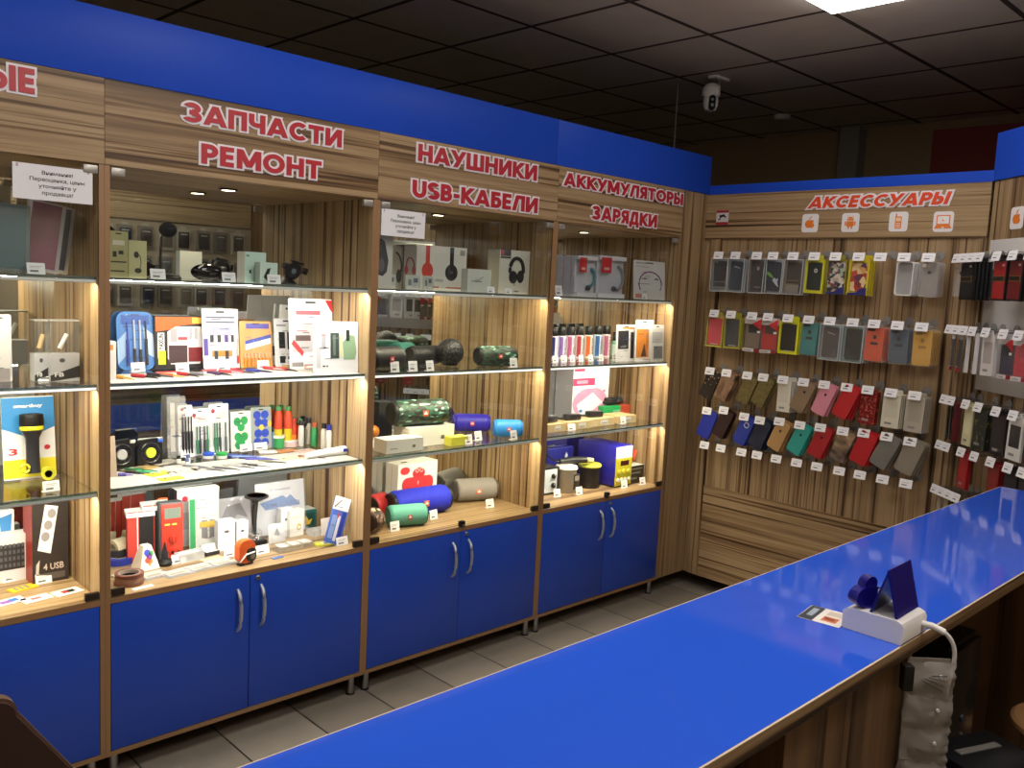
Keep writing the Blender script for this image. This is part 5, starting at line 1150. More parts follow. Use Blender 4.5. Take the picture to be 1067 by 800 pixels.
PT = [(128, 395, 'd89a3a', 'e0c070', 'orange'), (151, 394, 'b83038', '22222a', 'red and black'), (167, 393, '2a2226', '55555c', 'black'), (180, 393, 'd06a40', 'e8b070', 'coral'), (196, 392, 'b02830', '2a1c20', 'dark red'), (212, 391.5, '77757a', 'b9b9be', 'grey'), (229, 391, '4a3058', '2a2430', 'purple'), (241, 389, 'd04850', 'e090a0', 'bright red'), (253, 389, '9a3a40', '5a4a40', 'brownish red'), (270, 388, '2a3a90', '1c2450', 'blue and navy'), (285, 385.5, 'd04048', 'e0a0a0', 'light red'), (298, 386.5, 'c03038', '3a1c20', 'red with a dark tip'), (308, 384, 'b08a5a', 'd8c09a', 'tan'), (319, 384.5, 'd0606a', 'e8c0b0', 'pinkish'), (334, 384.5, '2c44a8', 'a0b0e0', 'royal blue')]
for px, py, a, b, nm in PT: pen('tweezers', f'{nm} hand tool lying flat along the front of the bright shelf', 'hand tool', px, py, Z2, .105, .0065, a, b, -1.05+random.uniform(-.2, .2), 'hand tools laid flat along the shelf front')
for q, (px, py, c) in enumerate(((175, 388, 'c8404a'), (222, 386, 'd8606a'), (290, 381, 'd84a50'), (238, 384.5, 'c83a44'))): slab('red_strip', f'red plastic strip lying behind the flat tools, {ORD[q]} from the post' if q < 3 else 'red plastic strip lying at the foot of the white and violet pack', 'strip', px, py, Z2, .09, .012, .004, c, .1, group='red strips on the bright shelf')

# second cabinet, third shelf
add_glare(SH[1]+.0001, 'added white sheet imitating glare under the flat hand tools on the bright shelf'); add_glare(SH[2]+.0001, 'added white sheet imitating glare under the small bottles and fans on the third shelf')
def fan(px, py, c, hub, lab, s=1):
    p, kx, kz = spot(px, py, Z3, .10, .3); root = empty('cooling_fan', lab, 'fan', p, .12, 'black cooling fans'); h = .098*s; w = .095*s
    root.rotation_euler = (-.06, 0, .1)
    m = MB(); m.prism([(-w/2, .004), (w/2-.004, 0), (w/2, h*.8), (w*.3, h), (-w*.34, h*.96), (-w/2, h*.7)], 0, .022, M('15130f', .3), 'XZ'); m.build('housing', root)
    m = MB(); m.cyl((0, -.004, h*.48), .019, .010, M(hub, .4), 'Y', 22, .002); hb = m.build('hub', root)
    m = MB(); m.ring((0, -.0015, h*.48), .036, .003, M('2a2622', .25), 'Y', 26, 6)
    for k in range(9):
        a = 2*PI*k/9; m.box((.027*math.cos(a), -.001, h*.48+.027*math.sin(a)), (.008, .004, .008), M('24201d', .25))
    m.build('impeller', root); m = MB(); m.box((w*.4, -.002, h*.9), (.02, .01, .012), M('c0b8ae' if s > 1 else '2a50a8', .4), .002); m.build('plug', root)
fan(127, 486, '15130f', 'a9a7a4', 'black laptop fan with a grey hub next to the post', 1.05); fan(157, 477, '15130f', 'c8d838', 'black laptop fan with a yellow-green hub')
roll_of('grey_disc', 'small grey disc leaning by the fan at the post', 117, 482, Z3, .02, .006, .012, '8a8884', 'Y', '6a6864', 'disc')
ptag(128, 483, Z3, 'the grey-hubbed laptop fan', .06, .032)
pack('clear_tool_case', 'tall clear empty-looking tool sleeve beside the black tools', 'tool pack', 184, 476, Z3, 19, 63, glassy('clear_case', (.86, .83, .8), .16, .12), [('b4aea8', .15, .4, .1, .9)], tilt=.06, group=TOOLG, hole=False)
pack('spudger_pack', 'white card with three long black tools', 'tool pack', 193, 471, Z3, 15, 53, 'e2e0e2', [('e', '8a2a3a', .3, .92, .12, .03)], [(K, .28+.2*k, .06, .78, .16, '3a3a3c') for k in range(4)], group=TOOLG, tilt=.08)
for px, py, wp, hp, lab, tl in ((208.5, 471, 20, 48, 'white card of green and black brushes, first of two', (('2a7a52', .3), ('20262a', .45), ('20262a', .68), ('2a7a52', .84))), (228, 471, 20, 51, 'white card of green and black brushes with tweezers, second of two', (('2a7a52', .24), ('2a7a52', .36), ('20262a', .5), ('5a6a6a', .8)))):
    pack('brush_pack', lab, 'tool pack', px, py, Z3, wp, hp, 'e4e2e4', [('e', 'a03a4a', .2, .86, .10, .045), ('d0ccce', .35, .9, .7, .84)], [(c, u, .04, .62, .13, c, .5) for c, u in tl], (.1, .95, .02, .66), group=TOOLG, tilt=.08)
pack('pick_card', 'white card of green three-lobed opening picks', 'tool pack', 251, 468, Z3, 21, 41, 'e0ddd8', [('e', '2a9a50', a, b, .18, .11) for a, b in ((.32, .74), (.66, .76), (.5, .60), (.34, .36), (.66, .36), (.5, .22), (.36, .16))]+[('e', 'c0dcc8', .5, .70, .05, .03)], tilt=.08, group=TOOLG)
pack('pick_card', 'grey-edged card of blue three-lobed opening picks', 'tool pack', 272, 463, Z3, 21, 43, '9aa29c', [('e', '2a48b8', a, b, .19, .10) for a, b in ((.30, .82), (.68, .82), (.36, .64), (.66, .62), (.34, .38), (.68, .38), (.3, .18), (.66, .16))]+[('e', 'e0c040', .5, .52, .12, .07), ('e', 'e0c040', .9, .60, .1, .08)], tilt=.08, group=TOOLG)
for px, py, of in ((196, 474, 'the black tool card'), (226, 472, 'the two brush cards'), (257, 470, 'the green pick card'), (272, 466, 'the blue pick card')): ptag(px, py, Z3, of, .055, .03)
slab('folded_card', 'bent white card lying before the blue pick card', 'card', 279, 471, Z3, .07, .045, .004, 'ecebea', -.3)
bottle('glue_tube', 'tallest yellow glue bottle with a red nozzle and green tip', 290, 457, Z3, 8.5, 42, 'd8c42a', '3a8a4a', 'c8401c', .10, 'glue', 'glue bottles'); bottle('glue_tube', 'second yellow glue bottle with an orange-red nozzle', 300, 457, Z3, 8.5, 41, 'd8c42a', '3a8a4a', 'd04a24', .10, 'glue', 'glue bottles')
bottle('glue_tube', 'orange glue bottle behind the second yellow one', 306.5, 456, Z3, 7, 28, 'd87a2a', 'b83420', 'c23a1c', .16, 'glue', 'glue bottles'); bottle('glue_tube', 'short orange-red bottle with a green tip', 313, 455, Z3, 7, 27, 'c8602a', '3a8a4a', 'c23a1c', .2, 'glue', 'glue bottles')
bottle('flux_bottle', 'blue-grey bottle with a black cap by the glue bottles', 286, 452, Z3, 5, 20, '6a86a4', K, None, .2)
def tin(px, py, lab, c1, c2, R, h, nm='round_tin'):
    p, kx, kz = spot(px, py, Z3); root = empty(nm, lab, 'tin', p+Vector((0, R, 0))); m = MB(); m.lathe([(R, .0), (R, h*.8)], mm(c1), 'Z', (0, 0, 0), 24); m.build('body', root); m = MB(); m.lathe([(R*1.05, h*.78), (R*1.05, h), (.0001, h)], mm(c2), 'Z', (0, 0, 0), 24); m.build('lid', root)
tin(290.5, 463, 'green and white round tin in front of the glue bottles', '3aa05a', 'e4e4e0', .024, .05); tin(304, 465, 'low white jar with a pink rim', 'e0c0bc', 'ece8e4', .03, .026)
for px, py, wp, hp, bd, cp, lab in ((315, 465, 6, 27, 'e2ddd8', K, 'small white bottle with a black cap by the glue'), (320.5, 461, 5, 22, '8f8a7c', K, 'thin clear bottle with a black cap'), (328.5, 462, 6, 27, 'd8d0c0', K, 'white dropper bottle with a black cap before the wood panel'), (335.5, 464, 6.5, 24, '3a9a5a', 'b85a3a', 'green bottle with a red-brown cap'), (344, 467, 6, 26, 'dcd6c8', K, 'white bottle with a black cap beside the green one'), (350.5, 468.5, 6, 26, 'e6e2da', '33389a', 'white bottle with a blue cap, nearest the end of the row')): bottle('small_bottle', lab, px, py, Z3, wp, hp, bd, cp, None, .2, 'bottle', 'small bottles on the third shelf', None, .7)
def dish(px, py, c, lab, R=.02):
    p, kx, kz = spot(px, py, Z3, .03, .38); root = empty('round_box', lab, 'box', p); m = MB(); m.lathe([(R, 0), (R*1.02, .012)], M('dcdcd8', .4), 'Z', (0, 0, 0), 22); m.build('body', root); m = MB(); m.lathe([(R*1.06, .011), (R*1.06, .02), (R*.9, .022), (.0001, .022)], mm(c), 'Z', (0, 0, 0), 22); m.build('lid', root)
dish(217, 477, '2a52c8', 'small round box with a blue lid'); dish(231, 477, '2a9a48', 'small round box with a green lid')
for px, py, c, lab in ((187, 483, K, 'tiny vial with a black cap, first of three'), (192, 485, K, 'tiny vial with a black cap, second of three'), (197, 482, '4a5a8a', 'tiny vial with a blue-grey cap'), (196, 486, '5a6a9a', 'tiny vial with a pale blue cap in front')): bottle('vial', lab, px, py, Z3, 4.5, 8, 'd8d4cc', c, None, .4, 'vial', 'tiny vials', None, .8)
FL = [('yellow_sachet', 'yellow sachet lying at the shelf front', 165, 494, .08, .05, 'e2dc3a', .3), ('yellow_sachet', 'second yellow sachet nearest the shelf edge', 178, 499, .08, .04, 'dcd83a', .1), ('blade_set', 'tan card with dark blades lying before the fans', 150, 488, .09, .06, 'b89a5a', .5), ('blade_set', 'dark brown blade card at the post', 137, 490, .07, .05, '6a5a42', .5), ('clear_sachet', 'pale clear sachet in the middle of the shelf', 170, 482, .1, .06, 'a9a498', .2), ('clear_sachet', 'whitish sachet with grey parts', 212, 488, .1, .06, 'b9b4aa', .2), ('clear_sachet', 'whitish sachet with dark screws near the glass seam', 240, 485, .1, .06, 'aaa69c', .3), ('clear_sachet', 'pale sachet with thin needles', 262, 483, .09, .05, 'b4b0a8', .2), ('clear_sachet', 'white sachet under the black-capped vials', 190, 492, .11, .05, 'bcb8b0', .1), ('orange_sachet', 'orange printed sachet before the round tin', 297, 470, .08, .04, 'd08a5a', .1), ('parts_sachet', 'pinkish sachet lying before the white jar', 318, 470, .08, .05, 'd8b8b0', .2), ('parts_sachet', 'greenish sachet by the shelf edge', 300, 478, .08, .04, 'c8cca8', .2), ('parts_sachet', 'tan sachet with a dark spot by the shelf edge', 315, 476, .07, .04, 'c8b090', .3), ('parts_sachet', 'reddish sachet by the shelf edge', 337, 474, .06, .04, 'c89a90', .2)]
for nm, lab, px, py, w, d, c, rz in FL:
    slab(nm, lab, 'sachet', px, py, Z3, w, d, .004, c, rz, [('c9c4b8', .06, .94, .86, .97), ('2a2622', .2, .28, .2, .7), ('77706a', .44, .50, .3, .7), ('8a847c', .62, .8, .25, .35)], group='small flat goods on the third shelf')
pen('green_stick', 'dark green stick tool pointing to the shelf front', 'hand tool', 148, 491, Z3, .12, .005, '2a7a4a', '1c4a30', -.75); pen('green_stick', 'lighter green stick tool lying over the first', 'hand tool', 157, 493, Z3, .10, .005, '4aa870', '8ad0c0', -.75); pen('purple_clip', 'purple clip lying near the post', 'hand tool', 131, 496, Z3, .05, .006, '5a50a0', '8a80c0', -.4)
for q in range(5): pen('blue_stick', f'{["dark blue", "mid blue", "pale blue", "navy", "violet blue"][q]} plastic stick in the fan of blue sticks', 'hand tool', 246+q*7, 475+q*1.1, Z3, .13, .0042, ['2a3c88', '4a62b0', '8a9cd0', '22306a', '5a54a8'][q], ['2a3c88', '4a62b0', '8a9cd0', '22306a', '5a54a8'][q], -.6, 'blue plastic sticks')
for q, (px, py, a, b, c, nm) in enumerate(((146, 494, -.9, '2a2a2e', '55555a', 'black craft knife before the grey-hubbed fan'), (155, 486, -.8, '6a5a40', '3a342c', 'brown knife lying before the yellow-green fan'), (205, 487, -.9, '8a8a90', '4a4a50', 'steel tweezers under the blue-lidded box'), (221, 490, -1.0, '77777c', '33333a', 'steel tweezers under the green-lidded box'), (236, 489, -.9, '5a5a60', '2a2a30', 'dark tweezers nearest the glass seam'), (252, 487, -1.0, '9a9aa0', '55555c', 'pale tweezers before the fan of blue sticks'), (268, 486, -.9, '3a3a40', '77777c', 'black scalpel before the bent white card'), (284, 482, -.8, '6a6a50', '3a3a2c', 'olive scalpel before the round tin'), (325, 477, -.8, '8a5a50', '4a2a2a', 'reddish scalpel before the small bottles'))): pen('thin_tool', nm, 'hand tool', px, py, Z3, .11, .0045, b, c, a, 'thin tools on the third shelf')
def white_tube():
    p, kx, kz = spot(354, 474, Z3, .05, .3); root = empty('white_tube', 'long white tube with a blue mark at the end of the third shelf', 'tube', p, .05); m = MB(); m.tube([(-.13, 0, .012), (-.05, 0, .016), (.04, 0, .018), (.055, 0, .018), (.06, 0, .018)], [.012, .016, .018, .018, .010], M('f0efec', .4), 12); m.build('body', root); m = MB(); m.box((.045, -.019, .022), (.02, .004, .012), M('2a3c98', .4), .001); m.build('mark', root)
white_tube()
carton('grey_card', 'brownish card leaning against the post on the third shelf', 'card', 117, 497, Z3, 10, 42, .004, 'a08c78', tilt=.15)

# second cabinet, bottom deck
def meter(px, py, wp, hp, lab, boxed):
    p, kx, kz = spot(px, py, Z0, .05, .3); w, h = wp*kx*.96, hp*kz; root = empty('multimeter', lab, 'multimeter', p, 0, 'red multimeters'); root.rotation_euler = (-.05, 0, -.12)
    if boxed:
        m = MB(); m.span(-w/2, w/2, 0, .024, 0, h, M('c8443a', .5)); m.span(-w/2+w*.36, -w/2+w*.40, -.001, .024, 0, h, M('efeeee', .5)); m.patch(-w/2+w*.44, w/2, 0, h*.9, -.0006, M('1d1b1e', .5)); m.build('box', root, False)
        m = MB(); m.prism([(-.004, h*.90), (.030, h*.98), (.030, h*1.06), (-.004, h*.98)], -w/2-.004, w/2+.004, M('eeecec', .5), 'YZ'); m.build('box_lid', root, False)
    else:
        m = MB(); m.span(-w/2, w/2, 0, .045, 0, h, M('55585c', .4), .006); m.build('case', root)
        m = MB(); m.span(-w*.42, w*.46, -.006, 0, h*.03, h*.97, M('cf3d2c', .4), .003); f = m.build('face', root)
        m = MB(); m.span(-w*.30, w*.36, -.0075, -.006, h*.72, h*.90, M('7d8a80', .25)); m.build('screen', f)
        m = MB(); m.cyl((w*.03, -.011, h*.36), w*.17, .010, M('b03022', .4), 'Y', 22, .002); m.box((w*.03, -.017, h*.36), (w*.05, .004, w*.3), M('d84a36', .4), .001); m.build('dial', f)
        m = MB(); m.patch(-w*.3, -w*.08, h*.60, h*.63, -.0064, M('f0d060', .5)); m.patch(0, w*.2, h*.60, h*.63, -.0064, M('f0d060', .5))
        for k in range(3): m.cyl((-w*.22+k*w*.24, -.0075, h*.12), w*.06, .004, BLACK, 'Y', 12)
        m.build('marking', f, False)
meter(147, 559, 27, 51, 'boxed red multimeter furthest back, white lid', True); meter(163, 571.5, 26, 55, 'boxed red multimeter in the middle, white lid', True); meter(179, 582.5, 25, 58, 'unboxed red-faced multimeter with a grey screen', False)
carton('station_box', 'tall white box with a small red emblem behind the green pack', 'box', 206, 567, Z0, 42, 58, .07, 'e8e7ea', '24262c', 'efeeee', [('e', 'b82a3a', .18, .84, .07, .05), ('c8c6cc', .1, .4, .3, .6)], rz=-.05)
pack('glove_pack', 'green-sided clear pack with grey and yellow tools', 'tool pack', 213.5, 571, Z0, 30, 52, 'dfe2dc', [('3aa464', .02, .2, .0, .98), ('f0f0ea', .3, .9, .7, .95), ('8a8a8e', .4, .6, .2, .55), ('8a8a8e', .66, .84, .2, .55), ('d8b040', .34, .9, .4, .52)], blister=(.22, .98, .02, .96), tilt=.08, rz=-.08, group=TOOLG)
def bagged(name, lab, px, py, wp, hp, art, label_mat='d4d2d6', z=None):
    p, kx, kz = spot(px, py, z or Z0, .08, .33); w, h = wp*kx, hp*kz; root = empty(name, lab, 'bag', p); root.rotation_euler = (-.12, 0, 0)
    m = MB(); m.prism(rrect(w*.96, h*.97, .004, 2, 0, h/2), .008, .0095, mm(label_mat)); drawart(m, art, w, h, .008); m.build('contents', root, False)
    m = MB(); vs = []; fs = []; nx, nz = 10, 12
    for a in range(nx+1):
        for b in range(nz+1): vs.append(((a/nx-.5)*w, .004-.016*math.sin(PI*a/nx)*math.sin(PI*b/nz)+random.uniform(-.004, .003), b/nz*h))
    for a in range(nx):
        for b in range(nz): fs.append((a*(nz+1)+b, (a+1)*(nz+1)+b, (a+1)*(nz+1)+b+1, a*(nz+1)+b+1))
    m.add(vs, fs, BAG); m.build('film', root); return root
bagged('parts_bag', 'crumpled clear bag with dark loops behind the small white boxes', 246, 553, 36, 46, [('p', '5a5058', [(.1, .5), (.3, .8), (.7, .85), (.9, .5), (.6, .6), (.4, .4)]), ('p', '8a5a5c', [(.1, .2), (.3, .4), (.5, .2), (.3, .1)]), ('f0eff0', .45, .75, .35, .5)], 'a9a4aa')
bagged('cable_bag', 'large white bag printed SIM CARD in blue', 295, 538, 52, 54, [('p', '3f78c0', [(.1, .62), (.55, .72), (.62, .66), (.7, .72), (.9, .5), (.2, .48)]), ('t', '1d4c96', 'SIM CARD', .22, .88, .52, .60), ('p', '2f62ae', [(.3, .1), (.56, .18), (.6, .05), (.35, .02)]), ('b0aeb6', .3, .7, .82, .86), ('f4f4f6', .36, .56, .36, .46)], 'dcdadf')
for px, py, wp, hp, lab in ((236, 573, 17, 31, 'small white box with a grey oval before the parts bag'), (252.5, 569, 12, 26, 'narrow small white box beside the other'), (298, 559, 11, 29, 'tall white bottle box behind the round-logo one')): carton('small_box', lab, 'box', px, py, Z0, wp, hp, .035, 'e6e5e8', 'd2d1d4', None, [('e', '5a5a60', .5, .62, .16, .05), ('c6c4c8', .2, .8, .2, .24)])
carton('small_box', 'white bottle box with a gold round logo', 'box', 309, 558.5, Z0, 15, 27, .04, 'ece8e0', None, None, [('e', 'c8a848', .66, .34, .16, .13), ('e', 'ece8e0', .66, .34, .09, .07), ('d8d2c4', .1, .8, .7, .76)], rz=.08)
carton('cube_box', 'dark teal cube box with a gold crown-like print', 'box', 327.5, 549, Z0, 21, 19, .07, '1e5a58', '1a4a48', 'd8dcd8', [('12403e', .08, .92, .08, .84), ('p', 'd0a838', [(.3, .2), (.2, .5), (.36, .42), (.5, .7), (.64, .42), (.8, .5), (.7, .2)])])
def magnifier():
    p, kx, kz = spot(274, 574, Z0, .06, .25); h = 54*kz; root = empty('magnifier_stand', 'bench magnifier with a round black head on a stem', 'magnifier', p+Vector((.012, .085, 0)))
    m = MB(); m.box((.0, 0, .012), (.075, .06, .024), BLACK, .005); m.build('base', root)
    m = MB(); m.tube([(0, 0, .02), (0, .004, h*.5), (0, -.004, h*.88)], [.006, .006, .008], M('3a3c3e', .3, .5), 10); m.build('stem', root)
    m = MB(); m.lathe([(.012, h*.86), (.034, h*.92), (.046, h*.945), (.046, h*.97), (.040, h*.985), (.036, h*.975), (.0001, h*.975)], DARK, 'Z', (0, -.004, 0), 26); hd = m.build('head', root)
    m = MB(); m.lathe([(.0001, h*.980), (.035, h*.980)], M('c8ccd0', .1, .6), 'Z', (0, -.004, 0), 26); m.build('lens', hd)
magnifier()
def jar():
    p, kx, kz = spot(265, 567, Z0, .10, .3); root = empty('bits_jar', 'clear jar of tiny mixed bits next to the magnifier stem', 'jar', p); m = MB(); m.lathe([(.026, 0), (.03, .01), (.03, .05), (.024, .058)], CLEAR, 'Z', (0, 0, 0), 20); m.build('glass_body', root)
    m = MB(); m.lathe([(.0001, .003), (.026, .004), (.026, .042), (.0001, .046)], noisy('tiny_bits', [(0, '2a2a2c'), (.3, 'd8d6d2'), (.5, '6a5a4a'), (.7, 'b8b6b2'), (.85, '3a4a6a')], 160, .4, kind='cells'), 'Z', (0, 0, 0), 20); o = m.build('bits', root); o['kind'] = 'stuff'
jar()
bagged('trinket_bag', 'small crumpled bag of white trinkets right of the magnifier', 290, 566, 18, 20, [('p', '5a4a44', [(.3, .3), (.5, .8), (.7, .4)]), ('efe8e4', .2, .5, .1, .4)], 'e4dcd8')
for px, py, of in ((218, 576, 'the green-sided pack'), (241, 580, 'the first small white box'), (274, 577, 'the bench magnifier'), (306, 531, 'the large SIM CARD bag'), (187, 587, 'the unboxed multimeter'), (357, 568, 'the leaning blue brush pack')):
    if py != 531: ptag(px, py, Z0, of, .056, .034)
pack('toothbrush_pack', 'slim blue and white brush pack leaning against the side panel', 'tool pack', 360, 567, Z0, 17, 47, '4a6ac0', [('e2e2ea', .0, 1, .72, 1), ('p', '6a5a3a', [(.1, .74), (.5, .95), (.45, .96), (.05, .78)]), ('8aa0d8', .1, .4, .1, .6), ('dcd8e8', .45, .62, .06, .6), ('c04858', .4, .5, .56, .66), ('2a3a9a', .68, .9, .1, .7)], tilt=.12, roll=.36, rz=.0, group=None, hole=False)
def acrylic():
    p, kx, kz = spot(310, 573, Z0, .05, .3); root = empty('acrylic_box', 'clear acrylic organiser block at the deck front', 'box', p, .05); m = MB(); m.box((0, .03, .035), (.16, .06, .07), CLEAR); m.build('shell', root, False)
    m = MB()
    for k in range(3): m.box((-.05+.05*k, .03, .02), (.04, .05, .003), FROST)
    m.build('divider', root, False)
acrylic()
slab('blister_card', 'small yellow-green blister card lying by the brush pack', 'card', 339, 567, Z0, .085, .045, .006, 'b8b83a', -.25, [('dcdad6', .3, .9, .2, .8), ('3a3a3c', .4, .6, .3, .6)]); slab('clear_box', 'low clear box lying before the teal cube', 'box', 331, 556, Z0, .08, .05, .022, FROST, .1)
bagged('tissue_bag', 'small pale crumpled bag beside the brush pack', 347, 557, 12, 18, [], 'd8c8bc')
roll_of('tape_roll', 'cream adhesive tape roll furthest back by the post', 121, 561, Z0, .038, .026, .055, 'e6dcbc', 'X', '4a3c32', 'tape', .35, 'tape rolls'); roll_of('tape_roll', 'second cream tape roll showing its dark core', 143, 577, Z0, .036, .024, .045, 'e4dab8', 'X', '2a2a34', 'tape', .5, 'tape rolls')
roll_of('tape_roll', 'black and white tape roll lying at the post', 124, 585, Z0, .046, .028, .022, '26262a', 'Z', 'c9c6c2', 'tape', 0, 'tape rolls', .022); roll_of('tape_roll', 'blue tape roll lying under the black and white one', 127, 588, Z0, .05, .028, .0215, '26369a', 'Z', 'd8d4d0', 'tape', 0, 'tape rolls'); roll_of('tape_roll', 'upright dark tape roll leaning behind the blue roll', 137, 571, Z0, .028, .018, .018, '1f2430', 'Y', 'b8b4b0', 'tape', .3, 'tape rolls')
for q, c in enumerate(('7a4a3a', '8a6250', '6a3c30')): roll_of('brown_tape_roll', ['brown tape roll at the bottom of the stack at the deck front', 'brown tape roll in the middle of the stack at the deck front', 'brown tape roll on top of the stack at the deck front'][q], 138, 610, Z0, .046, .036, .0125, c, 'Z', '9a8a80', 'tape', 0, 'brown tape stack', q*.013)
slab('clear_label', 'clear label sheet lying on the tape stack back', 'card', 126, 600, Z0, .05, .04, .004, 'b4aea6', .2)
def pyramid():
    p, kx, kz = spot(155, 592, Z0, .05, .2); root = empty('pyramid_stand', 'white pyramid stand with a splash of colours', 'stand', p+Vector((0, .03, 0)), .1); h = .084; a = .036
    m = MB(); vs = [(-a, -a, 0), (a, -a, 0), (a, a, 0), (-a, a, 0), (-.014, -.014, h), (.014, -.014, h), (.014, .014, h), (-.014, .014, h)]; m.add(vs, [(0, 1, 5, 4), (1, 2, 6, 5), (2, 3, 7, 6), (3, 0, 4, 7), (4, 5, 6, 7), (0, 3, 2, 1)], M('ece4d4', .5)); m.build('body', root, False)
    m = MB(); sl = lambda u, v: (u, -a+(a-.014)*v/h-.0008, v)
    for u, v, r, c in ((-.004, .06, .012, '3a4ac0'), (.008, .056, .010, '5aa85a'), (.002, .046, .011, '8a3aa0'), (-.006, .034, .010, 'd85a4a'), (.004, .03, .009, 'e08a50'), (.0, .02, .006, 'e0a070')): m.add([sl(u+r*math.cos(t), v+r*math.sin(t)) for t in [2*PI*k/14 for k in range(14)]], [list(range(14))], M(c, .5))
    m.build('colour_print', root, False)
pyramid()
def cone():
    p, kx, kz = spot(174, 588, Z0, .05, .2); root = empty('glue_applicator', 'black cone-nozzled glue tube standing before the multimeter', 'glue', p+Vector((0, .02, 0))); m = MB(); m.lathe([(.026, 0), (.028, .012), (.014, .024)], BLACK, 'Z', (0, 0, 0), 20); m.build('base', root); m = MB(); m.lathe([(.013, .024), (.010, .05), (.004, .075), (.002, .085)], DARK, 'Z', (0, 0, 0), 16); m.build('nozzle', root)
cone()
slab('clear_case', 'clear plastic parts case by the multimeter', 'box', 197, 583, Z0, .095, .05, .03, FROST, .12, [('c9c6c4', .1, .9, .1, .9)]); slab('beige_card', 'beige card lying before the green-sided pack', 'card', 222, 583, Z0, .08, .05, .003, 'd8c49c', .15); slab('blue_lid_box', 'low dark blue box beneath the small white boxes', 'box', 243, 577, Z0, .06, .04, .014, '2a3068', .1); slab('black_lid_box', 'low black box with a white lid before the green-sided pack', 'box', 219, 577, Z0, .055, .04, .014, '2a2a2c', .1, [('e8e6e4', .05, .95, .05, .95)])
for q, (px, py) in enumerate(((160, 600), (184, 598), (208, 592), (231, 587))): slab('flat_bag', ['flat parts bag nearest the post at the deck front', 'flat parts bag second from the post at the deck front', 'flat parts bag third from the post at the deck front', 'flat parts bag fourth from the post at the deck front'][q], 'bag', px, py, Z0, .095, .065, .006, BAG, .12, [('b8b0a4', .1, .9, .15, .75), ('8f8a80', .2, .8, .25, .5), ('d8d6d0', .04, .96, .84, .97)], .002, 'flat bags of parts')
slab('paper_slip', 'thin white paper slip at the cabinet front edge', 'paper', 149, 612, Z0, .07, .02, .001, 'e8e4dc', .15); slab('blue_slip', 'small blue printed slip by the acrylic block', 'paper', 289, 581, Z0, .045, .02, .002, '5a6ea8', .2)
def pouch():
    p, kx, kz = spot(258, 589, Z0, .03, .12); root = empty('tape_measure', 'orange and black tape measure hung at the glass door seam', 'tape measure', p+Vector((0, .02, 0)), .15); m = MB(); m.prism(rrect(.07, .085, .028, 6, 0, .05), -.014, .016, M('e0602c', .4)); m.build('case', root)
    m = MB(); m.prism(rrect(.040, .05, .016, 6, .016, .036), -.018, -.0141, BLACK); m.cyl((.02, -.019, .03), .010, .004, M('8a8884', .3, .5), 'Y', 16); m.build('front_plate', root); m = MB(); m.tube([(.03, -.018, .045), (-.008, -.020, .042), (-.03, -.012, .015)], .003, M('d8d6d4', .4), 6); m.build('strap', root)
    m = MB(); m.box((-.02, 0, .004), (.02, .02, .008), DARK); m.box((.018, 0, .004), (.02, .02, .008), DARK); m.build('foot', root)
pouch()

# ================= third cabinet, top shelf: headphone boxes
HB = 'headphone boxes'
def hp_art(c, side=False):
    if side: return [('r', c, .5, .55, .30, .26, 0, PI, .004), ('e', c, .24, .40, .12, .16), ('e', c, .76, .40, .12, .16)]
    return []
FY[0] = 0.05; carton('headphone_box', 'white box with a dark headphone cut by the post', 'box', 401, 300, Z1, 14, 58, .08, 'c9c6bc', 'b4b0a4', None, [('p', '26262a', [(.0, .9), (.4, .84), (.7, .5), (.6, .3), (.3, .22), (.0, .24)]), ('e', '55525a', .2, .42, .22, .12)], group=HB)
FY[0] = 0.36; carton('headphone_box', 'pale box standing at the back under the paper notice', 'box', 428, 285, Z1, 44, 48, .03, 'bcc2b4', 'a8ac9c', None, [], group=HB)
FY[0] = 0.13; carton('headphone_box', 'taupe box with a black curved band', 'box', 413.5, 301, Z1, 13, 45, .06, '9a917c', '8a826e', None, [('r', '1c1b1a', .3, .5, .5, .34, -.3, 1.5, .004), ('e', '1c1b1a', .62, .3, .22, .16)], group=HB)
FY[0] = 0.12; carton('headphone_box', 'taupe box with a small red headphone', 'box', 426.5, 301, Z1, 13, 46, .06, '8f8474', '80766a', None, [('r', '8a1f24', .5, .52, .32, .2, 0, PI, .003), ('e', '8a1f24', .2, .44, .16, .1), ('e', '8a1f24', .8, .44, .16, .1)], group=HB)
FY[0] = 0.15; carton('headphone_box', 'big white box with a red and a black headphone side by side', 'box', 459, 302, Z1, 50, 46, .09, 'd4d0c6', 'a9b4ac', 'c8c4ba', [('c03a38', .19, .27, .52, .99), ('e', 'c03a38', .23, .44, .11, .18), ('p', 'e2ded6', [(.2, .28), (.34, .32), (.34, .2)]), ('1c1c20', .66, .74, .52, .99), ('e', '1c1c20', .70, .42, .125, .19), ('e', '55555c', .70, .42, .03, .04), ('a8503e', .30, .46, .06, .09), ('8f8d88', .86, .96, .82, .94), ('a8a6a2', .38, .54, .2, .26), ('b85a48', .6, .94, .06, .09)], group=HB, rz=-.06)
FY[0] = 0.1; carton('small_white_box', 'small white box with a silver curved shape', 'box', 499, 303, Z1, 24, 24, .05, 'ccd0c8', 'b4b8b0', None, [('p', 'a8aeac', [(.15, .5), (.5, .6), (.68, .72), (.66, .62), (.4, .44), (.15, .44)]), ('5a5e60', .3, .6, .45, .49)])
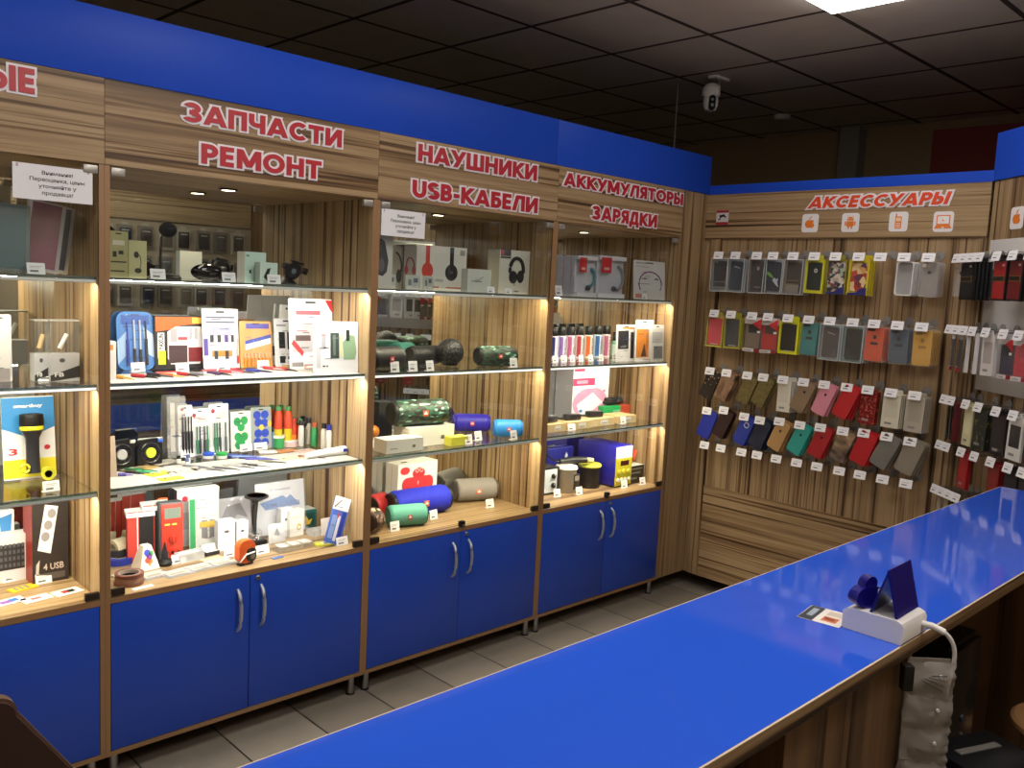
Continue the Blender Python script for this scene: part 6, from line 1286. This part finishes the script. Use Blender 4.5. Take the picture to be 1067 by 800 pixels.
FY[0] = 0.14; carton('headphone_box', 'white box picturing black headphones, dark label at its corner', 'box', 535, 305, Z1, 31, 45, .08, 'cfccc0', '9c9686', 'b8b4a8', [('2c2026', .02, .36, .80, 1.0), ('a83a40', .02, .14, .88, .98), ('8a8680', .02, .36, .83, .86), ('r', '1c1c1f', .56, .54, .22, .28, -.2, PI+.2, .010), ('e', '26262a', .46, .38, .14, .15), ('e', '26262a', .70, .40, .12, .15), ('2a2a2c', .5, .52, .18, .26), ('6a6864', .5, .66, .04, .07)], group=HB)
FY[0] = .065
for px, py, wp, lab in ((405, 301.5, 15, 'clear earphone pack at the post on the top shelf'), (430, 302.5, 15, 'clear earphone pack before the small red headphone'), (446, 303, 10, 'clear earphone pack before the big white box')):
    p_ = pack('earphone_pack', lab, 'pack', px, py, Z1, wp, 15, 'b9bcb4', [('6a6e70', .2, .4, .3, .7), ('55585c', .55, .85, .5, .8), ('dcdad2', .1, .9, .05, .25)], blister=(.05, .95, .1, .9), tilt=.05, d=.012, hole=False)
FY[0] = .05; ptag(512, 304, Z1, 'the small white box', .04, .028); ptag(530, 305.5, Z1, 'the black headphones box', .04, .024)

# third cabinet, speakers
speaker('flat black speaker with a red badge and silver line at the post', 402, 388, Z2, 36, 26, '222326', '15151a', 'c8323c', .15)
speaker('tall teal speaker lying at a slant behind the black ones', 415, 373, Z2, 22, 21, FAB('2a6a62', '3a8076'), '2a7a6c', None, .3, ln=.13)
speaker('black speaker with a silver line on top', 446, 380.5, Z2, 33, 20, '1c1d20', '2a2a2c', None, .05)
def silver(px, py, L): 
    p, kx, kz = spot(px, py, Z2); return p
def globe():
    p, kx, kz = spot(476, 382, Z2, .06, .3); r = 14.4*kz; root = empty('globe_speaker', 'round black mesh globe speaker in the middle of the shelf', 'speaker', p+Vector((0, r*.8, 0)), 0, 'round speakers'); m = MB(); m.ball((0, 0, r*.95), r, MESH, 28); m.build('mesh_body', root); m = MB(); m.lathe([(r*.55, 0), (r*.6, .006), (r*.5, .012)], BLACK, 'Z', (0, 0, 0), 22); m.build('base', root)
globe()
speaker('camouflage speaker lying alone near the wood panel', 521, 382, Z2, 41, 21, CAMO, '16181a', 'b8402c', -.2)
for px, py, of in ((412, 391, 'the flat black speaker'), (431, 390, 'the slanted teal speaker'), (449, 388.5, 'the black speaker with the silver line'), (536, 383.5, 'the lone camouflage speaker')): ptag(px, py, Z2, of, .042, .044)
carton('black_column', 'upright black box speaker at the post', 'speaker', 401, 459, Z3, 14, 40, .07, '1b1c1f', '131316', '2a2a2e')
def orb():
    p, kx, kz = spot(391, 463, Z3, .04, .2); root = empty('orange_lamp_ball', 'small orange ball on a white cone foot at the post', 'speaker', p+Vector((0, .02, 0))); m = MB(); m.lathe([(.03, 0), (.022, .03), (.014, .045)], WHITE, 'Z', (0, 0, 0), 20); m.build('foot', root); m = MB(); m.ball((0, 0, .065), .028, M('c87a2c', .35)); m.build('ball', root)
orb()
def wbox(lab, px, py, wp, hp, d, rz=0):
    p, kx, kz = spot(px, py, Z3); w, h = wp*kx, hp*kz; m = MB(); m.box((0, d/2, h/2), (w, d, h), M('e6e2d8', .5), .001); m.patch(-w*.4, -w*.2, h*.3, h*.36, -d*0-.0006, M('8a8680', .5)); m.patch(w*.2, w*.28, h*.3, h*.5, -.0006, M('6a6660', .5)); o = m.build('white_box', None, False); o.location = p; o.rotation_euler = (0, 0, rz); tag(o, lab, 'box', 'flat white boxes'); return p, h, d
p1 = wbox('low flat white box at the front of the third shelf', 422, 471, 38, 14, .09); p2 = wbox('taller flat white box carrying the large camouflage speaker', 450, 464, 46, 20, .11)
def bigcamo():
    p, h, d = p2; s = speaker('largest camouflage speaker lying on the white box', 438, 466, Z3, 62, 27, CAMO, '16181a', 'd85a38', -.12); s.location = (p.x-.035, p.y+.055, p.z+h+.0006); s.name = 'speaker'
bigcamo()
speaker('purple-blue speaker with rounded ends', 495, 450, Z3, 41, 18, '2a1fa8', '221a90', 'd8503c', -.6, .05); speaker('bright sky blue speaker with rounded ends', 533, 456, Z3, 32, 18, '2a8ad8', '2a7ac8', 'c84a50', -.6, .06)
carton('yellow_box', 'low yellow box beside the white boxes', 'box', 479, 464, Z3, 17, 9, .05, 'dcd84a', 'c8c43c', 'e4e05a')
for px, py, of in ((409, 457.5, 'the upright black box speaker'), (499, 459, 'the purple-blue speaker'), (536, 458, 'the sky blue speaker'), (489, 463, 'the low yellow box')): ptag(px, py, Z3, of, .046, .044)
# deck
def speaker_box():
    p, kx, kz = spot(434, 520, Z0, .335, .34); w, h = 42*kx, 49*kz; root = empty('speaker_box', 'large white box picturing a red speaker', 'box', p, .05); d = .088
    m = MB(); m.span(-w/2, w/2, 0, d, 0, h, M('ebe8e4', .5)); m.box((-w*.24, d*.4, h+.001), (.03, .012, .002), M('2a2a2c', .5)); m.patch(-w/2, w/2, 0, h, -.0002, M('eeecea', .5))
    m.add([(-w/2-.0006, d*.52, 0), (-w/2-.0006, d*.5, 0), (-w/2-.0006, d*.5, h*.95), (-w/2-.0006, d*.52, h*.95)], [(0, 1, 2, 3)], M('8a8478', .5)); m.build('carton', root, False)
    m = MB(); m.shape(rrect(w*.80, h*.30, h*.14, 6, 0, h*.56), -.0012, M('d23a40', .45)); m.shape(ell(-w*.33, h*.86, w*.12, h*.08), -.0012, M('d23a40', .45)); m.shape(ell(w*.02, h*.78, w*.16, h*.12), -.0010, M('c8363c', .45)); m.ring((-w*.03, -.002, h*.84), h*.04, .0016, M('f2e8e6', .5), 'Y', 18, 5); m.ring((w*.08, -.002, h*.84), h*.04, .0016, M('f2e8e6', .5), 'Y', 18, 5); m.patch(-w*.01, w*.02, h*.54, h*.62, -.0018, M('f0d0cc', .5)); m.build('print', root, False)
speaker_box()
speaker('large royal blue speaker with a black ring end', 442, 538, Z0, 64, 28, FAB('1a24b8', '2230d0'), '1b1c20', 'd86a48', -.05, .05)
speaker('teal green fabric speaker in front of the blue one', 428, 549, Z0, 42, 22, FAB('4a9082', '66ac9c'), '3a7a6e', 'b04a40', -.3, .04)
speaker('grey fabric speaker near the wood panel', 505, 522, Z0, 46, 23, FAB('807a78', '948e8a'), '4a4442', 'd87a5a', -.35, .05)
speaker('red speaker with a black ring at the post', 398, 540, Z0, 24, 24, 'b02a30', '1a1a1c', None, .3, ln=.11); speaker('small camouflage speaker with brown and cream patches at the post', 391, 556, Z0, 17, 24, CAMOB, '2a1c1a', None, .5, ln=.09)
for px, py, of in ((412, 553.5, 'the teal green speaker'), (452.5, 541, 'the large royal blue speaker'), (511, 529, 'the grey fabric speaker')): ptag(px, py, Z0, of, .046, .042)

# ================= fourth cabinet
def earbox(lab, px, py, wp, hp, c):
    p, kx, kz = spot(px, py, Z1, .06, .3); w, h = wp*kx, hp*kz; d = .10; root = empty('headphone_box', lab, 'box', p, 0, HB)
    m = MB(); m.span(-w/2, w/2, .0, d, 0, h, M('c4c2cc', .5)); m.span(-w/2, w/2, -.02, 0, 0, h*.10, M('d0ced6', .5)); m.span(-w/2, w/2, -.02, 0, h*.90, h, M('d0ced6', .5)); m.patch(-w*.44, -w*.06, h*.60, h*.96, -.0204, M('bc2630', .5)); m.patch(-w*.34, -w*.14, h*.66, h*.72, -.0208, M('e0a8a4', .5)); m.build('carton', root, False)
    m = MB(); m.ring((w*.16, -.010, h*.48), w*.30, .008, M(c, .35), 'Y', 20, 8, -1.3, 1.3); m.ball((w*.12, -.010, h*.22), .014, M('3a3a40', .4)); m.build('headphones', root)
    m = MB(); m.patch(-w/2, w/2, h*.1, h*.9, -.0195, CLEAR); m.build('window', root, False)
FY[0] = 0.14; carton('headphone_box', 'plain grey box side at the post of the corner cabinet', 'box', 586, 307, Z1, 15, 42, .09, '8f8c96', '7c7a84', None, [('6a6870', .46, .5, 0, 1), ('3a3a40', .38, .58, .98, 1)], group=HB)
FY[0] = .12; earbox('white window box with teal headphones and a red badge', 608, 308, 20, 42, '4a8aa0'); earbox('white window box with grey headphones and a red badge', 634, 308.5, 27, 43, '8a8a90')
def tabcard():
    p, kx, kz = spot(604, 300, Z1, .10, .3); m = MB(); m.span(-.02, .02, .0, .002, 0, .03, M('e0e0e2', .5)); m.patch(-.006, .006, .014, .02, -.0006, M('2a2a2c', .5)); o = m.build('hang_tab', None, False); h = 42*kz; o.location = p+Vector((0, .0, 43.2*kz)); tag(o, 'white hang tab standing up from the teal headphone box', 'card')
FY[0] = .05; pack('neckband_pack', 'white pack with a purple neckband earphone loop', 'pack', 677, 310, Z1, 32, 40, 'd2cecc', [('8a8688', .06, .4, .92, .95), ('a8a4a6', .06, .3, .84, .86), ('r', '7a2a78', .52, .40, .36, .32, -.5, PI+.5, .0035), ('p', '4a3a48', [(.24, .52), (.42, .52), (.36, .57)]), ('p', '4a3a48', [(.62, .52), (.80, .52), (.72, .57)]), ('c8786a', .04, .24, .04, .14)], tilt=.08)
FY[0] = .045; ptag(583, 306.5, Z1, 'the plain grey box', .05, .05); FY[0] = .03; ptag(672, 311.5, Z1, 'the neckband pack', .05, .03)
# spray cans
SCOL = [('2a3078', 'd8d6e8', 'dark blue and white', ''), ('8a6ab8', 'e2def0', 'violet and white', 'DUSTER'), ('b85a8a', 'f0dce6', 'pink-violet and white', 'LABEL OFF'), ('a83a4a', 'f0e0e0', 'crimson and white', 'PRINTER'), ('d8622a', 'f0e2d8', 'orange and white', 'CLEANER'), ('2a5a9a', 'cfe0f0', 'light blue and navy', 'SCREEN'), ('a85a7a', 'f0dce0', 'rose and white', 'CLEAN')]
def can(k, px):
    c, wcol, words, txt = SCOL[k]; p, kx, kz = spot(px, 372, Z2, .10, .3); r = .0245; h = 33*kz
    root = empty('spray_can', f'{words} spray can with a black cap, {ORD[k]} in the row of cans', 'spray can', p+Vector((0, .03, 0)), 0, 'spray cans in a row')
    m = MB(); m.lathe([(r*.95, 0), (r, .004), (r, h*.70), (r*.9, h*.735)], M(wcol, .3), 'Z', (0, 0, 0), 20); b = m.build('body', root)
    m = MB(); m.lathe([(r*.90, h*.715), (r*.94, h*.73), (r*.94, h*.985), (r*.86, h), (.0001, h)], M('17171a', .4), 'Z', (0, 0, 0), 20); m.build('cap', root)
    m = MB(); n = 8
    for a0, a1, mt in ((-2.9, -1.95, c), (-.95, -.55, c)):
        vs = []
        for i in range(n+1):
            a = a0+(a1-a0)*i/n; vs += [(r*1.012*math.cos(a), r*1.012*math.sin(a), h*.05), (r*1.012*math.cos(a), r*1.012*math.sin(a), h*.69)]
        m.add(vs, [(2*i, 2*i+2, 2*i+3, 2*i+1) for i in range(n)], M(mt, .35))
    if txt:
        tv, tf = text_mesh(txt, .02); W = max(v.x for v in tv); k_ = h*.58/W
        vs = []
        for v in tv:
            a = -1.45+(v.y-.36)*-.62; vs.append((r*1.02*math.cos(a), r*1.02*math.sin(a), h*.07+v.x*k_))
        m.add(vs, tf, M('3a2a5a' if k < 3 else '5a2a2a', .5))
    m.build('wrap_print', root, False)
for k, px in enumerate((580, 588.5, 597.5, 607, 616.5, 626, 635)): can(k, px)
roll_of('white_roll', 'white roll lying behind the first spray cans', 581, 347, Z2, .02, .008, .04, 'eceae8', 'X', 'c8c6c4', 'roll', lift=.0)
bottle('small_bottle', 'small green bottle with a black cap after the last spray can', 643, 372, Z2, 8, 26, '7ab89a', K, None, .35, 'bottle', None, 'c8e0d4')
pack('charger_pack', 'white pack with a black square charger', 'pack', 652, 376.5, Z2, 20, 38, 'e2dedf', [('d88a4a', .3, .9, .88, .94), ('26262c', .08, .62, .34, .84), ('77757c', .2, .5, .38, .42), ('e8e6e4', .2, .5, .08, .26), ('2a2a30', .72, .9, .08, .8)], hole=True, tilt=.05)
pack('cable_pack', 'orange and white pack with a coiled dark cable', 'pack', 671, 376.5, Z2, 18, 43, 'eae4e0', [('e08a3a', .04, .74, .10, .78), ('p', '4a3a40', [(.3, .12), (.5, .44), (.62, .12)]), ('b8763a', .6, .72, .4, .7)], tilt=.05)
pack('cable_pack', 'narrow white pack with small dark print', 'pack', 682, 376.5, Z2, 8, 38, 'ebe8e6', [('6a6668', .3, .7, .1+.12*k, .14+.12*k) for k in range(6)], tilt=.05, hole=False)
pack('cable_pack', 'clear pack with a grey adapter at the wood panel', 'pack', 690, 376.5, Z2, 13, 38, 'dcdad8', [('b4b6ba', .1, .9, .5, .8), ('77787c', .2, .9, .08, .42)], blister=(.06, .96, .05, .9), tilt=.06)
for k, px in enumerate((579, 588, 597, 606, 616, 627, 641, 651, 668, 682)):
    ptag(px, 377.6-k*.35, Z2, ('the dark blue spray can', 'the violet spray can', 'the pink-violet spray can', 'the crimson spray can', 'the orange spray can', 'the light blue spray can', 'the small green bottle', 'the square charger pack', 'the orange cable pack', 'the narrow white pack')[k], .038, .034)
# third shelf
carton('router_box', 'large pink and white box picturing a pale blue device', 'box', 614, 437, Z3, 37, 54, .15, 'ecdfe6', '8f8f98', 'e8e4e6', [('e', 'e090b4', .5, .32, .49, .30), ('efe9ec', 0, 1, .60, 1), ('c8386a', .0, .60, .66, .80), ('e8a0b8', .1, .4, .70, .76), ('c8386a', .02, .30, .93, .98), ('p', 'cfdcec', [(.12, .30), (.55, .52), (.84, .32), (.40, .08), (.2, .14)]), ('e', '3a78b8', .24, .18, .05, .03), ('a85a80', .84, .9, .52, .56), ('a85a80', .8, .86, .22, .26)], rz=.0)
BEI = 'beige low boxes'
bx = []
for k, (px, py, wp, lab) in enumerate(((580, 450, 19, 'low beige box at the post under a black adapter'), (605, 447, 24, 'low beige box second from the post'), (628, 443.5, 24, 'low beige box third from the post'), (653, 440.5, 19, 'low beige box before the green and orange box'))):
    p, kx, kz = spot(px, py, Z3, .03, .3); w = wp*kx; h = .040; m = MB(); m.box((0, .06, h/2), (w, .12, h), M('c6ad80', .5), .001); m.patch(-w*.1, w*.22, h*.2, h*.8, -.0006, M('d8d4cc', .5)); m.patch(-w*.06, w*.18, h*.3, h*.4, -.0010, M('77736c', .5)); o = m.build('low_box', None, False); o.location = p; tag(o, lab, 'box', BEI); bx.append((p, h, w))
def adapter(k, lab, dx, rz, cyl=False):
    p, h, w = bx[k]; root = empty('power_adapter', lab, 'adapter', p+Vector((dx, .055, h+.0006)), rz, 'black power adapters'); m = MB(); m.box((0, 0, .016), (.095, .042, .032), DARK, .006); m.build('body', root)
    m = MB(); m.box((.02, -.0, .0325), (.03, .02, .001), M('8a8a8c', .5)); m.build('plate', root); m = MB(); m.tube([(-.046, 0, .012), (-.062, .006, .008), (-.066, .03, .006), (-.03, .04, .005), (.02, .036, .005)], .004, BLACK, 8); m.build('cord', root)
adapter(0, 'black power adapter on the beige box at the post', 0, .1); adapter(1, 'black power adapter on the second beige box', -.01, -.15); adapter(2, 'black power adapter on the third beige box', -.01, -.2)
def green_box():
    p, kx, kz = spot(655, 434.5, Z3, .10, .3); root = empty('charger_box', 'long green and orange box carrying a bundle of cables', 'box', p, -.06); m = MB(); w, h = .165, .072; m.span(-w/2-.03, w/2-.05, 0, .10, 0, h, M('1f9a58', .5)); m.span(w/2-.05, w/2+.03, 0, .10, 0, h, M('b8492a', .5)); m.patch(-.03, .03, h*.2, h*.7, -.0006, M('66b48a', .5)); m.build('carton', root, False); return p
pg = green_box()
def bundle():
    root = empty('cable_bundle', 'bundle of coiled black cables on the green and orange box', 'cable', pg+Vector((-.01, .05, .073)), 0)
    for k in range(4):
        m = MB(); m.T = Matrix.Translation((-.05+.034*k, 0, .016+.004*(k % 2))) @ Matrix.Rotation(.3*k-.4, 4, 'Z') @ Matrix.Diagonal((1.5, .8, 1, 1)); m.ring((0, 0, 0), .026, .010, M('16161a', .5), 'Z', 18, 8); m.ring((0, 0, .012), .02, .008, M('1e1e22', .5), 'Z', 18, 8); m.build('coil', root)
    m = MB(); m.box((-.055, 0, .032), (.045, .03, .022), BLACK, .005); m.build('plug', root)
bundle()
for px, py, of, w in ((587, 437, None, 0), (643, 431, None, 0)): pass
ptag(650, 441.5, Z3, 'the green and orange box', .05, .04); ptag(596, 448.5, Z3, 'the second low beige box', .05, .034)
# deck: soldering gear
carton('station_unit', 'dark blue box unit with a pale diamond mark at the post', 'equipment', 583, 494, Z0, 27, 34, .10, '1a2084', '141a6a', '222a98', [('p', 'c8ccd8', [(.66, .74), (.72, .86), (.78, .74), (.72, .60)])])
def pot(px, py, R, h, c, lab, nm, lidc, metal):
    p, kx, kz = spot(px, py, Z0, .05, .3); root = empty(nm, lab, 'equipment', p+Vector((0, R, 0))); m = MB(); m.lathe([(R*.98, 0), (R, .006), (R, h)], M(c, .3, metal), 'Z', (0, 0, 0), 28); m.build('body', root)
    m = MB(); m.lathe([(R*1.06, h-.002), (R*1.10, h+.004), (R*1.02, h+.014), (R*.6, h+.020), (.0001, h+.021)], mm(lidc), 'Z', (0, 0, 0), 28); m.build('lid', root); return root, R, h
r1, R1, h1 = pot(597, 514, .055, .125, '9c9284', 'steel pot with a white lid on the cabinet deck', 'ultrasonic_bath', 'e6e2d8', .6)
m = MB(); m.span(.0, .045, -R1-.002, -R1*.72, .02, .10, M('2a2424', .4), .002); m.patch(.006, .040, .066, .092, -R1-.0026, M('8a8278', .5)); m.build('control_panel', r1)
r2, R2, h2 = pot(622, 509, .058, .115, '151519', 'black pot with a yellow-green rim on the cabinet deck', 'solder_pot', 'b8bc3a', 0)
def gun():
    root = empty('hot_air_gun', 'black hot air handle with a pale yellow tip lying across the pots', 'tool', r1.location+Vector((.03, .0, h1+.022)), -.25); m = MB(); m.tube([(-.07, 0, .014), (.02, 0, .018), (.10, .0, .014)], [.014, .019, .016], DARK, 12); m.build('handle', root); m = MB(); m.tube([(.10, 0, .014), (.14, -.004, .009)], [.014, .012], M('c8c480', .4), 12); m.build('tip', root); m = MB(); m.tube([(-.07, 0, .014), (-.10, .02, .02), (-.12, .06, .05), (-.10, .08, .08), (-.05, .09, .085)], .005, BLACK, 8); m.build('hose', root)
gun()
def knob_unit():
    p, kx, kz = spot(573, 514, Z0, .035, .2); w, h = 17*kx, 28*kz; root = empty('solder_station', 'white-fronted station with two black knobs at the post', 'equipment', p); m = MB(); m.span(-w/2, w/2, 0, .09, 0, h, M('202024', .4)); m.patch(-w*.42, w*.38, h*.08, h*.94, -.001, M('c2ccd4', .5)); m.build('case', root)
    for z in (.34, .68): m = MB(); m.cyl((w*.12, -.008, h*z), .013, .014, BLACK, 'Y', 18, .002); m.box((w*.12, -.016, h*z+.006), (.002, .002, .008), WHITE); m.build('knob', root)
knob_unit()
def psu():
    p, kx, kz = spot(648, 506.5, Z0, .06, .2); w, h = 17*kx, 42*kz; root = empty('power_supply', 'large blue bench power supply with a yellow-green front', 'equipment', p, 0); d = .27
    m = MB(); m.span(-w/2, w/2, 0, d, .008, h, M('1c1a8c', .35), .002); m.build('case', root)
    m = MB(); m.span(-w*.47, w*.47, -.006, 0, .008, h*.70, M('b8b02c', .4)); m.span(-w*.47, w*.47, -.006, 0, h*.70, h*.98, M('d4d8dc', .4)); f = m.build('front_panel', root, False)
    m = MB(); m.patch(-w*.22, w*.28, h*.52, h*.64, -.0066, M('3a1410', .2)); m.build('display', f, False)
    for k in range(4): m = MB(); m.cyl((-w*.34+k*w*.22, -.010, h*.18), w*.07, .010, M('d8d6cc', .3), 'Y', 12); m.build('terminal', f)
    for k in range(3): m = MB(); m.cyl((-w*.28+k*w*.28, -.010, h*.38), w*.08, .010, M('c8b840', .3), 'Y', 14); m.build('knob', f)
psu()
carton('parts_box', 'black box with clear compartments by the power supply', 'box', 668, 502, Z0, 17, 18, .12, '1c1b1a', '151514', 'b4b8b0', [('8a8678', .1, .8, .56, .62), ('77746a', .3, .6, .24, .34), ('8a8678', .1, .9, .80, .84)])
def pliers(px, lab, c):
    p, kx, kz = spot(px, 484, Z0, .1, .3); p = Vector((p.x, 0, 0)); 
for q, (dx, c, lab) in enumerate(((-.02, 'b83a2c', 'red-handled pliers in the clear rack, nearer the power supply'), (.02, 'c8553a', 'orange-red handled pliers in the clear rack, nearer the wood panel'))):
    p, kx, kz = spot(666, 502, Z0); root = empty('pliers', lab, 'pliers', (p.x+dx, p.y+.05, p.z+18*kz+.0008), .2, 'pliers on the black parts box'); 
    for s in (-1, 1): m = MB(); m.tube([(s*.004, 0, .004), (s*.010+.008, -.004, .035), (s*.008+.022, -.006, .075)], [.004, .006, .006], M(c, .4), 8); m.build('handle', root)
    m = MB(); m.box((0, .004, .008), (.018, .012, .016), M('b8bcbc', .3, .8), .003); m.build('jaw', root)
slab('clear_tray', 'clear rack tray on the black parts box', 'tray', 667, 486, Z0, .0, .0, .0, CLEAR) if False else None
for px, py, of in ((581, 518, 'the white-fronted station'), (604, 515.5, 'the steel pot'), (651, 508.5, 'the blue power supply'), (670, 505, 'the black parts box')): ptag(px, py, Z0, of, .046, .042)

# ------------------------------------------------------------------ keep goods clear of glass, mirror, panels and shelf tops
bpy.context.view_layer.update()
def bounds(o):
    lo = Vector((9, 9, 9)); hi = -lo
    for c in [o]+list(o.children_recursive):
        if c.type != 'MESH': continue
        M_ = c.matrix_world
        for v in c.data.vertices:
            w_ = M_ @ v.co
            for i in range(3): lo[i] = min(lo[i], w_[i]); hi[i] = max(hi[i], w_[i])
    return lo, hi
LEV = [Z0, Z3, Z2, Z1]
for o in list(SC.objects):
    if o.parent or not o.get('category') or o['category'] in ('cabinet', 'fascia', 'sign', 'notice', 'phone case', 'hook', 'pack ') or o.location.y < .0 or o.location.z < .6 or o.location.z > 2 or o.location.x > 4.1: continue
    lo, hi = bounds(o); cxm = (lo.x+hi.x)/2
    for i in range(4):
        if EDX[i] <= min(o.location.x, 3.97) <= EDX[i+1]:
            a, b = EDX[i]+.0185, EDX[i+1]-.019
            if lo.x < a: o.location.x += a-lo.x
            elif hi.x > b: o.location.x -= hi.x-b
    if hi.y > .430: o.location.y -= hi.y-.430; lo.y -= hi.y-.430
    f = .0075 if abs(o.location.z-Z0) < .03 else .024
    if lo.y < f: o.location.y += f-lo.y
    for z in LEV:
        if abs(o.location.z-z) < .025 and lo.z < z-.0001: o.location.z += z-lo.z
# ------------------------------------------------------------------ view
SC.view_settings.view_transform = 'Standard'; SC.view_settings.look = 'None'; SC.view_settings.gamma = 1; SC.view_settings.use_curve_mapping = False
SC.view_settings.exposure = EXPO
w = bpy.data.worlds.new('world'); w.use_nodes = True; w.node_tree.nodes['Background'].inputs[0].default_value = (.02, .02, .02, 1); SC.world = w
SC.cycles.transparent_max_bounces = 40; SC.cycles.max_bounces = 14; SC.cycles.glossy_bounces = 6; SC.cycles.diffuse_bounces = 4; SC.cycles.sample_clamp_indirect = 4
bpy.context.view_layer.update()
